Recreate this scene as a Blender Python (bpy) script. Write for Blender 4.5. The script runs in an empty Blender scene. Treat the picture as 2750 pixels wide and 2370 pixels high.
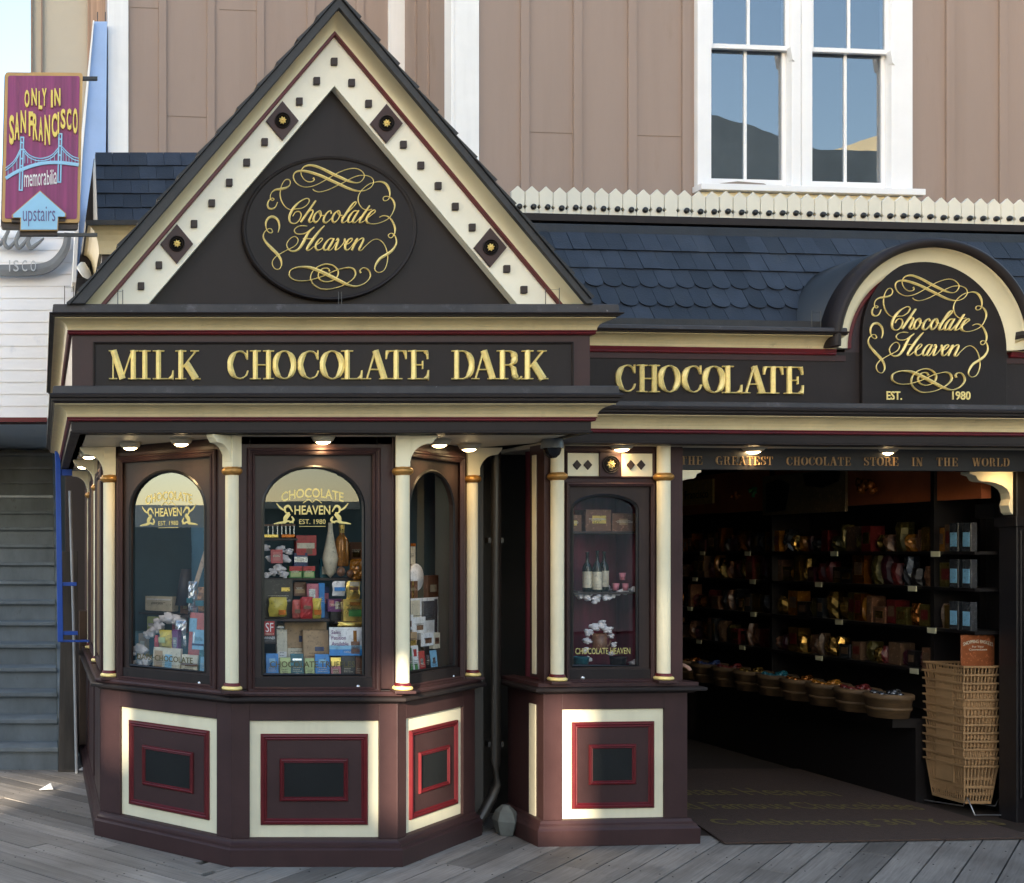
import bpy, bmesh, math, random
from mathutils import Matrix, Vector
R = math.radians
random.seed(7)
scene = bpy.context.scene
# ------------------------------------------------------------------ camera, sky, sun, exposure
W_PX, H_PX, F_PX, XC, YH, EYE = 2750.0, 2370.0, 3070.0, 110.0, 1480.0, 1.65
cd = bpy.data.cameras.new('camera'); cam = bpy.data.objects.new('camera', cd)
scene.collection.objects.link(cam); scene.camera = cam
cam.location = (0, 0, EYE); cam.rotation_euler = (R(90), 0, 0)
cd.sensor_fit = 'HORIZONTAL'; cd.sensor_width = 36.0
cd.lens = F_PX / W_PX * 36.0
cd.shift_x = (W_PX / 2 - XC) / W_PX
cd.shift_y = (YH - H_PX / 2) / W_PX
cd.clip_start = 0.05; cd.clip_end = 2000
SUN_EL, SUN_AZ = 12.0, (-0.498, -0.867)          # towards the sun
world = bpy.data.worlds.new('World'); scene.world = world; world.use_nodes = True
wn = world.node_tree.nodes; wl = world.node_tree.links
sky = wn.new('ShaderNodeTexSky'); sky.sky_type = 'NISHITA'; sky.sun_disc = False
sky.sun_elevation = R(SUN_EL); sky.sun_rotation = math.atan2(SUN_AZ[0], SUN_AZ[1])
sky.air_density = 1.0; sky.dust_density = 1.0; sky.ozone_density = 1.0
bg = wn['Background']; bg.inputs['Strength'].default_value = 0.15
wl.new(sky.outputs['Color'], bg.inputs['Color'])
sd = bpy.data.lights.new('sun', 'SUN'); sun = bpy.data.objects.new('sun', sd)
scene.collection.objects.link(sun); sd.energy = 5.0; sd.angle = R(0.55); sd.color = (1.0, 0.87, 0.68)
tosun = Vector((SUN_AZ[0]*math.cos(R(SUN_EL)), SUN_AZ[1]*math.cos(R(SUN_EL)), math.sin(R(SUN_EL))))
sun.rotation_euler = tosun.to_track_quat('Z', 'Y').to_euler()
sun.location = (10, -12, 12)
vs = scene.view_settings
vs.view_transform = 'Standard'; vs.look = 'None'; vs.exposure = 2.0; vs.gamma = 1.0
try:
    scene.cycles.max_bounces = 8; scene.cycles.transparent_max_bounces = 16
    scene.cycles.use_denoising = True
except Exception: pass

# ------------------------------------------------------------------ materials
MATS = {}
def mat(name, col, rough=0.5, metal=0.0, var=0.12, vscale=4.0, bump=0.15, bscale=60.0, spec=0.5, stretch=None, dirt=None, coat=0.0, chips=None, island=0.0, streak=None):
    if name in MATS: return MATS[name]
    m = bpy.data.materials.new(name); m.use_nodes = True; MATS[name] = m
    n = m.node_tree.nodes; l = m.node_tree.links; p = n['Principled BSDF']
    p.inputs['Roughness'].default_value = rough; p.inputs['Metallic'].default_value = metal
    p.inputs['Specular IOR Level'].default_value = spec
    if coat: p.inputs['Coat Weight'].default_value = coat
    geo = n.new('ShaderNodeNewGeometry')
    mp = n.new('ShaderNodeMapping'); l.new(geo.outputs['Position'], mp.inputs['Vector'])
    if stretch: mp.inputs['Scale'].default_value = stretch
    t = n.new('ShaderNodeTexNoise'); t.inputs['Scale'].default_value = vscale; t.inputs['Detail'].default_value = 6; t.inputs['Roughness'].default_value = 0.65
    l.new(mp.outputs['Vector'], t.inputs['Vector'])
    r = n.new('ShaderNodeMapRange'); r.inputs['From Min'].default_value = 0.3; r.inputs['From Max'].default_value = 0.7
    r.inputs['To Min'].default_value = 1 - var; r.inputs['To Max'].default_value = 1 + var
    l.new(t.outputs['Fac'], r.inputs['Value'])
    mx = n.new('ShaderNodeVectorMath'); mx.operation = 'SCALE'
    mx.inputs[0].default_value = col; l.new(r.outputs['Result'], mx.inputs['Scale'])
    out = mx.outputs['Vector']
    if dirt:
        t2 = n.new('ShaderNodeTexNoise'); t2.inputs['Scale'].default_value = dirt[1]; t2.inputs['Detail'].default_value = 8; t2.inputs['Roughness'].default_value = 0.7
        l.new(mp.outputs['Vector'], t2.inputs['Vector'])
        r2 = n.new('ShaderNodeMapRange'); r2.inputs['From Min'].default_value = dirt[2]; r2.inputs['From Max'].default_value = dirt[2] + 0.12
        l.new(t2.outputs['Fac'], r2.inputs['Value'])
        mc = n.new('ShaderNodeMix'); mc.data_type = 'RGBA'
        l.new(r2.outputs['Result'], mc.inputs['Factor']); l.new(out, mc.inputs['A']); mc.inputs['B'].default_value = (*dirt[0], 1)
        out = mc.outputs['Result']
    def mask(scale, lo, wid, col2, vec=None, amt=1.0, det=5):
        nonlocal out
        t4 = n.new('ShaderNodeTexNoise'); t4.inputs['Scale'].default_value = scale; t4.inputs['Detail'].default_value = det; t4.inputs['Roughness'].default_value = 0.6
        l.new(vec or geo.outputs['Position'], t4.inputs['Vector'])
        r4 = n.new('ShaderNodeMapRange'); r4.inputs['From Min'].default_value = lo; r4.inputs['From Max'].default_value = lo + wid; r4.inputs['To Max'].default_value = amt
        l.new(t4.outputs['Fac'], r4.inputs['Value'])
        m4 = n.new('ShaderNodeMix'); m4.data_type = 'RGBA'
        l.new(r4.outputs['Result'], m4.inputs['Factor']); l.new(out, m4.inputs['A']); m4.inputs['B'].default_value = (*col2, 1); out = m4.outputs['Result']
    if streak:
        m5 = n.new('ShaderNodeMapping'); m5.inputs['Scale'].default_value = (1, 1, 0.06); l.new(geo.outputs['Position'], m5.inputs['Vector'])
        mask(streak[1], streak[2], 0.25, streak[0], m5.outputs['Vector'], streak[3])
    if chips: mask(chips[1], chips[2], 0.015, chips[0])
    if island:
        r6 = n.new('ShaderNodeMapRange'); r6.inputs['To Min'].default_value = 1 - island; r6.inputs['To Max'].default_value = 1 + island
        l.new(geo.outputs['Random Per Island'], r6.inputs['Value'])
        v6 = n.new('ShaderNodeVectorMath'); v6.operation = 'SCALE'; l.new(out, v6.inputs[0]); l.new(r6.outputs['Result'], v6.inputs['Scale']); out = v6.outputs['Vector']
    l.new(out, p.inputs['Base Color'])
    r3 = n.new('ShaderNodeMapRange'); r3.inputs['To Min'].default_value = max(0.02, rough - 0.1); r3.inputs['To Max'].default_value = min(1, rough + 0.12)
    l.new(t.outputs['Fac'], r3.inputs['Value']); l.new(r3.outputs['Result'], p.inputs['Roughness'])
    if bump:
        t3 = n.new('ShaderNodeTexNoise'); t3.inputs['Scale'].default_value = bscale; t3.inputs['Detail'].default_value = 4
        l.new(mp.outputs['Vector'], t3.inputs['Vector'])
        b = n.new('ShaderNodeBump'); b.inputs['Strength'].default_value = bump; b.inputs['Distance'].default_value = 0.004
        l.new(t3.outputs['Fac'], b.inputs['Height']); l.new(b.outputs['Normal'], p.inputs['Normal'])
    return m
def emit(name, col, s):
    if name in MATS: return MATS[name]
    m = bpy.data.materials.new(name); m.use_nodes = True; MATS[name] = m
    p = m.node_tree.nodes['Principled BSDF']; p.inputs['Base Color'].default_value = (*col, 1)
    p.inputs['Emission Color'].default_value = (*col, 1); p.inputs['Emission Strength'].default_value = s
    return m
def glass(name, ior, tint=(1, 1, 1), wav=0.0):
    if name in MATS: return MATS[name]
    m = bpy.data.materials.new(name); m.use_nodes = True; MATS[name] = m
    n = m.node_tree.nodes; l = m.node_tree.links
    for x in list(n):
        if x.type == 'BSDF_PRINCIPLED': n.remove(x)
    o = [x for x in n if x.type == 'OUTPUT_MATERIAL'][0]
    tr = n.new('ShaderNodeBsdfTransparent'); tr.inputs['Color'].default_value = (*tint, 1)
    gl = n.new('ShaderNodeBsdfGlossy'); gl.inputs['Roughness'].default_value = 0.0; gl.inputs['Color'].default_value = (1, 1, 1, 1)
    fr = n.new('ShaderNodeFresnel'); gb = n.new('ShaderNodeNewGeometry')
    e1 = n.new('ShaderNodeMath'); e1.operation = 'MULTIPLY_ADD'; l.new(gb.outputs['Backfacing'], e1.inputs[0]); e1.inputs[1].default_value = -2; e1.inputs[2].default_value = 1
    e2 = n.new('ShaderNodeMath'); e2.operation = 'POWER'; e2.inputs[0].default_value = ior; l.new(e1.outputs[0], e2.inputs[1]); l.new(e2.outputs[0], fr.inputs['IOR'])
    mx = n.new('ShaderNodeMixShader')
    l.new(fr.outputs['Fac'], mx.inputs['Fac']); l.new(tr.outputs['BSDF'], mx.inputs[1]); l.new(gl.outputs['BSDF'], mx.inputs[2])
    l.new(mx.outputs['Shader'], o.inputs['Surface'])
    if wav:
        t = n.new('ShaderNodeTexNoise'); t.inputs['Scale'].default_value = 2.0
        g = n.new('ShaderNodeNewGeometry'); l.new(g.outputs['Position'], t.inputs['Vector'])
        b = n.new('ShaderNodeBump'); b.inputs['Strength'].default_value = wav; b.inputs['Distance'].default_value = 0.02
        l.new(t.outputs['Fac'], b.inputs['Height']); l.new(b.outputs['Normal'], gl.inputs['Normal'])
    return m

PLUM = mat('plum_paint', (0.050, 0.0225, 0.0215), 0.45, var=0.16, spec=.35, dirt=((0.085, 0.050, 0.045), 22, 0.66), chips=((.17, .12, .11), 38, .745), streak=((.035, .018, .018), 9, .52, .5))
CHAR = mat('charcoal_paint', (0.024, 0.0175, 0.0165), 0.5, var=0.18, spec=.25, dirt=((0.05, 0.043, 0.042), 18, 0.68), chips=((.10, .095, .09), 42, .76), streak=((.014, .010, .010), 7, .52, .5))
LEDGE = mat('weathered_charcoal_ledge', (0.048, 0.042, 0.042), 0.55, var=0.35, vscale=6, spec=.4, dirt=((0.11, 0.10, 0.105), 9, 0.58), chips=((.2, .19, .19), 30, .72))
FRAME = mat('dark_umber_paint', (0.042, 0.028, 0.025), 0.45, var=0.15, spec=.3, streak=((.028, .018, .016), 8, .5, .6))
CREAM = mat('cream_paint', (0.84, 0.755, 0.53), 0.45, var=0.06, dirt=((0.60, 0.51, 0.35), 14, 0.66), chips=((.36, .28, .2), 45, .765), streak=((.66, .58, .40), 8, .50, .5))
BUTTER = mat('butter_yellow_paint', (0.62, 0.50, 0.28), 0.45, var=0.10, vscale=5, dirt=((0.36, 0.28, 0.16), 9, 0.64), streak=((.42, .33, .18), 9, .55, .5))
OXB = mat('oxblood_paint', (0.115, 0.008, 0.011), 0.38, var=0.2, spec=.4, chips=((.3, .12, .1), 50, .76))
GOLD = mat('gold_leaf', (1.0, 0.78, 0.30), 0.38, metal=0.22, var=0.14, vscale=30, bump=0.3, bscale=90)
OLDGOLD = mat('antique_gold_paint', (0.46, 0.23, 0.06), 0.34, metal=0.5, var=0.25, vscale=30)
SLATE = mat('slate_shingle', (0.018, 0.023, 0.034), 0.55, var=0.35, vscale=9, bump=0.5, bscale=120, spec=0.5, island=.38, chips=((.16, .16, .17), 20, .775), streak=((.032, .036, .042), 5, .52, .7))
SLATE2 = mat('slate_shingle_edge', (0.028, 0.027, 0.028), 0.6, var=0.35, vscale=9, bump=0.4, bscale=120, island=.3, chips=((.12, .11, .1), 30, .73))
TAN = mat('tan_siding', (0.302, 0.230, 0.194), 0.75, var=0.06, vscale=1.5, stretch=(1, 1, 0.25), dirt=((0.27, 0.20, 0.16), 3.0, 0.60), streak=((.250, .186, .152), 6, .50, .40), chips=((.2, .15, .12), 26, .775), bump=.25)
WHITE = mat('white_trim_paint', (0.80, 0.80, 0.80), 0.5, var=0.04, dirt=((0.55, 0.53, 0.5), 12, 0.70), streak=((.62, .62, .62), 7, .52, .5))
BLACK = mat('black_paint', (0.008, 0.008, 0.009), 0.35)
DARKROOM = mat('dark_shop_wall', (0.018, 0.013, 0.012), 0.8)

# ------------------------------------------------------------------ frames and mesh collector
class Fr:
    def __init__(s, x0, y0, th=0.0):
        s.x0, s.y0, s.c, s.s = x0, y0, math.cos(th), math.sin(th)
        s.M = Matrix.Translation((x0, y0, 0)) @ Matrix.Rotation(th, 4, 'Z')
    def u(s, px, v=0.0):
        k = (px - XC) / F_PX
        return (k * (s.y0 + v * s.c) - s.x0 + v * s.s) / (s.c - k * s.s)
    def uz(s, px, py, v=0.0):
        u = s.u(px, v); Y = s.y0 + u * s.s + v * s.c
        return u, EYE + (YH - py) * Y / F_PX
    def z(s, px, py, v=0.0): return s.uz(px, py, v)[1]
ID = Fr(0, 0)
def catmull(pts, n=8, closed=False):
    out = []; P = [tuple(p) for p in pts]
    if len(P) < 3: return P
    for i in range(len(P) - 1):
        p0 = P[max(i - 1, 0)]; p1 = P[i]; p2 = P[i + 1]; p3 = P[min(i + 2, len(P) - 1)]
        for k in range(n):
            t = k / n
            out.append(tuple(0.5 * ((2 * b) + (c - a) * t + (2 * a - 5 * b + 4 * c - d) * t * t + (3 * b - a - 3 * c + d) * t ** 3)
                             for a, b, c, d in zip(p0, p1, p2, p3)))
    out.append(P[-1]); return out
class B:
    def __init__(s, fr=ID): s.fr = fr; s.v = []; s.f = []; s.sm = []; s.uv = None
    def add(s, vs_, fs, smooth=False):
        o = len(s.v); M = s.fr.M
        s.v += [M @ Vector(p) for p in vs_]
        s.f += [tuple(o + i for i in f) for f in fs]; s.sm += [smooth] * len(fs); return s
    def box(s, x0, x1, y0, y1, z0, z1):
        return s.add([(x0, y0, z0), (x1, y0, z0), (x1, y1, z0), (x0, y1, z0), (x0, y0, z1), (x1, y0, z1), (x1, y1, z1), (x0, y1, z1)],
                     [(0, 3, 2, 1), (4, 5, 6, 7), (0, 1, 5, 4), (1, 2, 6, 5), (2, 3, 7, 6), (3, 0, 4, 7)])
    def ex2(s, vv, ff, y0, y1, smooth=False):
        """2D faces (x,z) thickened from y0 to y1"""
        n = len(vv); cnt = {}
        for f in ff:
            for a, b in zip(f, f[1:] + f[:1]):
                k = (min(a, b), max(a, b)); cnt.setdefault(k, []).append((a, b))
        fs = [tuple(f) for f in ff] + [tuple(n + i for i in reversed(f)) for f in ff]
        for k, e in cnt.items():
            if len(e) == 1:
                a, b = e[0]; fs.append((b, a, n + a, n + b))
        return s.add([(x, y0, z) for x, z in vv] + [(x, y1, z) for x, z in vv], fs, smooth)
    def prism(s, poly, y0, y1): return s.ex2(list(poly), [tuple(range(len(poly)))], y0, y1)
    def prism_m(s, poly, z0, z1):
        n = len(poly)
        return s.add([(x, y, z0) for x, y in poly] + [(x, y, z1) for x, y in poly],
                     [tuple(range(n)), tuple(reversed(range(n, 2 * n)))] + [(i, (i + 1) % n, n + (i + 1) % n, n + i) for i in range(n)])
    def lathe(s, prof, cx, cy, n=20, z0=0.0, ax='z', smooth=True):
        vv = []; m = len(prof)
        for i in range(n):
            a = 2 * math.pi * i / n; ca, sa = math.cos(a), math.sin(a)
            for r, h in prof:
                if ax == 'z': vv.append((cx + r * ca, cy + r * sa, z0 + h))
                elif ax == 'y': vv.append((cx + r * ca, h, cy + r * sa))       # cy = z centre, axis along depth
                else: vv.append((h, cx + r * ca, cy + r * sa))
        ff = [(i * m + j, ((i + 1) % n) * m + j, ((i + 1) % n) * m + j + 1, i * m + j + 1) for i in range(n) for j in range(m - 1)]
        s.add(vv, ff, smooth)
        if prof[0][0] > 1e-6: s.add([vv[i * m] for i in range(n)], [tuple(range(n))])
        if prof[-1][0] > 1e-6: s.add([vv[i * m + m - 1] for i in range(n)], [tuple(range(n))])
        return s
    def tube(s, pts, r, n=8):
        P = [Vector(p) for p in pts]; vv = []; m = len(P)
        for i, p in enumerate(P):
            d = (P[min(i + 1, m - 1)] - P[max(i - 1, 0)]).normalized()
            a = d.cross(Vector((0, 0, 1)));
            if a.length < 1e-3: a = d.cross(Vector((0, 1, 0)))
            a.normalize(); b = d.cross(a)
            rr = r[i] if isinstance(r, (list, tuple)) else r
            for k in range(n):
                t = 2 * math.pi * k / n; vv.append(tuple(p + a * rr * math.cos(t) + b * rr * math.sin(t)))
        ff = [(i * n + k, i * n + (k + 1) % n, (i + 1) * n + (k + 1) % n, (i + 1) * n + k) for i in range(m - 1) for k in range(n)]
        s.add(vv, ff, True); s.add(vv[:n], [tuple(range(n))]); s.add(vv[-n:], [tuple(range(n))]); return s
    def sweep(s, prof, path, left=True):
        """closed profile (out,z) swept along plan polyline; out is to the viewer's side (right of travel +x => -y)"""
        P = [Vector(p) for p in path]; m = len(P); k = len(prof); vv = []
        def nrm(a, b):
            d = (b - a).normalized(); return Vector((d.y, -d.x))
        for i, p in enumerate(P):
            if i == 0: o = nrm(P[0], P[1]); sc = 1
            elif i == m - 1: o = nrm(P[-2], P[-1]); sc = 1
            else:
                a, b = nrm(P[i - 1], P[i]), nrm(P[i], P[i + 1]); o = (a + b).normalized(); sc = 1 / max(0.3, o.dot(a))
            for q, z in prof: vv.append((p.x + o.x * q * sc, p.y + o.y * q * sc, z))
        ff = [(i * k + j, i * k + (j + 1) % k, (i + 1) * k + (j + 1) % k, (i + 1) * k + j) for i in range(m - 1) for j in range(k)]
        s.add(vv, ff); s.add(vv[:k], [tuple(range(k))]); s.add(vv[-k:], [tuple(range(k))]); return s
    def ribbon(s, pts, y, t=0.004, h=0.006, wmin=0.0):
        """raised stroke with a ridge: pts (x,z,width)"""
        m = len(pts); vv = []
        for i, (x, z, w) in enumerate(pts):
            a, b = pts[max(i - 1, 0)], pts[min(i + 1, m - 1)]
            dx, dz = b[0] - a[0], b[1] - a[1]; L = math.hypot(dx, dz) or 1
            nx, nz = -dz / L, dx / L; w = max(w, wmin) / 2; hh = min(h, w * 1.2)
            vv += [(x + nx * w, y, z + nz * w), (x + nx * w, y - t, z + nz * w), (x, y - t - hh, z), (x - nx * w, y - t, z - nz * w), (x - nx * w, y, z - nz * w)]
        ff = [(i * 5 + j, i * 5 + j + 1, i * 5 + 5 + j + 1, i * 5 + 5 + j) for i in range(m - 1) for j in range(4)]
        ff += [(0, 1, 2, 3, 4), tuple((m - 1) * 5 + j for j in (4, 3, 2, 1, 0))]
        return s.add(vv, ff)
    def frame_mould(s, u0, u1, z0, z1, w, h, v):
        """mitred rectangular moulding, width w inward, height h towards the viewer"""
        prof = [(0, 0), (0, h * .55), (w * .18, h * .9), (w * .38, h), (w * .5, h * .72), (w * .62, h * .62), (w * .78, h * .75), (w, h * .3), (w, 0)]
        k = len(prof); vv = []
        for cx, cz, sx, sz in ((u0, z0, 1, 1), (u1, z0, -1, 1), (u1, z1, -1, -1), (u0, z1, 1, -1)):
            for a, d in prof: vv.append((cx + sx * a, v - d, cz + sz * a))
        ff = [(i * k + j, i * k + j + 1, ((i + 1) % 4) * k + j + 1, ((i + 1) % 4) * k + j) for i in range(4) for j in range(k - 1)]
        return s.add(vv, ff)
    def blob(s, c, r, n=10, seed=0, amp=0.25):
        rd = random.Random(seed); m = n // 2 + 2; vv = []
        ph = [rd.uniform(0, 6) for _ in range(6)]
        for i in range(m + 1):
            th = math.pi * i / m
            for j in range(n):
                a = 2 * math.pi * j / n
                q = 1 + amp * (math.sin(3 * a + ph[0] + 2 * th) * math.sin(2 * th + ph[1]) + .6 * math.sin(5 * a + ph[2]) * math.sin(3 * th + ph[3])) * math.sin(th)
                vv.append((c[0] + r[0] * q * math.sin(th) * math.cos(a), c[1] + r[1] * q * math.sin(th) * math.sin(a), c[2] + r[2] * q * math.cos(th)))
        ff = [(i * n + j, i * n + (j + 1) % n, (i + 1) * n + (j + 1) % n, (i + 1) * n + j) for i in range(m) for j in range(n)]
        return s.add(vv, ff, True)
    def text(s, body, x0, x1, z0, z1, y, ext=0.001, warp=None, bold=0.0, segs=None):
        cu = bpy.data.curves.new('t', 'FONT'); cu.body = body; cu.extrude = 0.0; cu.offset = bold; cu.resolution_u = 3
        ob = bpy.data.objects.new('t', cu); scene.collection.objects.link(ob)
        dg = bpy.context.evaluated_depsgraph_get(); me = bpy.data.meshes.new_from_object(ob.evaluated_get(dg))
        vv = [(q.co.x, q.co.y) for q in me.vertices]; ff = [tuple(p.vertices) for p in me.polygons]
        bpy.data.objects.remove(ob); bpy.data.curves.remove(cu); bpy.data.meshes.remove(me)
        if not vv: return s
        ax, bx = min(q[0] for q in vv), max(q[0] for q in vv); az, bz = min(q[1] for q in vv), max(q[1] for q in vv)
        vv = [(x0 + (x - ax) / (bx - ax) * (x1 - x0), z0 + (z - az) / (bz - az) * (z1 - z0)) for x, z in vv]
        if warp: vv = [warp(x, z) for x, z in vv]
        if ext <= 0: return s.add([(x, y, z) for x, z in vv], ff)
        return s.ex2(vv, ff, y - ext, y)
    def build(s, name, m, parent=None, bevel=0.0, bseg=2, label=None, cat=None, group=None, kind=None, loc=None, uv=None):
        me = bpy.data.meshes.new(name)
        if parent is not None: base = ORG[parent.name]
        elif loc is not None: base = Vector(loc)
        else:
            xs = [p.x for p in s.v]; ys = [p.y for p in s.v]; zs = [p.z for p in s.v]
            base = Vector(((min(xs) + max(xs)) / 2, (min(ys) + max(ys)) / 2, min(zs)))
            if kind == 'structure': base = Vector((0, 0, 0))
        me.from_pydata([tuple(p - base) for p in s.v], [], s.f); me.validate()
        if len(me.polygons) == len(s.sm): me.polygons.foreach_set('use_smooth', s.sm)
        bm = bmesh.new(); bm.from_mesh(me); bmesh.ops.recalc_face_normals(bm, faces=bm.faces); bm.to_mesh(me); bm.free()
        me.materials.append(m)
        o = bpy.data.objects.new(name, me); scene.collection.objects.link(o)
        if parent is not None: o.parent = parent; ORG[o.name] = base
        else: o.location = base; ORG[o.name] = base
        if bevel:
            bv = o.modifiers.new('bevel', 'BEVEL'); bv.width = bevel; bv.segments = bseg; bv.limit_method = 'ANGLE'; bv.angle_limit = R(40)
        tag(o, label, cat, group, kind)
        return o
ORG = {}
def tag(o, label=None, cat=None, group=None, kind=None):
    if label: o['label'] = label
    if cat: o['category'] = cat
    if group: o['group'] = group
    if kind: o['kind'] = kind
    return o
def empty(name, loc, label, cat, group=None):
    o = bpy.data.objects.new(name, None); scene.collection.objects.link(o); o.location = loc; o.empty_display_size = 0.1
    ORG[o.name] = Vector(loc); return tag(o, label, cat, group)
def rot_part(o, parent): o.parent = parent
# ------------------------------------------------------------------ lettering tools
# serif capitals: strokes (points, widths) in a unit cap height; thick stems, hairlines, serifs
TH, HL = 0.17, 0.045
def _st(x, w=TH, z0=0.0, z1=1.0): return [(x, z0, w), (x, z1, w)]
def _hz(x0, x1, z, w=HL): return [(x0, z, w), (x1, z, w)]
def _sf(x, z, r=0.14): return _hz(x - r, x + r, z + (HL / 2 if z < .5 else -HL / 2))
def _bowl(cx, cz, rx, rz, a0, a1, thick=TH, thin=HL, n=22):
    o = []
    for i in range(n + 1):
        a = R(a0 + (a1 - a0) * i / n); w = thin + (thick * 1.08 - thin) * abs(math.cos(a)) ** 1.6
        o.append((cx + rx * math.cos(a), cz + rz * math.sin(a), w))
    return o
GL = {
 'M': (0.95, [[(0.16, 0, HL), (0.16, 1, HL)], [(0.17, 1, TH), (0.46, 0.02, TH)], [(0.46, 0.02, HL), (0.76, 1, HL)], _st(0.80), _sf(0.16, 0, .13), _sf(0.80, 0, .17), _hz(0.02, 0.24, 0.98), _hz(0.70, 0.96, 0.98)]),
 'I': (0.42, [_st(0.21), _sf(0.21, 0, .19), _sf(0.21, 1, .19)]),
 'L': (0.72, [_st(0.21), _sf(0.21, 0, .19), _sf(0.21, 1, .19), _hz(0.2, 0.68, HL / 2), [(0.69, 0.31, HL), (0.67, 0.14, 0.07), (0.62, 0.02, 0.14)]]),
 'K': (0.84, [_st(0.20), _sf(0.20, 0, .18), _sf(0.20, 1, .18), [(0.70, 0.98, HL), (0.28, 0.42, HL)], [(0.38, 0.56, TH), (0.70, 0.02, TH)], _sf(0.66, 1, .14), _sf(0.70, 0, .15)]),
 'C': (0.72, [_bowl(0.42, 0.5, 0.33, 0.47, 70, 290), [(0.53, 0.94, HL), (0.62, 0.86, .06), (0.66, 0.72, .06)], [(0.53, 0.06, HL), (0.63, 0.14, HL), (0.69, 0.30, HL)], [(0.67, 1.0, HL), (0.67, 0.68, HL)]]),
 'H': (0.84, [_st(0.20), _st(0.64), _hz(0.2, 0.64, 0.5), _sf(0.2, 0, .18), _sf(0.2, 1, .18), _sf(0.64, 0, .18), _sf(0.64, 1, .18)]),
 'O': (0.80, [_bowl(0.40, 0.5, 0.32, 0.475, 0, 360, n=36)]),
 'A': (0.84, [[(0.12, 0.02, HL), (0.40, 1.0, HL)], [(0.40, 1.0, TH), (0.70, 0.02, TH)], _hz(0.22, 0.6, 0.34), _sf(0.12, 0, .13), _sf(0.70, 0, .17)]),
 'T': (0.74, [_st(0.37), _sf(0.37, 0, .2), _hz(0.04, 0.70, 0.978), [(0.045, 0.70, HL), (0.06, 0.86, .07), (0.09, 0.97, .10)], [(0.695, 0.70, HL), (0.68, 0.86, .07), (0.65, 0.97, .10)]]),
 'E': (0.76, [_st(0.21), _hz(0.02, 0.68, HL / 2), _hz(0.02, 0.66, 1 - HL / 2), _hz(0.2, 0.5, 0.5), [(0.69, 0.32, HL), (0.67, 0.14, .07), (0.62, 0.02, .14)], [(0.67, 0.70, HL), (0.65, 0.86, .07), (0.60, 0.97, .12)], [(0.5, 0.36, HL), (0.5, 0.64, HL)]]),
 'D': (0.84, [_st(0.20), _hz(0.02, 0.42, HL / 2), _hz(0.02, 0.42, 1 - HL / 2), _bowl(0.40, 0.5, 0.33, 0.477, -90, 90)]),
 'R': (0.84, [_st(0.20), _sf(0.20, 0, .18), _hz(0.02, 0.42, 1 - HL / 2), _bowl(0.40, 0.74, 0.20, 0.235, -90, 90, n=14), _hz(0.2, 0.42, 0.5), [(0.42, 0.5, HL), (0.56, 0.38, .13), (0.60, 0.16, .15), (0.68, 0.03, .1), (0.76, 0.02, HL), (0.82, 0.1, HL)]]),
 'G': (0.80, [_bowl(0.42, 0.5, 0.33, 0.47, 70, 290), [(0.53, 0.94, HL), (0.62, 0.86, .06), (0.66, 0.72, .06)], _st(0.66, .13, 0.03, 0.42), _hz(0.5, 0.80, 0.42), [(0.53, 0.05, HL), (0.66, 0.12, HL)]]),
 'S': (0.62, [[(0.52, 0.70, HL), (0.46, 0.90, .06), (0.30, 0.975, HL), (0.12, 0.86, .11), (0.12, 0.68, .16), (0.32, 0.52, .18), (0.50, 0.36, .17), (0.52, 0.16, .12), (0.34, 0.025, HL), (0.16, 0.08, .06), (0.08, 0.30, HL)], [(0.52, 0.98, HL), (0.52, 0.68, HL)], [(0.08, 0.02, HL), (0.08, 0.32, HL)]]),
 'N': (0.84, [[(0.16, 0, HL), (0.16, 1, HL)], [(0.14, 0.99, TH), (0.68, 0.02, TH)], [(0.70, 0, HL), (0.70, 1, HL)], _sf(0.16, 0, .13), _sf(0.70, 1, .13), _hz(0.0, 0.2, 0.978)]),
 'W': (1.10, [[(0.12, 0.98, TH), (0.34, 0.02, TH)], [(0.34, 0.02, HL), (0.56, 0.98, HL)], [(0.54, 0.98, TH), (0.76, 0.02, TH)], [(0.76, 0.02, HL), (0.98, 0.98, HL)], _sf(0.12, 1, .13), _sf(0.54, 1, .12), _sf(0.98, 1, .1)]),
}
def glyph(b, ch, x0, x1, z0, z1, v, t, h):
    w, st = GL[ch]; sx = (x1 - x0) / w; sz = z1 - z0
    for k, q in enumerate(st):
        if len(q) == 2: pts = q
        else: pts = catmull(q, 3) if len(q) < 15 else q
        q2 = []
        for i, (x, z, ww) in enumerate(pts):
            # scale stroke width by direction: vertical strokes follow sx, horizontal ones sz
            a, c = pts[max(i - 1, 0)], pts[min(i + 1, len(pts) - 1)]
            dx, dz = abs(c[0] - a[0]), abs(c[1] - a[1]); L = math.hypot(dx, dz) or 1
            q2.append((x0 + x * sx, z0 + z * sz, ww * (sx * .94 * dz / L + sz * dx / L) if dz > dx else ww * sz))
        b.ribbon(q2, v, t + k * 0.00015, h)
def word(fr, s, u0, u1, z0, z1, v, t=0.006, h=0.008, parent=None, m=None, spans=None, gap=0.02):
    """capitals as separate letter meshes; spans = explicit (u0,u1) per letter"""
    if spans is None:
        tot = sum(GL[c][0] for c in s) + gap * (len(s) - 1); x = u0; spans = []
        for c in s:
            w = GL[c][0] / tot * (u1 - u0); spans.append((x, x + w)); x += w + gap / tot * (u1 - u0)
    for c, (a, d) in zip(s, spans):
        b = B(fr); glyph(b, c, a, d, z0, z1, v, t, h); b.build('letter', m or GOLD, parent)

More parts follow.
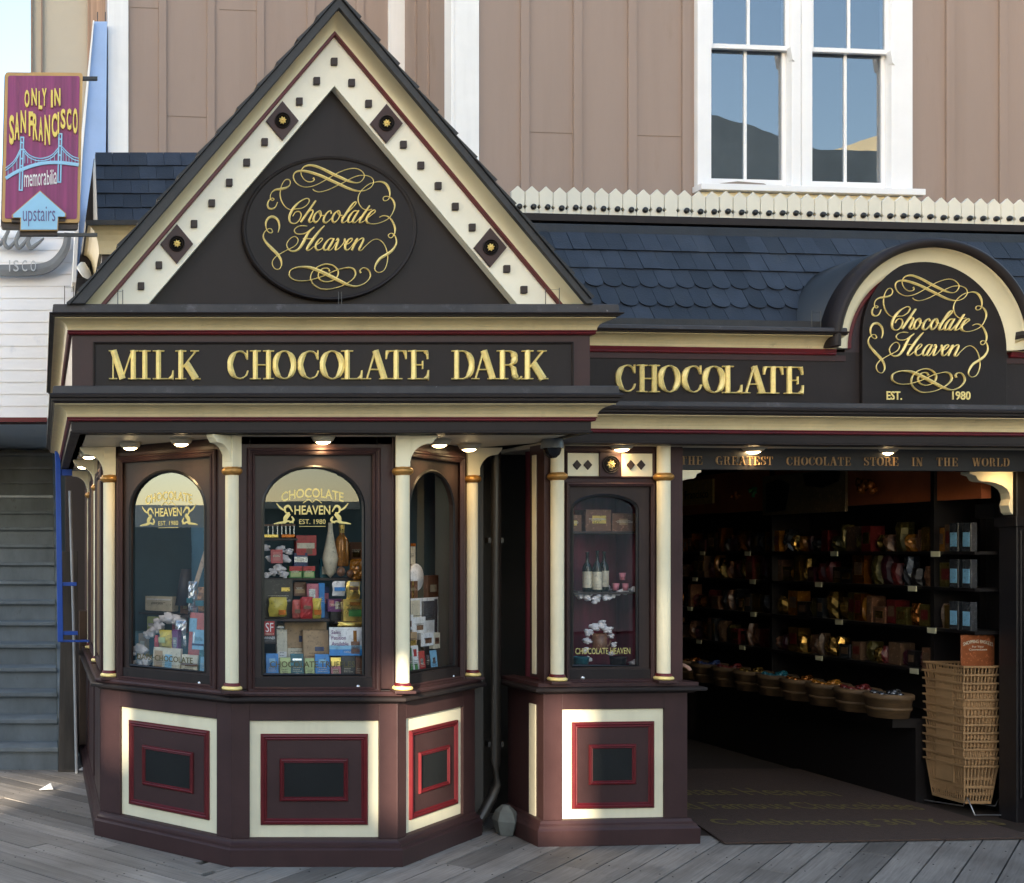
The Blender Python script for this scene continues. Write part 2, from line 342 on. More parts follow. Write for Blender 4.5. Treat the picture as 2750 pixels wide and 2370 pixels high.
SCRIPT_CH = [
 [(800,250,26),(817,275,15),(795,300,13),(740,308,13),(680,280,11),(635,215,10),(630,150,11),(670,95,17),(740,72,27),(820,80,31),(940,125,36),(1080,195,40),(1220,260,38),(1330,305,27),(1420,322,13),(1480,305,10),(1525,250,10),(1525,195,10),(1480,145,10),(1410,118,13),(1320,122,12),(1200,160,10),(1090,215,10),(980,280,10),(870,340,10),(770,375,10),(680,382,11),(600,355,13),(545,305,15),(520,240,17),(535,185,19),(590,155,25),(680,155,33),(790,180,36),(920,225,38),(1060,290,40),(1180,345,38),(1300,400,34),(1400,432,25),(1480,440,15),(1560,425,11),(1630,380,10),(1662,320,10),(1650,265,10),(1600,230,9),(1530,215,9),(1430,225,10),(1320,270,10),(1230,320,10),(1150,358,10),(1050,408,10),(960,440,10),(880,452,11),(820,435,13),(795,410,12)],
 [(1640,700,9),(1580,712,10),(1510,690,11),(1460,630,13),(1442,550,15),(1465,470,11),(1520,400,9),(1600,340,9),(1680,315,11),(1760,305,19),(1830,330,29),(1875,390,33),(1895,460,21),(1890,530,11),(1860,568,10),(1820,578,10),(1798,555,10),(1815,520,10),(1870,518,11),(1920,545,19),(1955,600,27),(1965,660,21),(1945,730,13),(1905,800,10),(1850,850,10),(1760,890,10),(1680,908,10),(1600,908,12)],
 [(1745,815,10),(1800,792,13),(1860,800,15),(1915,845,21),(1955,920,27),(1970,985,25),(1960,1050,15),(1920,1105,10),(1880,1095,10),(1878,1060,10),(1920,1042,10),(1965,1075,15),(1988,1140,19),(1980,1210,25),(1925,1290,37),(1840,1350,40),(1760,1400,37),(1705,1470,31),(1680,1540,17),(1700,1585,12),(1750,1600,11),(1810,1570,10),(1850,1490,10),(1865,1390,10),(1845,1270,10),(1800,1180,11),(1730,1130,11),(1660,1135,10),(1600,1175,10),(1510,1260,10)],
 [(540,700,9),(470,705,10),(400,660,13),(350,580,15),(330,490,15),(340,400,11),(365,330,10),(405,280,10),(450,275,12),(475,310,12),(462,360,15),(410,395,27),(330,412,31),(260,425,25),(210,460,13),(190,510,11),(195,560,10),(225,575,12),(243,555,11),(215,542,10),(170,575,15),(150,630,23),(165,680,27),(210,695,23),(260,670,17),(292,600,11)],
 [(300,1030,11),(320,950,21),(300,860,29),(240,810,33),(170,820,33),(130,880,27),(128,950,17),(150,1010,11),(195,1040,13),(222,1020,13),(200,980,11),(150,985,11),(105,1030,15),(90,1090,19),(120,1160,29),(200,1250,42),(290,1340,40),(340,1420,29),(348,1500,15),(310,1555,11),(255,1545,11),(220,1490,11),(225,1430,11),(275,1370,10),(330,1335,10),(430,1280,10),(520,1235,10),(570,1190,10),(585,1130,10),(545,1090,10),(490,1105,10),(435,1165,11),(425,1220,13),(460,1280,17),(520,1300,25),(590,1270,31),(650,1190,40),(700,1090,38),(750,1010,27),(815,955,14)],
 [(715,940,11),(640,935,12),(570,955,12),(532,1000,13),(560,1045,13),(630,1055,13),(700,1035,13),(760,990,12)],
 [(960,935,15),(890,1010,29),(820,1100,38),(750,1200,40),(710,1270,27),(740,1285,13),(790,1250,10)],
 [(655,1118,11),(740,1120,12),(825,1120,12)],
 [(790,1245,9),(870,1195,10),(925,1145,15),(932,1118,13),(900,1118,15),(850,1180,27),(835,1245,29),(865,1285,21),(920,1265,10),(970,1215,9)],
 [(1090,1122,15),(1040,1120,15),(985,1175,27),(950,1250,29),(975,1285,19),(1030,1240,10),(1090,1150,10)],
 [(1098,1118,20),(1060,1190,30),(1015,1268,27),(1040,1287,13),(1090,1240,9),(1130,1170,9)],
 [(1125,1150,10),(1150,1118,20),(1158,1150,27),(1130,1230,29),(1118,1282,20),(1170,1255,11),(1235,1180,11),(1250,1122,19),(1262,1160,10),(1240,1215,9)],
 [(1240,1215,9),(1310,1185,10),(1355,1140,15),(1348,1115,14),(1300,1140,25),(1255,1230,29),(1275,1285,21),(1330,1250,10),(1395,1160,9)],
 [(1395,1150,10),(1430,1118,20),(1400,1180,29),(1350,1287,27)],
 [(1370,1240,10),(1440,1150,11),(1500,1113,17),(1517,1140,25),(1480,1220,29),(1455,1275,24),(1480,1290,12),(1520,1255,9)],
 [(510,800,13),(545,745,13),(600,735,13),(630,780,13),(600,860,13),(540,905,14),(480,890,19),(460,830,27),(480,750,34),(530,670,34),(600,600,19),(680,555,13),(730,550,13),(745,585,13),(710,640,11),(640,685,10),(560,695,10),(500,700,9)],
 [(835,582,24),(760,690,30),(690,790,30),(622,887,30)],
 [(655,840,10),(720,755,11),(775,713,15),(797,735,21),(765,810,27),(740,865,27),(765,890,13),(812,845,9)],
 [(885,722,13),(830,770,25),(805,840,27),(830,890,21),(880,850,13),(912,780,15),(903,728,14),(878,728,10),(900,785,9),(950,790,9)],
 [(1058,765,20),(1045,725,14),(1000,750,19),(960,810,27),(948,870,27),(985,895,17),(1050,840,9),(1085,800,8)],
 [(1150,722,13),(1100,770,25),(1072,840,27),(1095,890,21),(1150,850,13),(1182,780,15),(1172,728,14),(1145,728,10),(1170,785,9),(1215,790,9)],
 [(1205,825,9),(1320,720,10),(1405,625,13),(1400,596,14),(1350,640,25),(1270,760,31),(1215,850,29),(1218,893,20),(1260,880,10),(1305,830,9)],
 [(1432,730,15),(1385,727,15),(1325,790,27),(1295,860,27),(1315,893,17),(1370,850,10),(1430,760,10)],
 [(1448,722,20),(1400,800,29),(1362,875,27),(1390,895,13),(1440,850,9),(1475,810,8)],
 [(1602,652,20),(1540,745,30),(1470,850,29),(1462,892,20),(1500,885,11),(1560,840,9)],
 [(1560,838,9),(1640,775,10),(1682,738,15),(1665,714,14),(1605,760,25),(1560,840,29),(1570,890,23),(1610,908,12)],
 [(1035,1585,18),(1010,1550,13),(950,1545,13),(895,1580,13),(870,1640,13),(890,1700,13),(960,1735,12),(1040,1730,12),(1110,1700,12),(1152,1640,17),(1150,1570,15),(1090,1510,15),(1000,1485,15),(900,1505,13),(820,1555,11),(770,1630,11),(765,1710,12),(810,1780,13),(900,1835,15),(1000,1845,13),(1120,1825,11),(1240,1780,11),(1350,1710,13),(1402,1640,17),(1385,1565,19),(1320,1535,17),(1230,1545,11),(1120,1575,10),(1020,1620,10),(930,1660,10),(820,1695,10),(720,1720,10),(600,1725,11),(510,1700,12),(460,1650,13),(470,1580,13),(540,1540,17),(640,1525,23),(760,1535,36),(880,1580,42),(1000,1635,44),(1120,1695,44),(1240,1755,38),(1340,1795,27),(1430,1800,19),(1530,1760,13),(1600,1690,13),(1612,1620,13),(1570,1555,13),(1510,1540,13),(1465,1575,15),(1480,1612,22)],
]
def script_sign(fr, v, fx, fz, sc, parent):
    """fx,fz map traced sign coordinates to local x,z; sc scales stroke width"""
    groups = (('flourish', (0, 1, 2, 3, 4, 5, 26)), ('lettering', (6, 7, 8, 9, 10, 11, 12, 13, 14)), ('lettering', tuple(range(15, 26))))
    for nm, ids in groups:
        b = B(fr)
        for k in ids:
            pts = catmull(SCRIPT_CH[k], 5)
            b.ribbon([(fx(x), fz(y), max(w, 11) * sc) for x, y, w in pts], v, 0.003 + 0.00025 * k, 0.006)
        b.build(nm, GOLD, parent)

def arch_plate(b, x0, x1, z0, z1, hx0, hx1, hz0, spring, rise, y0, y1, n=20):
    """rectangular board with an arched hole"""
    cx = (hx0 + hx1) / 2; rx = (hx1 - hx0) / 2
    arc = [(cx - rx * math.cos(math.pi * i / n), spring + rise * math.sin(math.pi * i / n)) for i in range(n + 1)]
    vv = [(x0, z0), (x1, z0), (x1, z1), (x0, z1), (hx0, hz0), (hx1, hz0)]; ff = []
    a0 = len(vv); vv += arc; t0 = len(vv); vv += [(x0 + (x1 - x0) * i / n, z1) for i in range(n + 1)]
    s0 = len(vv); vv += [(x0, spring), (x1, spring)]
    ff.append((0, 1, 5, 4))
    ff.append((0, 4, a0, s0)); ff.append((5, 1, s0 + 1, a0 + n))
    ff.append((s0, a0, t0)); ff.append((a0 + n, s0 + 1, t0 + n))
    for i in range(n): ff.append((a0 + i, a0 + i + 1, t0 + i + 1, t0 + i))
    b.ex2(vv, ff, y0, y1)
    return [(hx0, hz0)] + arc + [(hx1, hz0)]
def arch_fill(b, hx0, hx1, hz0, spring, rise, y0, y1, n=20):
    cx = (hx0 + hx1) / 2; rx = (hx1 - hx0) / 2
    arc = [(cx - rx * math.cos(math.pi * i / n), spring + rise * math.sin(math.pi * i / n)) for i in range(n + 1)]
    poly = [(hx0, hz0)] + arc + [(hx1, hz0)]
    if y1 > y0: b.prism(poly, y0, y1)
    else: b.add([(x, y0, z) for x, z in poly], [tuple(range(len(poly)))])
# ------------------------------------------------------------------ frames of the building
FB = Fr(0, 6.03)                                  # bay front (u = X)
BL, BR = (1.011, 6.03), (1.865, 6.03)             # front corners of the bay
LB, RB = (0.370, 6.671), (2.508, 6.673)           # rear corners of the canted sides
FL = Fr(*LB, R(-45)); FRr = Fr(*BR, R(45)); FACET = 0.906
TH_M = math.atan(0.08)
FM = Fr((1600 - XC) * 6.29 / F_PX, 6.29, TH_M)    # main facade, v=0 at its fascia
SOF = 2.254

# ------------------------------------------------------------------ ground
def boardwalk():
    b = B(); uvs = []; rd = random.Random(3); nails = B(); cols = []
    def planks(ang, x_lo, x_hi, y_lo, y_hi, keep):
        ca, sa = math.cos(ang), math.sin(ang); w = 0.150; g = 0.008
        for i in range(-75, 76):
            off = i * w
            # find the run of this plank inside the region
            segs = []; cur = None
            tt = [k * 0.02 for k in range(-650, 650)]
            for t in tt:
                x, y = ca * t - sa * off, 5.5 + sa * t + ca * off
                inside = x_lo < x < x_hi and y_lo < y < y_hi and keep(x, y)
                if inside and cur is None: cur = t
                if not inside and cur is not None: segs.append((cur, t)); cur = None
            for t0, t1 in segs:
                t = t0
                first = True
                while t < t1 - 0.03:
                    L = rd.uniform(1.8, 4.2); e = min(t1, t + L)
                    if t1 - e < 0.4: e = t1
                    dz = rd.uniform(-0.0018, 0.0018); a0, a1 = off - w / 2 + g / 2, off + w / 2 - g / 2
                    tw = rd.uniform(-0.0012, 0.0012)
                    P = []
                    for (tt_, oo) in ((t + .002, a0), (e - .002, a0), (e - .002, a1), (t + .002, a1)):
                        P.append((ca * tt_ - sa * oo, 5.5 + sa * tt_ + ca * oo))
                    zt = [dz - tw, dz + tw, dz + tw, dz - tw]
                    o = len(b.v)
                    b.add([(p[0], p[1], -0.04) for p in P] + [(p[0], p[1], z) for p, z in zip(P, zt)],
                          [(0, 3, 2, 1), (4, 5, 6, 7), (0, 1, 5, 4), (1, 2, 6, 5), (2, 3, 7, 6), (3, 0, 4, 7)])
                    ru, rv, rc = rd.uniform(0, 50), rd.uniform(0, 50), rd.random()
                    for (tt_, oo) in ((t, a0), (e, a0), (e, a1), (t, a1)) * 2: uvs.append((tt_ + ru, oo + rv, rc))
                    k0 = math.ceil(t / 0.61) * 0.61
                    while k0 < e - 0.04:
                        for oo in (off - 0.045, off + 0.045):
                            tx = k0 + 0.03 + rd.uniform(-.008, .008)
                            x, y = ca * tx - sa * oo, 5.5 + sa * tx + ca * oo
                            if y < 8.7: nails.lathe([(0.0, dz + 0.0022), (0.004, dz + 0.0018), (0.0045, dz)], x, y, 6, smooth=False)
                        k0 += 0.61
                    t = e
    XS = 0.86
    planks(R(45), XS, 9.5, 1.6, 8.9, lambda x, y: True)
    planks(R(-47.5), -7.5, XS, 1.6, 9.2, lambda x, y: True)
    me_name = 'boardwalk'
    m = bpy.data.materials.new('weathered_deck_boards'); m.use_nodes = True
    n = m.node_tree.nodes; l = m.node_tree.links; p = n['Principled BSDF']
    uv = n.new('ShaderNodeUVMap'); uv.uv_map = 'UVMap'
    at = n.new('ShaderNodeAttribute'); at.attribute_name = 'board'
    def noise(scale, sx, sy, det=8, ro=0.65):
        mp = n.new('ShaderNodeMapping'); mp.inputs['Scale'].default_value = (sx, sy, 1); l.new(uv.outputs['UV'], mp.inputs['Vector'])
        t = n.new('ShaderNodeTexNoise'); t.inputs['Scale'].default_value = scale; t.inputs['Detail'].default_value = det; t.inputs['Roughness'].default_value = ro
        l.new(mp.outputs['Vector'], t.inputs['Vector']); return t.outputs['Fac']
    grain = noise(1.0, 3.0, 90.0); streak = noise(1.0, 1.2, 14.0); blot = noise(2.2, 1, 1, 6)
    cr = n.new('ShaderNodeValToRGB'); cr.color_ramp.elements[0].position = 0.28; cr.color_ramp.elements[0].color = (0.082, 0.068, 0.056, 1)
    cr.color_ramp.elements[1].position = 0.72; cr.color_ramp.elements[1].color = (0.40, 0.362, 0.325, 1)
    ad = n.new('ShaderNodeMath'); ad.operation = 'MULTIPLY_ADD'; l.new(grain, ad.inputs[0]); ad.inputs[1].default_value = 0.45
    m2 = n.new('ShaderNodeMath'); m2.operation = 'MULTIPLY_ADD'; l.new(streak, m2.inputs[0]); m2.inputs[1].default_value = 0.35
    m3 = n.new('ShaderNodeMath'); m3.operation = 'MULTIPLY'; l.new(blot, m3.inputs[0]); m3.inputs[1].default_value = 0.22
    l.new(m3.outputs[0], m2.inputs[2]); l.new(m2.outputs[0], ad.inputs[2]); l.new(ad.outputs[0], cr.inputs['Fac'])
    sc_ = n.new('ShaderNodeMapRange'); sc_.inputs['To Min'].default_value = 0.55; sc_.inputs['To Max'].default_value = 1.25; l.new(at.outputs['Fac'], sc_.inputs['Value'])
    vm = n.new('ShaderNodeVectorMath'); vm.operation = 'SCALE'; l.new(cr.outputs['Color'], vm.inputs[0]); l.new(sc_.outputs['Result'], vm.inputs['Scale'])
    gp_ = n.new('ShaderNodeNewGeometry'); cur = vm.outputs['Vector']
    for sc1, lo, wd, cc, am in ((1.3, .50, .22, (.10, .085, .07), .55), (26, .71, .02, (.05, .045, .04), .8), (60, .735, .015, (.42, .40, .37), .8)):
        t5 = n.new('ShaderNodeTexNoise'); t5.inputs['Scale'].default_value = sc1; t5.inputs['Detail'].default_value = 5; l.new(gp_.outputs['Position'], t5.inputs['Vector'])
        r5 = n.new('ShaderNodeMapRange'); r5.inputs['From Min'].default_value = lo; r5.inputs['From Max'].default_value = lo + wd; r5.inputs['To Max'].default_value = am; l.new(t5.outputs['Fac'], r5.inputs['Value'])
        x5 = n.new('ShaderNodeMix'); x5.data_type = 'RGBA'; l.new(r5.outputs['Result'], x5.inputs['Factor']); l.new(cur, x5.inputs['A']); x5.inputs['B'].default_value = (*cc, 1); cur = x5.outputs['Result']
    l.new(cur, p.inputs['Base Color']); p.inputs['Roughness'].default_value = 0.62
    bp = n.new('ShaderNodeBump'); bp.inputs['Strength'].default_value = 0.6; bp.inputs['Distance'].default_value = 0.004; l.new(grain, bp.inputs['Height']); l.new(bp.outputs['Normal'], p.inputs['Normal'])
    me = bpy.data.meshes.new('boardwalk'); me.from_pydata([tuple(q) for q in b.v], [], b.f)
    ul = me.uv_layers.new(name='UVMap'); att = me.attributes.new('board', 'FLOAT', 'POINT')
    for i, q in enumerate(uvs): att.data[i].value = q[2]
    for lp in me.loops: ul.data[lp.index].uv = uvs[lp.vertex_index][:2]
    me.materials.append(m); o = bpy.data.objects.new('boardwalk', me); scene.collection.objects.link(o)
    ORG[o.name] = Vector((0, 0, 0)); tag(o, 'weathered grey diagonal deck boards in front of the shop', None, None, 'structure')
    nails.build('nail_heads', mat('rusty_nail', (0.03, 0.024, 0.02), 0.6, metal=0.5), o)
boardwalk()
B().box(-60, 60, -60, 60, -0.35, -0.06).build('ground', mat('pier_ground', (0.12, 0.11, 0.10), 0.9, var=0.25, vscale=1.0, dirt=((0.07, 0.065, 0.06), 0.8, 0.5)), kind='structure', label='dark pier substructure and ground below the deck')

# ------------------------------------------------------------------ the chocolate shop
SHOP = empty('chocolate_shop', (1.44, 6.6, 0), 'chocolate shop with gabled bay window, plum and cream woodwork and open dark entrance', 'shop')
def sp(b, name, m, bevel=0.0, label=None, parent=None): return b.build(name, m, parent or SHOP, bevel=bevel, label=label)

plan = [(0.370, 9.3), LB, BL, BR, RB, (2.508, 7.25)]
b = B(); b.sweep([(-.05, 0), (0, 0), (0, .88), (-.05, .88)], plan); sp(b, 'base_wall', PLUM)
b = B(); b.sweep([(-.01, 0.001), (.058, 0.001), (.06, .088), (.052, .096), (.046, .099), (.046, .112), (.032, .121), (.026, .128), (.024, .138), (.002, .146), (-.01, .146)], plan); sp(b, 'plinth', PLUM)
b = B(); b.sweep([(-.04, .850), (.03, .850), (.045, .862), (.078, .866), (.082, .872), (.082, .884), (.07, .889), (-.04, .892)], plan); sp(b, 'window_ledge', CHAR, 0.0015)
b = B(); b.sweep([(-.04, .892), (.052, .892), (.054, .905), (.046, .915), (-.04, .916)], plan); sp(b, 'ledge_board', PLUM, 0.0015)
b = B(); b.prism_m([LB, BL, BR, RB, (2.508, 7.1), (.37, 7.1)], .900, .925); sp(b, 'display_floor', mat('display_cloth', (0.10, 0.085, 0.08), 0.8))

def base_panel(fr, u0, u1, z0, z1, ro, zo, ri, zi, v=0.0, parent=None):
    """u0..u1 x z0..z1 cream border; ro/zo outer red moulding; ri/zi inner red moulding"""
    c = B(fr).box(u0, u1, v - .006, v + .02, z0, z1).build('base_panel', CREAM, parent or SHOP, bevel=.0015)
    B(fr).box(ro[0] + .004, ro[1] - .004, v - .010, v - .0, zo[0] + .004, zo[1] - .004).build('plum_field', PLUM, c)
    q = B(fr); q.frame_mould(ro[0], ro[1], zo[0], zo[1], .034, .020, v - .004); q.build('red_moulding', OXB, c)
    B(fr).box(ri[0] + .01, ri[1] - .01, v - .014, v - .002, zi[0] + .01, zi[1] - .01).build('centre_panel', mat('slate_green_black', (0.013, 0.014, 0.014), .55, spec=.2, var=.2), c)
    q = B(fr); q.frame_mould(ri[0], ri[1], zi[0], zi[1], .024, .016, v - .008); q.build('red_moulding', OXB, c)
    return c
PZ = (.143, .757)
for fr, off in ((FB, BL[0]), (FL, None), (FRr, 0)):
    W_ = FACET if fr is not FB else BR[0] - BL[0]
    if fr is FL: a = FACET - .087 - .679; e = FACET - .087
    elif fr is FRr: a = .087; e = .087 + .679
    else: a = off + .087; e = off + W_ - .087
    base_panel(fr, a, e, *PZ, (a + .059, e - .057), (.210, .689), (a + .159, e - .162), (.335, .559))
    # proud stiles and rails round the recessed panel
    u0, u1 = (off, off + W_) if fr is FB else (0, FACET)
    s_ = B(fr).box(u0 - .012, a, -.022, .0, .14, .852); s_.box(e, u1 + .012, -.022, .0, .14, .852)
    s_.box(a, e, -.022, .0, PZ[1] + .004, .852); sp(s_, 'panel_surround', PLUM, .002)

def bay_window(fr, u0, u1, name_label, letter, bottom, side=1, ior=1.8):
    """frieze, trim, dark arched sash, glass, gold letters; centred on the facet between u0 and u1"""
    uc = (u0 + u1) / 2
    t = B(fr)                                     # plum wall around the opening
    t.box(u0 - .01, uc - .335, -.0, .06, .916, SOF); t.box(uc + .335, u1 + .01, -.0, .06, .916, SOF); t.box(uc - .335, uc + .335, 0, .06, 2.18, SOF)
    t.build('window_wall', PLUM, SHOP, bevel=.002)
    q = B(fr); q.frame_mould(uc - .352, uc + .352, .905, 2.196, .030, .018, .0); q.frame_mould(uc - .323, uc + .323, .918, 2.172, .014, .010, -.004)
    q.build('window_trim', PLUM, SHOP)
    b = B(fr); hx0, hx1, hz0, spr, rise = uc - .266, uc + .266, .998, 1.882, .215
    arc = arch_plate(b, uc - .315, uc + .315, .918, 2.165, hx0, hx1, hz0, spr, rise, .012, .040)
    w = b.build('window', FRAME, SHOP, bevel=.0015, label=name_label)
    rim = B(fr); pts = [(x, z, .018) for x, z in arc] + [(arc[0][0], arc[0][1], .018)]
    rim.ribbon(pts, .013, .002, .006); rim.build('arch_bead', BLACK, w)
    rr = B(fr); rr.box(uc - .315, uc + .315, -.002, .012, .918, .985); rr.build('bottom_rail', CHAR, w, bevel=.002)
    kn = B(fr); kn.lathe([(0.0, -.008), (.009, -.006), (.011, -.0)], uc + side * .235, .937, 12, ax='y'); kn.build('lock', mat('chrome_lock', (.7, .7, .7), .25, metal=1), w)
    g = B(fr); arch_fill(g, hx0 - .004, hx1 + .004, hz0 - .004, spr, rise + .004, .028, .028); g.build('glass', glass('shop_glass_%d' % int(ior * 100), ior, wav=.015), w)
    # gilded lettering on the glass
    gl = mat('gold_window_letters', (0.62, 0.52, 0.20), .4, metal=.35, var=.25)
    def arcw(x, z): return (x, z - 0.9 * (x - uc) ** 2)
    if letter:
        q = B(fr)
        q.text('CHOCOLATE', uc - .165, uc + .165, 1.935, 1.985, .027, .001, warp=arcw, bold=.02)
        q.text('HEAVEN', uc - .095, uc + .095, 1.845, 1.893, .027, .001, bold=.02)
        q.text('EST. 1980', uc - .07, uc + .07, 1.795, 1.82, .027, .001)
        q.ribbon([(uc - .07, 1.782, .003), (uc + .07, 1.782, .003)], .027, .0005, .0003)
        q.ribbon(catmull([(uc - .05, 1.905, .004), (uc - .02, 1.925, .006), (uc, 1.91, .004), (uc + .02, 1.925, .006), (uc + .05, 1.905, .004)], 4), .027, .0005, .0003)
        for s_ in (-1, 1):                        # scroll and horn ornaments either side
            X = lambda d: uc + s_ * d
            for st in ([(.105, 1.86, .006), (.125, 1.89, .012), (.145, 1.88, .012), (.14, 1.855, .008), (.12, 1.855, .006)],
                       [(.12, 1.85, .016), (.14, 1.83, .024), (.15, 1.805, .014), (.18, 1.80, .010), (.205, 1.795, .004)],
                       [(.145, 1.865, .006), (.17, 1.88, .010), (.19, 1.905, .004)], [(.10, 1.80, .006), (.13, 1.81, .010), (.15, 1.80, .012)],
                       [(.11, 1.835, .006), (.10, 1.815, .012), (.12, 1.80, .006)]):
                q.ribbon(catmull([(X(d), z, w_) for d, z, w_ in st], 4), .027, .0005, .0004)
        q.build('window_lettering', gl, w)
    if bottom:
        q = B(fr); q.text(bottom, uc - .225, uc + (.225 if len(bottom) > 16 else .17), 1.035, 1.068, .027, .001, bold=.012)
        q.build('window_lettering', mat('dark_gold_letters', (0.10, 0.085, 0.03), .5, metal=.2), w)
    return w
bay_window(FB, BL[0], BR[0], 'arched shop window on the front face of the bay', True, 'CHOCOLATE TRUFFLES')
bay_window(FL, 0, FACET, 'arched shop window on the left canted face of the bay', True, 'DARK·CHOCOLATE', ior=2.6)
bay_window(FRr, 0, FACET, 'arched shop window on the right canted face of the bay', False, '', ior=1.35)
# inside walls of the bay display
b = B().box(.47, 2.42, 7.02, 7.06, .92, 2.25); sp(b, 'display_back_wall', mat('teal_back_wall', (0.03, 0.07, 0.09), .7))  # teal puts the bluish haze reflected on the glass into the wall colour
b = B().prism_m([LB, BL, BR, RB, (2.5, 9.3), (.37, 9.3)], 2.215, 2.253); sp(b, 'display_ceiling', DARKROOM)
# left flank of the bay (runs straight back) and right flank
b = B(); b.sweep([(-.05, .88), (0, .88), (0, SOF), (-.05, SOF)], [(.37, 9.3), (.37, 6.672)])
b.sweep([(-.05, .88), (0, .88), (0, SOF), (-.05, SOF)], [(2.508, 6.673), (2.508, 7.25)]); sp(b, 'flank_wall', PLUM)
FS = Fr(.37, 9.3, R(-90))                          # u runs towards the viewer
for i, uu in enumerate((.15, 1.0, 1.85)):
    q = B(FS); q.frame_mould(uu, uu + .62, .93, 2.16, .05, .02, 0); q.build('flank_trim', PLUM, SHOP)
    q = B(FS).box(uu + .06, uu + .56, -.008, 0, 1.0, 2.1); q.build('flank_board', mat('brown_poster_board', (.16, .09, .04), .6, var=.5, vscale=9), SHOP)
    q = B(FS); q.box(uu + .0, uu + .66, -.02, 0, .15, .84); q.build('flank_panel', PLUM, SHOP, bevel=.003)

# columns with rings and soffit brackets
def column(x, y, br, soff=SOF, base=.905, r=.036, bl=.14):
    c = B(); c.lathe([(r * .98, base + .045), (r * .98, 2.055)], x, y, 20)
    o = c.build('column', CREAM, SHOP)
    q = B(); q.box(x - .055, x + .055, y - .055, y + .055, base + .004, base + .020); q.build('plinth_block', PLUM, o, bevel=.003)
    q = B(); q.lathe([(r, base + .02), (.050, base + .022), (.054, base + .028), (.052, base + .036), (.044, base + .041)], x, y, 24); q.build('gold_base_ring', GOLD, o)
    q = B(); q.lathe([(.044, base + .040), (.042, base + .052), (r, base + .058)], x, y, 24); q.build('base_collar', OXB, o)
    q = B(); q.lathe([(r, 2.048), (.041, 2.050), (.052, 2.060), (.055, 2.070), (.052, 2.080), (.042, 2.088), (r, 2.092)], x, y, 24); q.build('capital_ring', OLDGOLD, o)
    if br is None:
        q = B(); q.lathe([(r * .98, 2.09), (r * .98, soff - .001)], x, y, 20); q.build('neck', CREAM, o); return o
    a = math.atan2(br[1], br[0]); f = Fr(x, y, a); q = B(f)
    q.box(-.036, .036, -.036, .036, 2.09, soff - .001)
    poly = [(.03, 2.10)] + [(.037 + .095 - .095 * math.cos(t), 2.105 + .105 * math.sin(t)) for t in [R(9 * i) for i in range(1, 11)]] + [(.145, 2.212), (.165, 2.235), (.172, soff - .002), (.03, soff - .002)]
    q.prism(poly, -.026, .026); q.build('bracket', CREAM, o, bevel=.002); return o
column(1.000, 5.985, (-.30, -.25)); column(1.895, 5.99, (1.0, -.25))
column(.397, 6.625, (-1, 0.05)); column(2.505, 6.65, (1, 0.02)); column(.382, 7.53, (-1, 0)); column(.382, 8.56, (-1, 0))

# entablature over the bay
EP = [(.155, 8.6), (.155, 5.85), (2.815, 5.85), (2.815, 6.34)]
def cove(o0, o1, z0, z1, n=6, back=-.02):
    """concave cornice: starts vertical at the wall and curls outwards"""
    p = [(back, z0), (o0, z0)]
    for i in range(1, n + 1):
        t = i / n; p.append((o0 + (o1 - o0) * (1 - math.cos(t * math.pi / 2)), z0 + (z1 - z0) * math.sin(t * math.pi / 2) ** 1.0))
    return p + [(o1, z1 + .004), (back, z1 + .004)]
def entab(fr, path, zz, nm=''):
    zf0, zr, zc0, zc1, zd1, zt = zz
    if zf0 is not None:
        q = B(fr); q.sweep([(-.08, zf0), (0, zf0), (.006, zf0 + .004), (.006, zf0 + .010), (0, zf0 + .014), (0, zr), (-.08, zr)], path); sp(q, 'fascia', CHAR)
    q = B(fr); q.sweep([(-.02, zr), (.012, zr), (.018, zr + .006), (.016, zr + .012), (.022, zc0 - .004), (.022, zc0), (-.02, zc0)], path); sp(q, 'red_moulding', OXB)
    q = B(fr); q.sweep(cove(.020, .085, zc0, zc1), path); sp(q, 'cove_moulding', BUTTER)
    h = zd1 - zc1
    q = B(fr); q.sweep([(-.02, zc1 + .004), (.088, zc1 + .004), (.092, zc1 + h * .25), (.100, zc1 + h * .3), (.100, zc1 + h * .55), (.112, zc1 + h * .62), (.114, zc1 + h * .85), (.106, zd1), (-.02, zd1)], path); sp(q, 'cornice_edge', CHAR)
    q = B(fr); q.sweep([(-.02, zd1), (.098, zd1), (.094, zt - .004), (.086, zt), (-.02, zt)], path); sp(q, 'cornice_cap', LEDGE, .002)
entab(ID, EP, (2.254, 2.315, 2.336, 2.392, 2.445, 2.485))
entab(ID, EP, (None, 2.757, 2.779, 2.828, 2.853, 2.897))
zb = 2.30
b = B(); b.sweep([(-.06, 2.44), (-.004, 2.44), (-.004, 2.76), (-.06, 2.76)], EP); sp(b, 'sign_band', PLUM)
fu0, fu1 = FB.u(256, -.176), FB.u(1533, -.176)
q = B(); q.box(fu0, fu1, 5.851, 5.86, 2.40, 2.712); sp(q, 'sign_field', CHAR)
q = B(); q.frame_mould(fu0 - .012, fu1 + .012, 2.35, 2.722, .012, .010, 5.851); sp(q, 'sign_field_bead', CHAR)
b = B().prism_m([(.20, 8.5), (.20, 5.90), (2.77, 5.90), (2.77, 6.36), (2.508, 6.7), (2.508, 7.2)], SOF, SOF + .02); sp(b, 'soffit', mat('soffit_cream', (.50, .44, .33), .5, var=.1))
b = B().prism_m([(.14, 8.6), (.14, 5.9), (2.83, 5.9), (2.83, 6.9), (2.5, 8.6)], 2.80, 2.893); sp(b, 'bay_roof_deck', LEDGE)

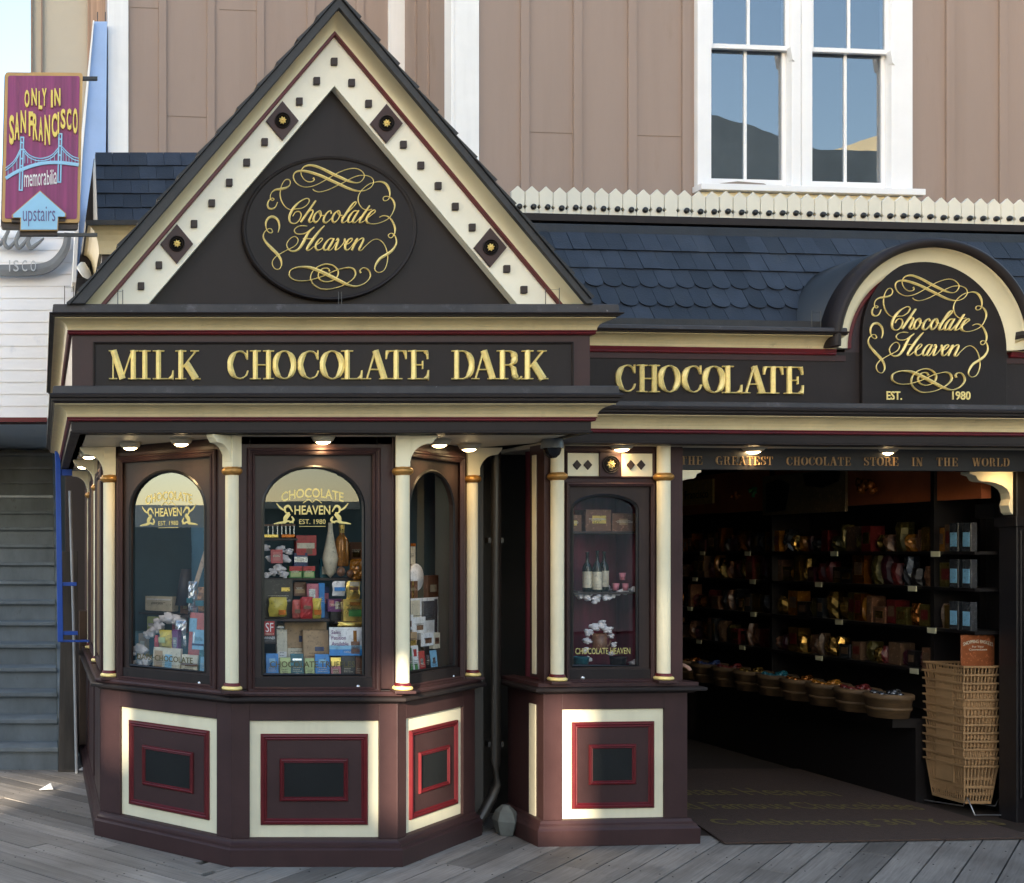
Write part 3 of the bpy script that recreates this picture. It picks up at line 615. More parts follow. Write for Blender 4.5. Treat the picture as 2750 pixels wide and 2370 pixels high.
# gable on the bay
GY = 5.86
def gp(px, py, Y): return ((px - XC) * Y / F_PX, EYE + (YH - py) * Y / F_PX)
def ext(apex, foot, z0):
    t = (z0 - apex[1]) / (foot[1] - apex[1]); return (apex[0] + (foot[0] - apex[0]) * t, z0)
def chev(b, ao, lo, ro, ai, li, ri, y0, y1, z0=2.893):
    lo, ro, li, ri = ext(ao, lo, z0), ext(ao, ro, z0), ext(ai, li, z0), ext(ai, ri, z0)
    b.ex2([lo, ao, ro, li, ai, ri], [(0, 3, 4, 1), (1, 4, 5, 2)], y0, y1)
Eo = [gp(896, 234, 5.88), gp(403, 812, 5.88), gp(1385, 818, 5.88)]
Do = [gp(898, 97, 5.855), gp(289, 812, 5.855), gp(1499, 818, 5.855)]
Co = [gp(899, 82, 5.84), gp(274, 812, 5.84), gp(1514, 818, 5.84)]
Bo = [gp(907, 28, 5.765), gp(233, 812, 5.765), gp(1568, 818, 5.765)]
Ao = [gp(908, -6, 5.75), gp(193, 812, 5.75), gp(1594, 818, 5.75)]
G = B(); zt_ = 2.893
G.prism([ext(Eo[0], Eo[1], zt_ ), Eo[0], ext(Eo[0], Eo[2], zt_)], 5.925, 5.96)
# enlarge tympanum behind the band
G = B(); G.prism([ext(Do[0], Do[1], zt_), Do[0], ext(Do[0], Do[2], zt_)], 5.925, 5.96); gable = sp(G, 'gable_wall', CHAR, label='charcoal gable field behind the oval sign')
q = B(); chev(q, Do[0], Do[1], Do[2], Eo[0], Eo[1], Eo[2], 5.862, 5.924); q.build('cream_band', mat('bright_cream_paint', (.90, .84, .68), .45, var=.05, dirt=((.68, .62, .46), 16, .72)), gable, bevel=.002)
q = B(); chev(q, Co[0], Co[1], Co[2], Do[0], Do[1], Do[2], 5.838, 5.90); q.build('red_moulding', OXB, gable, bevel=.003)
q = B()                                           # raking cove between C (back) and B (front)
n = 7; vv = []
for i in range(n + 1):
    t = i / n; yy = 5.84 - .080 * (1 - math.cos(t * math.pi / 2)); s_ = math.sin(t * math.pi / 2) ** 0.85
    for c_, b_ in zip(Co, Bo):
        vv.append((c_[0] + (b_[0] - c_[0]) * s_, yy, c_[1] + (b_[1] - c_[1]) * s_))
vv2 = []
for i in range(n + 1):
    ap, l_, r_ = vv[3 * i:3 * i + 3]
    L2 = ext((ap[0], ap[2]), (l_[0], l_[2]), zt_); R2 = ext((ap[0], ap[2]), (r_[0], r_[2]), zt_)
    vv2 += [(L2[0], l_[1], L2[1]), ap, (R2[0], r_[1], R2[1])]
q.add(vv2, [(3 * i + j, 3 * i + j + 1, 3 * i + j + 4, 3 * i + j + 3) for i in range(n) for j in range(2)], True)
q.build('raking_cove', mat('rake_cream', (.76, .67, .45), .45, var=.06, dirt=((.45, .38, .22), 8, .66)), gable)
q = B(); chev(q, Ao[0], Ao[1], Ao[2], Bo[0], Bo[1], Bo[2], 5.735, 7.7); q.build('roof_edge', SLATE2, gable, bevel=.004)
# stepped shingle courses seen on edge along both slopes
for s_, foot in ((-1, Ao[1]), (1, Ao[2])):
    q = B(); ap = Vector((Ao[0][0], Ao[0][1])); ft = Vector(foot); d = (ft - ap); L = d.length; d.normalize(); nn = Vector((-d.y, d.x)) * (1 if s_ > 0 else -1)
    if nn.y < 0: nn = -nn
    k = 0; t = 0.0
    while t < L - .05:
        e = min(L + .02, t + .152)
        p = [ap + d * t + nn * .001, ap + d * e + nn * .001, ap + d * e + nn * .018, ap + d * t + nn * .005]
        q.prism([tuple(x) for x in p], 5.722 + random.uniform(0, .006), 7.7); t = e
    q.build('shingle_course', SLATE2, gable)
q = B()
for px, py in ((898, 164), (851, 216), (804.5, 271), (711, 380), (663, 435), (616, 489), (569, 544.5), (521.5, 600), (427, 711), (379, 767),
               (945, 221), (990.5, 277), (1084, 387), (1131, 443), (1177.5, 498), (1223.5, 553.5), (1269, 609.5), (1362, 721), (1408, 777)):
    x, z = gp(px, py, 5.85); w_ = .0165
    k = B(); k.prism([(x - w_, z - w_ * 1.15), (x + w_, z - w_ * 1.15), (x + w_, z + w_ * 1.15), (x - w_, z + w_ * 1.15)], 5.846, 5.864); k.build('square_boss', FRAME, gable, bevel=.003)
def rosette(fr, u, z, v, half, parent, diamond=True):
    k = B(fr)
    if diamond: k.prism([(u - half[0], z), (u, z - half[1]), (u + half[0], z), (u, z + half[1])], v - .014, v)
    else: k.box(u - half[0], u + half[0], v - .014, v, z - half[1], z + half[1])
    if parent is SHOP: o = k.build('rosette_block', PLUM, SHOP, bevel=.0015); par = o
    else: k.build('rosette_block', PLUM, parent, bevel=.0015); par = parent
    r = min(half) * .48 if diamond else min(half) * .8
    k = B(fr)
    for rr in (r, r * .74): k.lathe([(rr, v - .014), (rr, v - .022), (rr * .93, v - .025), (rr * .86, v - .020), (rr * .84, v - .014)], u, z, 28, ax='y')
    k.lathe([(0, v - .0155), (r * .9, v - .0155)], u, z, 24, ax='y', smooth=False); k.build('rosette_ring', CHAR, par)
    k = B(fr)
    for i in range(8):
        a = math.pi * 2 * i / 8 + .2; k.ribbon([(u + math.cos(a) * r * .12, z + math.sin(a) * r * .12, r * .12), (u + math.cos(a) * r * .3, z + math.sin(a) * r * .3, r * .26), (u + math.cos(a) * r * .5, z + math.sin(a) * r * .5, r * .04)], v - .016, .003, .006)
    k.lathe([(0, v - .028), (r * .14, v - .024), (r * .16, v - .016)], u, z, 10, ax='y'); k.build('gold_flower', GOLD, par)
for px, py in ((758.5, 323.5), (1038, 331), (1317, 664), (475, 654)):
    x, z = gp(px, py, 5.85); rosette(ID, x, z, 5.862, (44 * 5.85 / F_PX, 53 * 5.85 / F_PX), gable)

# ------------------------------------------------------------------ main facade: second window unit, entrance, cornices, roof
UE = 6.6                                           # far right end of the facade
def mz(px, py, v): return FM.z(px, py, v)
zz_low = (mz(2000, 1194, 0), mz(2000, 1165, 0), mz(2000, 1153.5, -.02), mz(2000, 1117, -.085), mz(2000, 1092, -.1), mz(2000, 1079, -.09))
MZ = zz_low
entab(FM, [(-.215, 0), (UE, 0)], zz_low)
# upper cornice, interrupted by the arch
ucx, arc_z = FM.uz(2510, 894, -.085)
sA = (FM.y0 + ucx * FM.s - .08) / F_PX
Rr = [208 * sA, 222 * sA, 268 * sA, 292 * sA]
zu = (None, mz(2000, 951, 0), mz(2000, 933, -.02), mz(2000, 898, -.085), mz(2000, 885, -.1), mz(2000, 875, -.09))
ul = ucx - Rr[2]
entab(FM, [(-.215, 0), (ul + .03, 0)], zu)
entab(FM, [(ucx + Rr[2] - .03, 0), (UE, 0)], zu)
def arc_sweep(b, prof, a0=0, a1=180, n=48, zc=None):
    k = len(prof); vv = []
    for i in range(n + 1):
        a = R(a0 + (a1 - a0) * i / n)
        for r, v in prof: vv.append((ucx + r * math.cos(a), v, (zc or zarc) + r * math.sin(a)))
    ff = [(i * k + j, i * k + (j + 1) % k, (i + 1) * k + (j + 1) % k, (i + 1) * k + j) for i in range(n) for j in range(k)]
    b.add(vv, ff, True); b.add(vv[:k], [tuple(range(k))]); b.add(vv[-k:], [tuple(range(k))])
zarc = zu[2] + .005
b = B(FM).box(-.215, UE, 0.0, .10, zz_low[5] - .03, zu[1] + .02); sp(b, 'sign_band', CHAR)
b = B(FM); b.prism([(ucx - Rr[1], zz_low[5]), (ucx + Rr[1], zz_low[5])] + [(ucx + (Rr[1]) * math.cos(R(7.5 * i)), zarc + Rr[1] * math.sin(R(7.5 * i))) for i in range(25)], .001, .08); dorm = sp(b, 'arched_dormer', mat('dark_plum_paint', (.040, .024, .026), .45), .0, label='round-headed dormer over the entrance')
q = B(FM); arc_sweep(q, [(Rr[0], .02), (Rr[0], -.010), (Rr[0] + .012, -.018), (Rr[1] - .004, -.014), (Rr[1], -.022), (Rr[1], .02)]); q.build('red_moulding', OXB, dorm)
pr = [(Rr[1], .02), (Rr[1], -.02)] + [(Rr[1] + (Rr[2] - Rr[1]) * math.sin(t * math.pi / 12), -.02 - .065 * (1 - math.cos(t * math.pi / 12))) for t in range(1, 7)] + [(Rr[2], .02)]
q = B(FM); arc_sweep(q, pr); q.build('cove_moulding', mat('rake_cream', (.76, .67, .45)), dorm)
q = B(FM); arc_sweep(q, [(Rr[2], .02), (Rr[2], -.088), (Rr[2] + .012, -.10), (Rr[2] + .03, -.112), (Rr[3], -.10), (Rr[3], .02)]); q.build('cornice_edge', CHAR, dorm)
q = B(FM); arc_sweep(q, [(Rr[3] - .03, .0), (Rr[3] - .004, .0), (Rr[3] - .004, .9), (Rr[3] - .03, .9)]); q.build('barrel_roof', mat('barrel_felt', (.016, .018, .020), .42, var=.25), dorm)
q = B(FM)
for s_ in (-1, 1): q.box(ucx + s_ * (Rr[3] - .017) - .013, ucx + s_ * (Rr[3] - .017) + .013, .0, .9, zu[3], zarc)
q.build('dormer_cheek', CHAR, dorm)
pu0, pu1 = FM.u(2315, -.02), FM.u(2703, -.02); pc = (pu0 + pu1) / 2; pr_ = (pu1 - pu0) / 2
ztop = mz(2509, 689, -.02); zs_ = ztop - pr_ * 1.02
PLQ = B(FM); PLQ.prism([(pu0, zz_low[5] + .002), (pu1, zz_low[5] + .002)] + [(pc + pr_ * math.cos(R(6 * i)), zs_ + pr_ * 1.02 * math.sin(R(6 * i))) for i in range(31)], -.024, .0)
# plum strip under the red moulding
q = B(FM).box(-.215, ucx - Rr[1], -.006, .0, mz(2000, 966, 0), zu[1]); q.box(ucx + Rr[1], UE, -.006, .0, mz(2000, 966, 0), zu[1]); sp(q, 'plum_strip', PLUM)

# mansard roof with plain and fish-scale slates
RV0 = .21; RZ0 = mz(2000, 874, RV0) - .02; RA = R(60)
Yr = FM.y0 + .86 * FM.s + RV0
t_ = (YH - 632) / F_PX; RS = (t_ * Yr + EYE - RZ0) / (math.sin(RA) - t_ * math.cos(RA))
def tiles(fr, u0, u1, v0, z0, A, S, rows, tw, seed=1):
    rd = random.Random(seed); b = B(fr); e = S / len(rows); ca, sa = math.cos(A), math.sin(A)
    def P(u, s, h): return (u, v0 + s * ca - h * sa, z0 + s * sa + h * ca)
    for i, kind in enumerate(rows):
        s0 = i * e; u = u0 - tw * rd.random(); off = tw * .5 * (i % 2)
        u = u0 - tw + off
        while u < u1:
            a, c = max(u0, u + .0012), min(u1, u + tw - .0012)
            if c - a > .012:
                lift = .009 + rd.uniform(0, .004); th = .006; js = rd.uniform(-.002, .002); top = min(S, s0 + e * 1.35)
                if kind == 's':
                    r = (c - a) / 2; k = 9; low = [(a + r - r * math.cos(math.pi * j / k), s0 + js + r * .75 - r * .75 * math.sin(math.pi * j / k)) for j in range(k + 1)]
                else: low = [(a, s0 + js), (c, s0 + js)]
                poly = low + [(c, top), (a, top)]
                n_ = len(poly)
                hh = lambda s: lift * max(0, 1 - (s - s0) / (e * 1.35)) + .002
                vv = [P(uu, ss, hh(ss) + th) for uu, ss in poly] + [P(uu, ss, hh(ss)) for uu, ss in poly]
                b.add(vv, [tuple(range(n_)), tuple(reversed(range(n_, 2 * n_)))] + [(j, (j + 1) % n_, n_ + (j + 1) % n_, n_ + j) for j in range(n_)])
            u += tw
    return b
roof = tiles(FM, -.30, UE, RV0, RZ0, RA, RS, ['q', 's', 's', 'q', 'q'], .112, 4); roof = sp(roof, 'slate_roof', SLATE, label='slate mansard roof with two fish-scale courses')
ca, sa = math.cos(RA), math.sin(RA)
rb = B(FM); rb.add([(u, RV0 + s * ca + .004, RZ0 + s * sa) for u in (-.30, UE) for s in (-.05, RS + .02)], [(0, 1, 3, 2)]); rb.build('roof_board', BLACK, roof)
RT = (RV0 + RS * ca, RZ0 + RS * sa)
q = B(FM).box(-.30, UE, RT[0] - .012, RT[0] + .02, RT[1] - .03, mz(2000, 613, RT[0])); q.build('ridge_flashing', SLATE, roof, bevel=.002)
zt1, zt2 = mz(2000, 612, RT[0] + .03), mz(2000, 589, RT[0] + .03)
q = B(FM).box(-.30, UE, RT[0] + .0, RT[0] + .09, zt1 + .008, zt2); sp(q, 'ridge_beam', CHAR, .002)
q = B(FM).box(-.30, UE, RT[0] + .05, RT[0] + .08, zt1 - .05, zt1 + .006); sp(q, 'ridge_gap_board', BLACK)
q = B(FM).box(-.30, UE, .02, RV0 + .02, zu[5] - .03, RZ0 + .012); sp(q, 'eaves_board', SLATE2)
# flat roof behind the mansard
q = B(FM).box(-.30, UE, RT[0] + .09, 2.28, zt2 - .12, zt2 - .06); sp(q, 'flat_roof', LEDGE)

# second window unit on the main facade
UV = .16
uL, uR = FM.u(1457, UV), FM.u(1838, UV)
q = B(FM).box(uL, uR, UV, UV + .40, 0, .86); sp(q, 'base_wall', PLUM)
def ring(b, prof, u0, u1, v0, v1): b.sweep(prof, [(u0, v1), (u0, v0), (u1, v0), (u1, v1)])
q = B(FM); ring(q, [(-.01, 0.001), (.056, 0.001), (.058, .088), (.048, .1), (.044, .112), (.03, .122), (.022, .138), (0, .146), (-.01, .146)], uL, uR, UV, UV + .4); sp(q, 'plinth', PLUM)
q = B(FM); ring(q, [(-.04, .850), (.03, .850), (.045, .862), (.078, .866), (.082, .872), (.082, .884), (.07, .889), (-.04, .892)], uL, uR, UV, UV + .4); sp(q, 'window_ledge', CHAR, .0015)
q = B(FM).box(uL + .02, uR - .02, UV + .02, UV + .4, .86, .905); q.build('ledge_board', PLUM, SHOP)
q = B(FM); ring(q, [(-.04, .892), (.050, .892), (.050, .912), (-.04, .914)], uL, uR, UV, UV + .4); sp(q, 'ledge_board', PLUM)
def muz(px, py, v=UV): return FM.uz(px, py, v)
a, z1_ = muz(1505, 1905); e, z0_ = muz(1779, 2201)
o0, oz1 = muz(1533, 1938); o1, oz0 = muz(1753, 2167); i0, iz1 = muz(1578, 1998); i1, iz0 = muz(1704, 2104)
base_panel(FM, a, e, z0_, z1_, (o0, o1), (oz0, oz1), (i0, i1), (iz0, iz1), v=UV)
s_ = B(FM).box(uL - .004, a, UV - .02, UV, .14, .852); s_.box(e, uR + .004, UV - .02, UV, .14, .852); s_.box(a, e, UV - .02, UV, z1_ + .004, .852); s_.box(a, e, UV - .016, UV, .14, z0_ - .003); sp(s_, 'panel_surround', PLUM, .002)
# cream inset on the narrow left return
q = B(FM); q.box(uL - .006, uL, UV + .07, UV + .14, z0_ - .02, z1_ + .02); sp(q, 'return_panel', CREAM)
q = B(FM).box(uL + .01, uL + .03, UV + .05, UV + .16, .93, SOF); sp(q, 'return_wall', PLUM)
q = B(FM).box(uL + .004, uL + .01, UV + .085, UV + .125, .95, 2.2); sp(q, 'return_panel', CREAM)
# upper part
wuc = (FM.u(1524, UV) + FM.u(1740, UV)) / 2
t0u, t1u = muz(1520, 1300)[0], muz(1755, 1300)[0]
zft = muz(1640, 1305)[1]; zp0, zp1 = muz(1640, 1280)[1], muz(1640, 1215)[1]
q = B(FM).box(uL + .01, t0u, UV, UV + .06, .905, SOF); q.box(t1u, uR - .01, UV, UV + .06, .905, SOF)
q.box(t0u, t1u, UV, UV + .06, zft + .012, zp0 - .004); q.box(t0u, t1u, UV, UV + .06, zp1 + .004, SOF); sp(q, 'window_wall', PLUM, .002)
q = B(FM).box(t0u - .03, t0u - .01, UV + .06, UV + .40, .905, SOF); q.box(t1u + .01, t1u + .03, UV + .06, UV + .4, .905, SOF); q.box(t0u - .03, t1u + .03, UV + .38, UV + .4, .905, SOF); sp(q, 'display_case_wall', mat('burgundy_curtain', (.16, .03, .05), .8, var=.5, vscale=14, stretch=(1, 1, .1)))
q = B(FM); q.frame_mould(t0u - .004, t1u + .004, .907, zft + .02, .022, .016, UV); sp(q, 'window_trim', PLUM)
pan = B(FM).box(t0u, t1u, UV - .002, UV + .03, zp0, zp1); pan = sp(pan, 'frieze_panel', CREAM, .001, label='cream frieze panel with dark diamonds above the narrow window')
for px in (1548, 1577, 1692, 1720):
    x, z = muz(px, 1248); B(FM).prism([(x - .026, z), (x, z - .029), (x + .026, z), (x, z + .029)], UV - .010, UV - .002).build('diamond_boss', FRAME, pan, bevel=.003)
x0, x1 = muz(1607, 1248)[0], muz(1665, 1248)[0]
rosette(FM, (x0 + x1) / 2, (zp0 + zp1) / 2, UV - .002, ((x1 - x0) / 2, (zp1 - zp0) / 2), pan, diamond=False)
q = B(FM); q.frame_mould(t0u - .004, t1u + .004, zp0 - .008, zp1 + .008, .012, .012, UV); q.build('panel_bead', PLUM, pan)
g0, g1 = muz(1539, 1400)[0], muz(1715, 1400)[0]; gz0 = muz(1640, 1786, UV + .03)[1]; gsp = muz(1640, 1368, UV + .03)[1]; gr = muz(1640, 1330, UV + .03)[1] - gsp
b = B(FM); arc = arch_plate(b, t0u + .016, t1u - .016, .915, zft + .006, g0, g1, gz0, gsp, gr, UV + .012, UV + .035)
w2 = sp(b, 'window', FRAME, .0015, label='narrow arched window between the bay and the entrance')
q = B(FM); q.ribbon([(x, z, .018) for x, z in arc] + [(arc[0][0], arc[0][1], .018)], UV + .013, .002, .006); q.build('arch_bead', BLACK, w2)
q = B(FM).box(t0u + .018, t1u - .018, UV - .002, UV + .012, .915, gz0 - .02); q.build('bottom_rail', CHAR, w2, bevel=.002)
q = B(FM); q.lathe([(0, UV - .012), (.010, UV - .01), (.012, UV - .002)], muz(1564, 1820)[0], muz(1564, 1820)[1], 12, ax='y'); q.build('lock', MATS['chrome_lock'], w2)
q = B(FM); arch_fill(q, g0 - .004, g1 + .004, gz0 - .004, gsp, gr + .004, UV + .028, UV + .028); q.build('glass', glass('shop_glass_175', 1.75, wav=.015), w2)
q = B(FM); c_ = (g0 + g1) / 2; q.text('CHOCOLATE HEAVEN', muz(1552, 1750)[0], muz(1700, 1750)[0], muz(1640, 1757)[1], muz(1640, 1740)[1], UV + .027, .001, bold=.01); q.build('window_lettering', MATS['gold_window_letters'], w2)
for px in (1496.5, 1782):
    u_, _ = FM.uz(px, 1700, UV - .03); p = FM.M @ Vector((u_, UV - .03, 0)); column(p.x, p.y, None)
# brackets flanking the entrance head
hz = mz(2200, 1262, .22); hz1 = mz(2200, 1208, .22)
hu0, hu1 = FM.u(1803, .22), FM.u(2790, .22)
q = B(FM).box(hu0 - .03, UE, .22, .27, hz, hz1 + .05); hb = sp(q, 'header_board', mat('header_black', (.014, .012, .013), .5), .002)
# entrance words
GL2 = mat('dull_gold_letters', (.34, .21, .10), .5, metal=.3)
for s, x0, x1 in (('THE', 250, 367), ('GREATEST', 437, 740), ('CHOCOLATE', 812, 1153), ('STORE', 1222, 1405), ('IN', 1475, 1533), ('THE', 1605, 1720), ('WORLD', 1797, 1993)):
    a_, e_ = FM.u(1700 + x0 / 1.973, .22), FM.u(1700 + x1 / 1.973, .22)
    mid = 1700 + (x0 + x1) / 2 / 1.973; k = (x0 + x1) / 2
    zb_, zt2_ = mz(mid, 1150 + (190 + k * .006) / 1.973, .22), mz(mid, 1150 + (145 + k * .006) / 1.973, .22)
    tot = sum(GL[c][0] for c in s) + .12 * (len(s) - 1); x = a_
    for c in s:
        w_ = GL[c][0] / tot * (e_ - a_); g_ = B(FM); glyph(g_, c, x, x + w_, zb_, zt2_, .2195, .003, .003); g_.build('letter', GL2, hb); x += w_ + .12 / tot * (e_ - a_)
def ent_bracket(fr, px0, px1, py0, py1, v, flip):
    (ua, za), (ub, zb2) = fr.uz(px0, py0, v), fr.uz(px1, py1, v)
    w_, h_ = ub - ua, za - zb2; poly = []
    f = lambda x, z: ((ua + w_ * x, zb2 + h_ * z) if not flip else (ub - w_ * x, zb2 + h_ * z))
    pts = [(0, 0), (.06, .06), (.10, .22), (.06, .36), (.08, .5)] + [(.10 + .62 * (1 - math.cos(t)), .5 + .27 * math.sin(t)) for t in (R(20), R(40), R(60), R(75), R(90))] + [(.80, .80), (.86, .90), (1, .94), (1, 1), (0, 1)]
    q = B(fr); q.prism([f(*p) for p in pts], v - .02, v + .05); return sp(q, 'bracket', CREAM, .002)
ent_bracket(FM, 1802, 1877, 1262, 1362, .235, False)
ent_bracket(Fr(0, 6.96), 2597, 2713, 1266, 1382, .0, True)
q = B().box(5.915, 6.05, 6.93, 7.06, 0, 2.30); sp(q, 'door_post', mat('jamb_black', (.013, .011, .012), .4), .004)
q = B().box(5.900, 6.05, 6.915, 7.075, 1.80, 1.86); sp(q, 'post_capital', MATS['jamb_black'], .004)
for xx_ in (5.93, 5.975): q = B().box(xx_, xx_ + .018, 6.918, 6.93, .15, 1.78); sp(q, 'post_fluting', MATS['jamb_black'], .004)
# main soffit
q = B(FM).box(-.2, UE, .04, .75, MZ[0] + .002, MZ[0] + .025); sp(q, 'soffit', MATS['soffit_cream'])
# recess between bay and second unit
q = B().box(2.45, 2.60, 7.20, 7.26, 0, 2.26); q.box(2.60, 3.2, 7.25, 7.3, 0, 2.26); sp(q, 'recess_wall', mat('recess_olive', (.032, .026, .02), .5))
q = B().box(2.515, 2.60, 6.72, 7.2, 0, 2.2); sp(q, 'recess_board', mat('recess_olive', (.032, .026, .02)))

# ------------------------------------------------------------------ shop room
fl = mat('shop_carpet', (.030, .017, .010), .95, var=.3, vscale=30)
pR = FM.M @ Vector((uR, UV, 0))
rm = B(); rm.prism_m([(2.62, 7.3), (pR.x - .05, 6.9), (pR.x - .05, 6.62), (6.35, 6.74), (6.35, 13.0), (2.62, 13.0)], .001, .004); sp(rm, 'shop_floor', fl)
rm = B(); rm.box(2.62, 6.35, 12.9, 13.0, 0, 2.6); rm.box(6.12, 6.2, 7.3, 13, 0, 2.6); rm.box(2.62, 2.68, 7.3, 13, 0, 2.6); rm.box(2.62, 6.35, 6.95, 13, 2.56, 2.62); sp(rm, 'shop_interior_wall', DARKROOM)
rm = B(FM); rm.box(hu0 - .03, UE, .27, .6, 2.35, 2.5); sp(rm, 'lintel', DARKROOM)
# right-hand jamb of the entrance: reveal, panelled post and front pier
q = B(); q.box(6.05, 6.12, 6.62, 7.32, 0, 2.6); sp(q, 'entrance_jamb', mat('jamb_black', (.013, .011, .012), .4), .003)
for yy in (6.74, 6.86, 7.02, 7.16):
    q = B(); q.box(6.035, 6.05, yy, yy + .03, .12, 1.95); q.build('jamb_fluting', MATS['jamb_black'], SHOP, bevel=.003)
q = B(); q.box(5.98, 6.08, 7.18, 7.32, 1.86, 1.95); q.build('jamb_capital', MATS['jamb_black'], SHOP, bevel=.003)
q = B(FM).box(FM.u(2830, .2), UE, .12, .3, 0, 2.3); sp(q, 'entrance_pier', PLUM)
# ------------------------------------------------------------------ shop signs
def wspans(fr, v, letters, f): return [(fr.u(f(a), v), fr.u(f(b_), v)) for a, b_ in letters]
f5 = lambda x: 100 + x / 2.59
f6 = lambda x: 900 + x / 2.59
zA, zB = 1.65 + (YH - (780 + 619 / 2.59)) * 5.851 / F_PX, 1.65 + (YH - (780 + 417 / 2.59)) * 5.851 / F_PX
FI = Fr(0, 0)
SV = 5.851
ufi = lambda px: (px - XC) * SV / F_PX
def gold_word(s, letters, f, label, dz=0.0):
    x0 = ufi(f(letters[0][0])); x1 = ufi(f(letters[-1][1]))
    e = empty('sign_lettering', ((x0 + x1) / 2, SV, zA), label, 'sign letters', 'gilded words above the shopfront')
    word(FI, s, 0, 0, zA + dz, zB + dz, SV, .010, .013, e, GOLD, spans=[(ufi(f(a)), ufi(f(b_))) for a, b_ in letters]); return e
gold_word('MILK', [(492, 700), (703, 792), (798, 950), (955, 1132)], f5, 'gilded serif word MILK on the gabled bay')
L1 = [(f5(1322), f5(1470)), (f5(1474), f5(1648)), (f5(1638), f5(1797)), (f5(1810), f5(1960)), (f5(1966), f6(60)), (f6(36), f6(190)), (f6(193), f6(370)), (f6(343), f6(500)), (f6(500), f6(660))]
gold_word('CHOCOLATE', L1, lambda x: x, 'gilded serif word CHOCOLATE between MILK and DARK')
gold_word('DARK', [(803, 968), (948, 1122), (1118, 1296), (1290, 1474)], f6, 'gilded serif word DARK at the right end of the bay sign')
a_, e_ = FM.u(1652, -.0), FM.u(2159, -.0); mid0 = mz(1700, 1053, 0); mid1 = mz(1700, 979, 0)
e = empty('sign_lettering', tuple(FM.M @ Vector(((a_ + e_) / 2, 0, mid0))), 'gilded serif word CHOCOLATE beside the round-headed dormer', 'sign letters', 'gilded words above the shopfront')
k0, k1 = L1[0][0], L1[-1][1]
word(FM, 'CHOCOLATE', 0, 0, mid0, mid1, 0, .010, .013, e, GOLD, spans=[(a_ + (x - k0) / (k1 - k0) * (e_ - a_), a_ + (y - k0) / (k1 - k0) * (e_ - a_)) for x, y in L1])
# oval sign
YV = 5.925
ox, oz = gp(884, 614, YV - .02); orx, orz = 234 * YV / F_PX, 193 * YV / F_PX
OV = empty('oval_sign', (ox, YV, oz), 'oval charcoal sign with gilded script Chocolate Heaven in the gable', 'shop sign', 'script signs')
def ell(r, n=64): return [(ox + orx * r * math.cos(2 * math.pi * i / n), oz + orz * r * math.sin(2 * math.pi * i / n)) for i in range(n)]
b = B(); n = 72; rings = [(1.0, YV), (1.0, YV - .030), (.985, YV - .038), (.965, YV - .036), (.95, YV - .030), (.94, YV - .030)]
vv = []
for r, y in rings: vv += [(x, y, z) for x, z in ell(r, n)]
b.add(vv, [(i * n + j, i * n + (j + 1) % n, (i + 1) * n + (j + 1) % n, (i + 1) * n + j) for i in range(len(rings) - 1) for j in range(n)])
b.add([(x, YV - .030, z) for x, z in ell(.94, n)], [tuple(range(n))]); b.build('sign_board', mat('sign_charcoal', (.019, .0145, .014), .5, var=.2, spec=.22), OV)
s_ = (YV - .03) / F_PX
script_sign(ID, YV - .030, lambda X: ((690 + X / 5.313) - XC) * s_, lambda Yp: EYE + (YH - (430 + Yp / 5.313)) * s_, s_ / 5.313, OV)
# arched sign on the dormer
p = FM.M @ Vector((pc, -.024, zz_low[5]))
AS = empty('arched_sign', tuple(p), 'round-topped charcoal sign with gilded script and EST. 1980 on the dormer', 'shop sign', 'script signs')
PLQ.build('sign_board', MATS['sign_charcoal'], AS, bevel=.003)
ku = (FM.u(2600, -.024) - FM.u(2400, -.024)) / 200; u24 = FM.u(2400, -.024); Yc = FM.y0 + pc * FM.s - .02
script_sign(FM, -.024, lambda X: u24 + ((2329.8 + (X - 82) / 5.313 * .898) - 2400) * ku, lambda Yp: EYE + (YH - (739.4 + (Yp - 62) / 5.313 * .938)) * Yc / F_PX, .9 * Yc / F_PX / 5.313, AS)
for s, x0, x1 in (('EST.', 2380, 2421), ('1980', 2556, 2605)):
    q = B(FM); q.text(s, FM.u(x0, -.024), FM.u(x1, -.024), mz(x0, 1073, -.024), mz(x0, 1050, -.024), -.0245, .004, bold=.015); q.build('lettering', GOLD, AS)

# projecting purple sign
PS = Fr(0, 7.4)
def ps(px, py, v=0): return PS.uz(px, py, v)
x0, z0 = ps(5, 600); x1, z1 = ps(222, 195)
SG = empty('projecting_sign', ((x0 + x1) / 2, 7.4, z0), 'purple hanging sign ONLY IN SAN FRANCISCO memorabilia with blue bridge and upstairs arrow', 'hanging sign')
def quadp(pts, v=0): return [ps(px, py, v) for px, py in pts]
def rrect(pts, r=9, n=4):
    """rounded polygon in px"""
    out = []; m = len(pts)
    for i in range(m):
        p0, p1, p2 = Vector(pts[i - 1]), Vector(pts[i]), Vector(pts[(i + 1) % m]); a = p1 + (p0 - p1).normalized() * r; c = p1 + (p2 - p1).normalized() * r
        for k in range(n + 1):
            t = k / n; q = a * (1 - t) ** 2 + p1 * 2 * t * (1 - t) + c * t * t; out.append((q.x, q.y))
    return out
OUT = [(5, 597), (14, 195), (222, 197), (214, 599)]; INN = [(13, 588), (22, 205), (214, 206), (206, 589)]
q = B(PS); q.prism(quadp(rrect([(2, 612), (12, 196), (219, 198), (210, 614)], 9)), .004, .05); q.build('sign_back', mat('sign_brown_edge', (.06, .045, .04), .6), SG)
q = B(PS); q.prism(quadp(rrect(OUT, 9)), -.012, .0035); q.build('sign_border', mat('ochre_sign_border', (.52, .31, .11), .5), SG)
PURP = mat('purple_grained_board', (.235, .040, .135), .55, var=.28, vscale=1.0, stretch=(28, 1, .6), bump=.5, bscale=3)
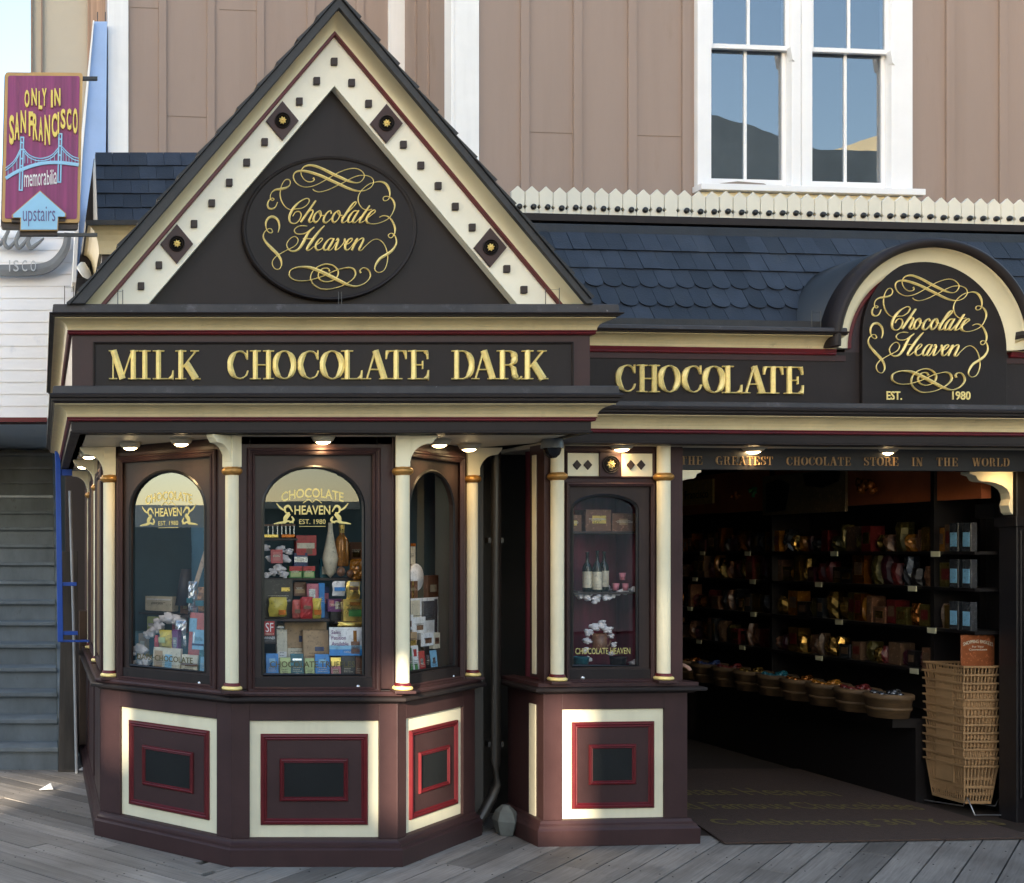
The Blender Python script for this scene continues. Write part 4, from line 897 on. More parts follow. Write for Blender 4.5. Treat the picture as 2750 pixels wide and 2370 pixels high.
q = B(PS); q.prism(quadp(rrect(INN, 6)), -.016, -.0125); q.build('purple_board', PURP, SG)
SKYB = mat('sky_blue_sign_paint', (.30, .58, .80), .5, var=.05)
YEL = mat('yellow_sign_letters', (.80, .62, .13), .45, var=.05)
def pz(x): return x / 3.883
def P3(x, y): return (x / 3.883, 180 + y / 3.883)
def sgl(ch, x0, x1, y0, y1, m=YEL, t=.012, tilt=0, bold=.03, ext=.014):
    (ua, za), (ub, zb_) = ps(*P3(x0, y1)), ps(*P3(x1, y0)); q = B(PS)
    q.text(ch, ua, ub, za, zb_, -.0165, ext, bold=bold); q.build('letter', m, SG)
for ch, a, c_, d, e_ in (('O', 256, 308, 255, 435), ('N', 328, 384, 238, 415), ('L', 402, 440, 268, 455), ('Y', 438, 486, 238, 418), ('I', 530, 550, 255, 437), ('N', 566, 630, 238, 418),
        ('S', 97, 148, 515, 822), ('A', 152, 205, 490, 775), ('N', 216, 272, 468, 700), ('F', 300, 345, 480, 732), ('R', 343, 392, 500, 775), ('A', 402, 448, 535, 785), ('N', 464, 522, 515, 825), ('C', 538, 596, 498, 745), ('I', 600, 616, 485, 712), ('S', 632, 682, 452, 658), ('C', 694, 742, 448, 672), ('O', 758, 808, 443, 710)):
    sgl(ch, a, c_, d, e_)
for i, ch in enumerate('memorabilia'):
    wd = dict(m=48, e=30, o=30, r=22, a=30, b=30, i=12, l=12)
    tot = sum(wd[c] for c in 'memorabilia'); x = 250 + sum(wd[c] for c in 'memorabilia'[:i]) * 345 / tot; y = 1132 - (x - 250) * .09
    hh = {'b': -28, 'l': -28, 'i': -28}.get(ch, 0)
    sgl(ch, x + 3, x + wd[ch] * 345 / tot - 3, y + hh, y + 125, mat('white_sign_letters', (.8, .8, .8), .5), bold=.0, ext=.004)
# bridge
def pr_(pts, w0): return [(*ps(*P3(x, y), -.017), w0 * (7.4 / F_PX) / 3.883) for x, y in pts]
q = B(PS)
for xc_, yt, yb in ((232, 728, 1290), (630, 692, 1205)):
    q = B(PS)
    for dx in (-14, 14): q.ribbon(pr_([(xc_ + dx, yt), (xc_ + dx - 16 * (1 if xc_ < 400 else .8), yb)], 14), -.0162, .006, .0005)
    for yy in [yt + 4, yt + 60, yt + 130, yt + 225, yt + 300, yb - 6]: q.ribbon(pr_([(xc_ - 20 - (yy - yt) * .02, yy), (xc_ + 16 - (yy - yt) * .02, yy)], 14), -.0162, .0055, .0005)
    q.build('bridge_tower', SKYB, SG)
q = B(PS); q.ribbon(pr_(catmull([(60, 1165, 0), (200, 1080, 0), (400, 1010, 0), (600, 995, 0), (820, 1020, 0)], 8) and [(x, y) for x, y, _ in catmull([(60, 1160, 0), (200, 1080, 0), (400, 1012, 0), (600, 995, 0), (820, 1020, 0)], 8)], 34), -.0162, .007, .0005); q.build('bridge_deck', SKYB, SG)
q = B(PS)
cabs = [[(60, 1065), (150, 985), (215, 860)], [(245, 860), (300, 925), (380, 960), (450, 962), (540, 930), (612, 850)], [(645, 840), (700, 900), (760, 945), (822, 965)]]
for c_ in cabs:
    for dy in (-13, 13): q.ribbon(pr_([(x, y) for x, y, _ in catmull([(x, y + dy, 0) for x, y in c_], 6)], 9), -.0162, .005, .0004)
    pts = [(x, y) for x, y, _ in catmull([(x, y, 0) for x, y in c_], 6)]
    for k in range(2, len(pts) - 1, 3):
        x, y = pts[k]; dk = 1160 - (x - 60) * .5 if x < 200 else (1012 if x < 600 else 1005); dk = {True: 1150 - (x - 60) * .52, False: dk}[x < 215]
        q.ribbon(pr_([(x, y), (x, max(y + 6, dk - 10))], 5), -.0162, .003, .0003)
q.build('bridge_cable', SKYB, SG)
AR = [(123, 1560), (418, 1305), (688, 1545), (688, 1580), (610, 1580), (603, 1722), (210, 1722), (212, 1590), (130, 1590)]
arp = [P3(x, y) for x, y in AR]
q = B(PS); q.prism(quadp([(x - 1.5, y + 9) for x, y in arp]), -.02, .03); q.build('arrow_back', MATS['sign_brown_edge'], SG)
q = B(PS); q.prism(quadp([(x, y) for x, y in arp]), -.042, -.021); q.build('arrow_border', MATS['ochre_sign_border'], SG)
cxx, cyy = P3(408, 1540)
q = B(PS); q.prism(quadp([(cxx + (x - cxx) * .955, cyy + (y - cyy) * .95) for x, y in arp]), -.046, -.0425); q.build('arrow_face', SKYB, SG)
(ua, za), (ub, zb_) = ps(*P3(240, 1680)), ps(*P3(575, 1475))
q = B(PS); q.text('upstairs', ua, ub, za, zb_, -.0465, .002, bold=-.005); q.build('lettering', mat('violet_letters', (.12, .09, .25), .5), SG)
for py in (197, 618):
    (ua, za), (ub, zb_) = ps(60, py), ps(262, py + 14)
    q = B(PS); q.box(ua, ub, .01, .035, zb_ - .0, zb_ + .02); q.build('bracket_arm', BLACK, SG)

# ------------------------------------------------------------------ neighbours, upper building, picket cresting
UV2 = 2.3
def U(px, py, v=UV2): return FM.uz(px, py, v)
BR_ = empty('board_and_batten_building', tuple(FM.M @ Vector((1.5, UV2, 0))), 'tall tan board-and-batten building with white trim behind the shop', 'building')
q = B(FM)
ZT = U(1500, -260)[1]; zlo = 2.6
u_a, u_w0, u_w1, u_b = FM.u(1287, UV2), FM.u(1890, UV2), FM.u(2440, UV2), 9.5
zs0 = U(2165, 505)[1]
q.box(u_a, u_w0, UV2, UV2 + .15, zlo, ZT); q.box(u_w1, u_b, UV2, UV2 + .15, zlo, ZT); q.box(u_w0, u_w1, UV2, UV2 + .15, zlo, zs0); q.build('siding_wall', TAN, BR_)
for px in (1411, 1553, 1700, 1845, 2554, 2697, 2840, 2985, 3130):
    q = B(FM); uu = FM.u(px, UV2 - .02); q.box(uu - .034, uu + .034, UV2 - .02, UV2, zlo, ZT); q.build('batten', TAN, BR_, bevel=.003)
q = B(FM)
for px0, px1, py in ((1420, 1541, 353), (1712, 1832, 362)):
    q.box(FM.u(px0, UV2), FM.u(px1, UV2), UV2 - .003, UV2, U(px0, py + 1.5)[1], U(px0, py)[1])
q.build('panel_joint', mat('tan_joint', (.24, .18, .14), .8), BR_)
# white corner board + recess
UV3 = UV2 + .9
uc0, uc1 = FM.u(1222, UV2 - .03), FM.u(1287, UV2 - .03)
q = B(FM); q.box(uc0, uc1, UV2 - .03, UV2 + .0, zlo, ZT); q.box(uc0 - .03, uc0 - .001, UV2 - .03, UV2 + .09, zlo, ZT); q.build('corner_board', WHITE, BR_, bevel=.003)
q = B(FM); q.box(uc0 - .02, uc0 + .05, UV2 + .09, UV3, zlo, ZT); q.build('return_wall', TAN, BR_)
for vv_ in (UV2 + .38, UV2 + .62): q = B(FM); q.box(uc0 - .04, uc0 - .02, vv_, vv_ + .06, zlo, ZT); q.build('batten', TAN, BR_, bevel=.003)
q = B(FM); ul0, ul1 = FM.u(290, UV3), FM.u(1215, UV3); q.box(ul0, ul1 + .4, UV3, UV3 + .15, zlo, ZT + 1); q.build('siding_wall', TAN, BR_)
for px in (437, 567, 700, 836, 968, 1115, 1165):
    q = B(FM); uu = FM.u(px, UV3 - .02); q.box(uu - .032, uu + .032, UV3 - .02, UV3, zlo, ZT + 1); q.build('batten', TAN, BR_, bevel=.003)
for a, c_ in ((290, 345), (1045, 1102)):
    q = B(FM); q.box(FM.u(a, UV3 - .03), FM.u(c_, UV3 - .03), UV3 - .03, UV3, zlo, ZT + 1); q.build('corner_board', WHITE, BR_, bevel=.003)
q = B(FM)
for px0, px1, py in ((350, 430, 18), (590, 688, 24), (448, 556, 310)):
    q.box(FM.u(px0, UV3), FM.u(px1, UV3), UV3 - .003, UV3, FM.z(px0, py + 1.5, UV3), FM.z(px0, py, UV3))
q.build('panel_joint', MATS['tan_joint'], BR_)
# sash windows
CAS = mat('white_window_paint', (.82, .83, .85), .4, var=.03, dirt=((.6, .58, .55), 15, .74))
GLU = glass('upper_glass', 2.6, (.55, .6, .65), wav=.03)
def ux(px): return FM.u(px, UV2 - .04)
def uzz(py): return U(2165, py, UV2 - .04)[1]
zt_w = uzz(-330)
def sash_window(pxs, label):
    j0, g0_, mid_a, mid_b, g1_, j1 = pxs
    e = B(FM); e.box(ux(j0), ux(g0_) - .028, UV2 - .045, UV2 + .07, uzz(505), zt_w); w = e.build('window', CAS, BR_, bevel=.004, label=label)
    e = B(FM); e.box(ux(g1_) + .028, ux(j1), UV2 - .045, UV2 + .07, uzz(505), zt_w); e.build('jamb', CAS, w, bevel=.004)
    # upper sash (front plane), lower sash (rear plane)
    for nm, za_, zb_, dv in (('upper_sash', uzz(134), zt_w, -.02), ('lower_sash', uzz(500), uzz(118), .015)):
        e = B(FM); v0, v1 = UV2 + dv, UV2 + dv + .03; a_, d_ = ux(g0_) - .028, ux(g1_) + .028
        za2 = za_ + (.036 if dv < 0 else .062)
        e.box(a_ + .001, a_ + .030, v0, v1, za_, zb_); e.box(d_ - .030, d_ - .001, v0, v1, za_, zb_)
        e.box(a_ + .03, d_ - .03, v0, v1, za_, za2); e.box(a_ + .03, d_ - .03, v0, v1, zb_ - .03, zb_)
        m_ = (ux(mid_a) + ux(mid_b)) / 2; e.box(m_ - .011, m_ + .011, v0 + .004, v1 - .002, za2, zb_ - .03); e.build(nm, CAS, w, bevel=.0025)
        g = B(FM); g.box(a_ + .02, d_ - .02, v0 + .012, v0 + .016, za_ + .01, zb_ - .01); g.build('glass', GLU, w)
    e = B(FM); xx = ux(g1_) + .03
    for xx in (ux(g1_) + .005,):
        e.prism([(xx, uzz(128)), (xx + .03, uzz(128)), (xx + .042, uzz(160)), (xx + .036, uzz(168)), (xx + .018, uzz(163))], UV2 - .06, UV2 - .018)
    e.build('sash_horn', CAS, w, bevel=.002)
sash_window((1873, 1919, 2012, 2021, 2116, 2150), 'left sash window of the pair above the picket cresting')
sash_window((2152, 2190, 2282, 2292, 2384, 2450), 'right sash window of the pair above the picket cresting')
q = B(FM); q.box(ux(1868), ux(2466), UV2 - .11, UV2 + .05, uzz(523), uzz(506)); q.build('window_sill', CAS, BR_, bevel=.004)
q = B(FM); q.box(ux(1880), ux(2458), UV2 - .06, UV2 + .0, uzz(575), uzz(524)); q.build('window_apron', CREAM, BR_, bevel=.003)
q = B(FM); q.add([(ux(1919), UV2 - .006, uzz(497)), (ux(1990), UV2 - .006, uzz(487)), (ux(2060), UV2 - .006, uzz(491)), (ux(2078), UV2 - .006, uzz(499)), (ux(1925), UV2 - .006, uzz(501))], [(0, 1, 2, 3, 4)])
q.build('peeled_paint', mat('bare_wood', (.22, .18, .15), .8), BR_)
q = B(FM); q.box(u_w0 - .2, u_w1 + .2, UV2 + .5, UV2 + .55, zs0 - .3, ZT); q.build('room_blind', mat('dark_room_blind', (.05, .055, .06), .8), BR_)
# picket cresting
PV = RT[0] + .10
pk_m = mat('picket_cream', (.76, .72, .60), .5, var=.05, dirt=((.5, .45, .36), 14, .72))
PF = empty('picket_cresting', tuple(FM.M @ Vector((2.5, PV, zt2))), 'row of pointed cream pickets with dark knobs along the roof ridge', 'picket fence')
q = B(FM).box(-.28, UE, PV + .019, PV + .035, zt2 - .02, zt2 + .10); q.build('notch_backing', BLACK, PF)  # black backing board added so the picket notches look like dark gaps
u = FM.u(1373, PV); pw = FM.u(2000 + 36.6, PV) - FM.u(2000, PV); i = 0; first = None; rd = random.Random(5)
pbz = zt2 - .012; ph = mz(2000, 514, PV) - pbz
def picket_mesh():
    q = B(); w = pw - .0045; n_ = 6; top = []
    for k in range(n_ + 1): t = k / n_; top.append((w * t / 2, ph - .036 + .036 * t ** 1.8 + .006 * math.sin(math.pi * t)))
    top2 = [(w - x, z) for x, z in reversed(top[:-1])]
    kz = .078; dn = .014
    poly = [(0, 0), (w, 0), (w, kz - dn), (w - dn * .75, kz), (w, kz + dn)] + list(reversed(top + top2))[0:] + [(0, kz + dn), (dn * .75, kz), (0, kz - dn)]
    q.prism(poly, 0, .018); return q
pk = picket_mesh(); kb = B(); kb.lathe([(0, -.022), (.012, -.019), (.018, -.010), (.016, -.0)], pw / 2 + .004, .077, 14, ax='y')
while u < UE - .05 and i < 98:
    root = FM.M @ Vector((u, PV, pbz + rd.uniform(-.003, .003)))
    if i == 0:
        def mk(bb, nm, m, par):
            me = bpy.data.meshes.new(nm); me.from_pydata([tuple(p) for p in bb.v], [], bb.f)
            bm = bmesh.new(); bm.from_mesh(me); bmesh.ops.recalc_face_normals(bm, faces=bm.faces); bm.to_mesh(me); bm.free(); me.materials.append(m)
            o = bpy.data.objects.new(nm, me); scene.collection.objects.link(o); o.parent = par; return o
        p0 = mk(pk, 'picket', pk_m, PF); bv = p0.modifiers.new('bevel', 'BEVEL'); bv.width = .0012; bv.segments = 1
        k0 = mk(kb, 'knob', BLACK, p0)
        o = p0
    else:
        o = p0.copy(); scene.collection.objects.link(o); o.parent = PF
        if i != 11: k = k0.copy(); scene.collection.objects.link(k); k.parent = o
    o.location = root - ORG[PF.name]; o.rotation_euler = (0, rd.uniform(-.006, .006), TH_M)
    u += pw; i += 1

# left attic roof behind the gable
AT = Fr(0, 7.6)
ATB = empty('side_attic', (1.0, 7.7, 2.95), 'slate-roofed attic of the shop behind the left slope of the gable', 'roof attic')
a0, ez = AT.uz(262, 600); a1 = AT.uz(900, 600)[0]; tz = AT.uz(262, 412, .34)[1]
S_ = math.hypot(.34, tz - ez); A_ = math.atan2(tz - ez, .34)
q = tiles(AT, a0, a1, 0.0, ez, A_, S_, ['q', 'q', 'q', 'q', 'q'], .118, 8); q.build('slate_roof', SLATE, ATB)
q = B(AT); q.box(a0 + .03, a1, .03, 3.5, 2.95, ez - .02); q.build('attic_wall', FRAME, ATB)
q = B(AT); q.add([(a0, .005, ez), (a1, .005, ez), (a1, .35, tz), (a0, .35, tz), (a0, 3.5, ez), (a0, 3.5, tz), (a1, 3.5, tz)], [(0, 1, 2, 3), (0, 3, 5, 4), (3, 2, 6, 5)]); q.build('roof_board', BLACK, ATB)
q = B(AT); q.sweep(cove(.01, .085, ez - .20, ez - .03) , [(a0 + .02, 3.2), (a0 + .02, 0.02), (a1, 0.02)]); q.build('cove_moulding', BUTTER, ATB)
q = B(AT); q.sweep([(-.01, ez - .03), (.10, ez - .03), (.105, ez), (-.01, ez + .01)], [(a0 + .02, 3.2), (a0 + .02, 0.02), (a1, 0.02)]); q.build('eaves_board', SLATE2, ATB)
q = B(AT); q.frame_mould(a0 + .14, a0 + .9, 3.2, ez - .235, .03, .02, .028); q.build('red_moulding', OXB, ATB)
q = B(Fr(0, 8.3)); P8 = lambda pts, y: [((px - XC) * y / F_PX, EYE + (YH - py) * y / F_PX) for px, py in pts]
q = B(); q.prism(P8([(252, 425), (262, 430), (262, 640), (231, 746), (206, 746), (228, 600)], 8.3), 8.3, 8.9); q.build('side_fascia', CHAR, ATB)

# light-blue tapering pylon and tan building far left
q = B(); q.prism(P8([(253, 57), (288, 57), (284, 420), (276, 760), (205, 760), (222, 420)], 9.2), 9.2, 9.5)
PY = q.build('blue_pylon', mat('pale_blue_paint', (.30, .44, .72), .5, var=.06), None, label='tall tapering light-blue pylon behind the hanging sign', cat='pylon')
q = B(); q.prism(P8([(249, 60), (252.5, 60), (221, 420), (204, 760), (194, 760), (212, 420)], 9.2), 9.16, 9.5); q.build('white_edge', WHITE, PY)
for dx in (262, 283): q = B(); x, z = (dx - XC) * 9.3 / F_PX, EYE + (YH - 58) * 9.3 / F_PX; q.tube([(x, 9.3, z - .02), (x, 9.3, z + .08)], .004, 6); q.build('rod', BLACK, PY)
TB = empty('tan_panel_building', ((160 - XC) * 14 / F_PX, 14, 0), 'beige panelled building wall against the white sky at far left', 'building')
q = B(); q.prism(P8([(84, 1500), (84, -60), (330, -60), (330, 1500)], 14), 14, 14.4); q.build('wall', mat('beige_panel', (.33, .305, .255), .8, var=.06, vscale=1, dirt=((.33, .28, .2), 2.5, .66)), TB)
q = B(); q.prism(P8([(84, 1500), (82, -60), (87, -60), (88, 1500)], 13.95), 13.95, 14.0); q.prism(P8([(110, 1500), (110, -60), (114, -60), (114, 1500)], 13.95), 13.95, 14.0); q.build('corner_strip', mat('brown_strip', (.2, .14, .11), .8), TB)
q = B(); q.prism(P8([(233, 1500), (236, -60), (291, -60), (291, 1500)], 13.9), 13.9, 13.98); q.build('corrugated_strip', mat('brown_corrugated', (.26, .17, .12), .8, var=.5, vscale=1, stretch=(40, 1, .2)), TB)

# white clapboard neighbour with a script sign, over the stair
WB = empty('white_clapboard_building', (-1.2, 10.0, 0), 'bright white clapboard building front above the dark staircase', 'building')
WC = mat('white_clapboard', (.86, .87, .90), .55, var=.03, vscale=2, dirt=((.62, .66, .75), 1.6, .60))
q = B(); z = EYE + (YH - 1122) * 10.0 / F_PX; ztop = EYE + (YH - 470) * 10.0 / F_PX; xr = (204 - XC) * 10.0 / F_PX
while z < ztop:
    q.add([(-7, 10.0, z), (xr, 10.0, z), (xr, 10.008, z + .112), (-7, 10.008, z + .112), (xr, 10.012, z), (-7, 10.012, z)], [(0, 1, 2, 3), (0, 5, 4, 1)]); z += .105
q.build('clapboard_wall', WC, WB)
q = B(); q.box(-7, xr, 10.03, 16, EYE + (YH - 1122) * 10.0 / F_PX, ztop); q.build('building_body', WC, WB)
q = B(); q.box(-7, (126 - XC) * 9.9 / F_PX, 9.9, 10.1, EYE + (YH - 1134) * 9.95 / F_PX, EYE + (YH - 1122) * 9.95 / F_PX); q.build('red_trim', OXB, WB)
NS = empty('script_neon_sign', (-.2, 9.95, 3.9), 'grey cursive sign with long swoosh and letters ISCO on the white wall', 'wall sign')
GR = mat('grey_sign_metal', (.16, .17, .18), .4, var=.2)
g9 = lambda px, py: ((px - XC) * 9.9 / F_PX, EYE + (YH - py) * 9.9 / F_PX)
R5 = lambda x, y: (x / 2.553, 600 + y / 2.553)
def nstroke(pts, nm, m=GR, t=.03):
    q = B(); q.ribbon([(*g9(*R5(x, y)), w / 2.553 * 9.9 / F_PX) for x, y, w in catmull(pts, 6)], 9.94, t, .004); q.build(nm, m, NS)
nstroke([(-60, 60, 20), (-10, 140, 26), (50, 60, 22), (60, 30, 20), (30, 120, 26), (60, 160, 24), (110, 110, 18)], 'cursive_letters')
nstroke([(110, 110, 18), (140, 60, 22), (150, 20, 22), (110, 110, 28), (130, 160, 26), (180, 110, 20), (220, 50, 26), (190, 110, 30), (210, 160, 28), (260, 130, 20), (300, 95, 10)], 'cursive_letters')
nstroke([(465, 60, 46), (450, 160, 56), (390, 250, 64), (310, 300, 74), (180, 315, 78), (0, 315, 72), (-120, 315, 66)], 'swoosh')
for ch, x0, x1 in (('I', 62, 70), ('S', 92, 128), ('C', 150, 186), ('O', 210, 246)):
    q = B(); (ua, za), (ub, zb_) = g9(*R5(x0, 328)), g9(*R5(x1, 252)); q.text(ch, ua, ub, za, zb_, 9.90, .01, bold=.0); q.build('letter', mat('pale_grey_letters', (.5, .52, .55), .4), NS)
# staircase
ST = empty('staircase', (-.6, 8.6, 0), 'steep grey timber staircase rising under the white building', 'staircase')
stm = mat('stair_timber', (.155, .178, .190), .75, var=.3, vscale=3, stretch=(1, 1, .5), dirt=((.10, .105, .105), 6, .62))
rr, tt = .172, .28
for k in range(18):
    y = 8.64 + k * tt; zt3 = rr * (k + 1)
    q = B(); q.box(-2.6, .13 + (.004 if k % 2 else 0), y, y + .03, rr * k - .01, zt3 - .032); q.box(-2.6, .128, y - .035, y + tt + .04, zt3 - .032, zt3); q.build('step', stm, ST, bevel=.004)
q = B(); q.add([(.135, 8.62, 0), (.135, 14, 0), (.135, 14, 3.4), (.135, 8.62, .12), (.18, 8.62, 0), (.18, 14, 0), (.18, 14, 3.4), (.18, 8.62, .12)], [(0, 1, 2, 3), (4, 7, 6, 5), (0, 3, 7, 4), (3, 2, 6, 7)]); q.build('stringer', stm, ST)
def post(px0, px1, py0, Y, m, label, name='timber_post', lean=0, yb=None):
    x0, x1 = (px0 - XC) * Y / F_PX, (px1 - XC) * Y / F_PX; z1 = EYE + (YH - py0) * Y / F_PX; z0 = 0.0 if yb is None else EYE + (YH - yb) * Y / F_PX
    q = B(); q.add([(x0, Y, z0), (x1, Y, z0), (x1, Y + .08, z0), (x0, Y + .08, z0), (x0 + lean, Y, z1), (x1 + lean * .3, Y, z1), (x1 + lean * .3, Y + .08, z1), (x0 + lean, Y + .08, z1)], [(0, 3, 2, 1), (4, 5, 6, 7), (0, 1, 5, 4), (1, 2, 6, 5), (2, 3, 7, 6), (3, 0, 4, 7)])
    return q.build(name, m, None, bevel=.003, label=label, cat='post')
dw = mat('dark_weathered_post', (.050, .043, .036), .8, var=.5, vscale=6, stretch=(3, 3, .3))
post(156, 206, 1480, 8.55, dw, 'wide dark weathered post beside the staircase foot', lean=.03)
post(213, 238, 1640, 8.9, mat('brown_post', (.075, .045, .028), .7, var=.3), 'narrow brown post between stair post and bay', yb=2000)
q = B(); q.tube([((206 - XC) * 8.5 / F_PX, 8.5, 0.0), ((198 - XC) * 8.5 / F_PX, 8.5, 1.1), ((188 - XC) * 8.5 / F_PX, 8.5, 2.1)], .012, 8); q.build('conduit_pipe', mat('pale_pipe', (.35, .36, .37), .5), None, label='thin pale pipe running up the dark stair post', cat='pipe')
q = B(); q.box(.20, .36, 9.35, 9.45, 0, 2.3); q.build('passage_wall', mat('passage_brown', (.05, .036, .03), .7), None, label='dark brown wall closing the gap beside the bay', cat='wall')
BF = empty('sign_support', ((160 - XC) * 8.3 / F_PX, 8.3, .95), 'bright blue upright frame with short cross arms between staircase and bay', 'sign frame')
blue = mat('bright_blue_paint', (.012, .075, .42), .4)
g8 = lambda px, py: ((px - XC) * 8.3 / F_PX, EYE + (YH - py) * 8.3 / F_PX)
q = B(); q.prism([g8(155, 1722), g8(170, 1722), g8(163, 1246), g8(162, 1215), g8(147, 1210), g8(149, 1246)], 8.3, 8.34); q.build('upright', blue, BF, bevel=.003)
for a, c_, d, e_ in ((164, 194, 1259, 1276), (168, 206, 1563, 1573), (170, 209, 1695, 1705), (156, 243, 1719, 1724)):
    (ua, za), (ub, zb_) = g8(a, e_), g8(c_, d); q = B(); q.box(ua, ub, 8.31, 8.36, za, zb_); q.build('cross_arm', blue, BF, bevel=.002)
# floodlight
FLh = empty('floodlight', tuple(Vector((*[0] * 3,))) if False else ((232 - XC) * 8 / F_PX, 8.0, EYE + (YH - 745) * 8.0 / F_PX), 'white floodlight on a short arm left of the gable foot', 'floodlight')
g80 = lambda px, py, y=8.0: ((px - XC) * y / F_PX, y, EYE + (YH - py) * y / F_PX)
q = B(); q.tube([g80(213, 708), g80(217, 712), g80(232, 735), g80(240, 745)], [.018, .036, .034, .018], 12); q.build('lamp_head', WHITE, FLh)
q = B(); q.tube([g80(238, 742), g80(246, 752), g80(250, 775, 8.1)], .009, 8); q.build('arm', WHITE, FLh)

# ------------------------------------------------------------------ soffit lamps
LB_M = emit('warm_bulb', (1.0, .72, .36), 9.0)
n_l = 0
for px, py, where in ((350, 1203, 'left canted window, nearest its corner column'), (487, 1193, 'right part of the left canted window'), (868, 1187, 'front bay window'), (1180, 1196, 'right canted window, nearer the front'), (1260, 1207, 'right rear column of the bay'),
                      (239, 1228, 'second column on the left flank'), (223, 1254, 'rear column on the left flank'), (1670, 1207, 'narrow arched window'), (2023, 1213, 'left half of the entrance'), (2378, 1217, 'right half of the entrance'), (2735, 1222, 'right edge of the entrance')):
    zb_ = 2.222; Y = (zb_ - 1.65) * F_PX / (YH - py); X = (px - XC) * Y / F_PX; zs2 = SOF if px < 1500 else MZ[0] + .002
    L_ = empty('soffit_lamp', (X, Y, zb_), 'lit recessed lamp in a cream cup above the ' + where, 'downlight', 'warm downlights under the cornice')
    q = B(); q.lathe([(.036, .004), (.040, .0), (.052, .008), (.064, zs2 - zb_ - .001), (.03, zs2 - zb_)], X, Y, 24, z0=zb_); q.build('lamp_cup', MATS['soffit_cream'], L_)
    q = B(); q.lathe([(.0, -.012), (.02, -.010), (.036, -.001), (.036, .004)], X, Y, 20, z0=zb_); q.build('bulb', LB_M, L_)
    ld = bpy.data.lights.new('lamp_glow', 'SPOT'); ld.energy = 0.9; ld.color = (1.0, .66, .32); ld.spot_size = R(150); ld.spot_blend = .8; ld.shadow_soft_size = .03
    lo = bpy.data.objects.new('lamp_light', ld); scene.collection.objects.link(lo); lo.parent = L_; lo.location = (0, 0, -.03)
# dome camera, downpipe, rock, litter
Yd = 6.15; Xd = (1483 - XC) * Yd / F_PX
DC = empty('dome_camera', (Xd, Yd, 2.14), 'black glossy dome camera under the right corner of the bay cornice', 'security camera')
q = B(); q.lathe([(.058, 0), (.056, .03), (.05, .05)], Xd, Yd, 24, z0=2.205); q.build('mount', mat('camera_grey', (.12, .13, .14), .4), DC)
q = B(); q.lathe([(0, -.055), (.02, -.052), (.038, -.035), (.047, -.01), (.048, .0)], Xd, Yd, 24, z0=2.205); q.build('dome', mat('black_gloss', (.004, .004, .005), .06, bump=0), DC)
q = B(); gY = 6.72; xx = (1332 - XC) * gY / F_PX
q.tube([(xx, gY, 2.25), (xx, gY, .42), (xx, gY, .28), (xx - .03, gY - .01, .20), (xx - .11, gY - .03, .07), (xx - .15, gY - .04, .02)], .028, 12)
DP = q.build('downpipe', mat('pipe_olive', (.028, .024, .02), .35), None, label='dark downpipe with angled foot in the recess right of the bay', cat='downpipe')
for zc_ in (1.7, .5): q = B(); q.box(xx - .045, xx + .045, gY + .0, gY + .05, zc_, zc_ + .03); q.build('pipe_clip', MATS['pipe_olive'], DP)
q = B(); rx_ = (1366 - XC) * 6.62 / F_PX
rp = [(.05, 0), (.062, .06), (.066, .10), (.05, .14), (.028, .165), (0, .175)]
q.lathe([(.050, 0), (.064, .035), (.078, .085), (.060, .135), (.022, .172), (0, .176)], rx_, 6.66, 5, smooth=False)
q.build('faceted_stone', mat('grey_stone', (.13, .135, .12), .8, var=.35, vscale=12), None, label='grey faceted stone bollard on the deck in the dark recess', cat='stone')
def litter(px, py, s, label):
    Y = EYE * F_PX / (py - YH); X = (px - XC) * Y / F_PX; q = B(); rd = random.Random(px)
    pts = [(X - s, Y, .004), (X - s * .2, Y - s * .4, .01), (X + s, Y, .006), (X + s * .7, Y + s * .5, .05), (X + s * .55, Y + .01, s * .95), (X - s * .1, Y + s * .1, s * .55), (X - s * .6, Y + s * .4, .01)]
    q.add(pts, [(0, 1, 5), (1, 4, 5), (1, 2, 4), (2, 3, 4), (4, 3, 5), (5, 6, 0), (5, 3, 6)]); q.build('paper_scrap', mat('white_paper', (.85, .85, .85), .7), None, label=label, cat='litter')
litter(124, 2122, .05, 'crumpled white paper lying on the deck near the staircase')
litter(226, 2070, .06, 'white paper scrap against the foot of the bay')
# bird spikes
def spikes(fr, pts, label, h=.09):
    u0, v0, z0_ = pts[0]; o = fr.M @ Vector(pts[0]); e = empty('bird_spike', tuple(o), label, 'bird spikes', 'thin bird wire posts on the ledges')
    for p_ in pts:
        q = B(fr); q.tube([p_, (p_[0], p_[1], p_[2] + h)], .0022, 5); q.build('post', mat('spike_metal', (.08, .08, .08), .4, metal=.8), e)
    if len(pts) > 1: q = B(fr); q.tube([(pts[0][0], pts[0][1], pts[0][2] + h * .9), (pts[-1][0], pts[-1][1], pts[-1][2] + h * .9)], .0008, 4); q.build('wire', MATS['spike_metal'], e)
spikes(ID, [(.30 - .18, 5.80, 2.897), (.165, 5.80, 2.897)], 'pair of thin spikes at the left end of the upper cornice', .10)
spikes(ID, [(.39, 5.80, 2.897), (.415, 5.80, 2.897)], 'short wire posts on the cornice under the left gable foot', .08)
spikes(ID, [(1.51, 5.80, 2.897), (1.525, 5.80, 2.897)], 'two wire posts on the cornice under the oval sign', .07)
spikes(ID, [(2.56, 5.80, 2.897), (2.63, 5.80, 2.897)], 'wire posts on the cornice under the right gable foot', .09)
spikes(FM, [(FM.u(2180, -.05), -.05, zu[5]), (FM.u(2204, -.05), -.05, zu[5])], 'wire posts on the ledge left of the dormer', .10)
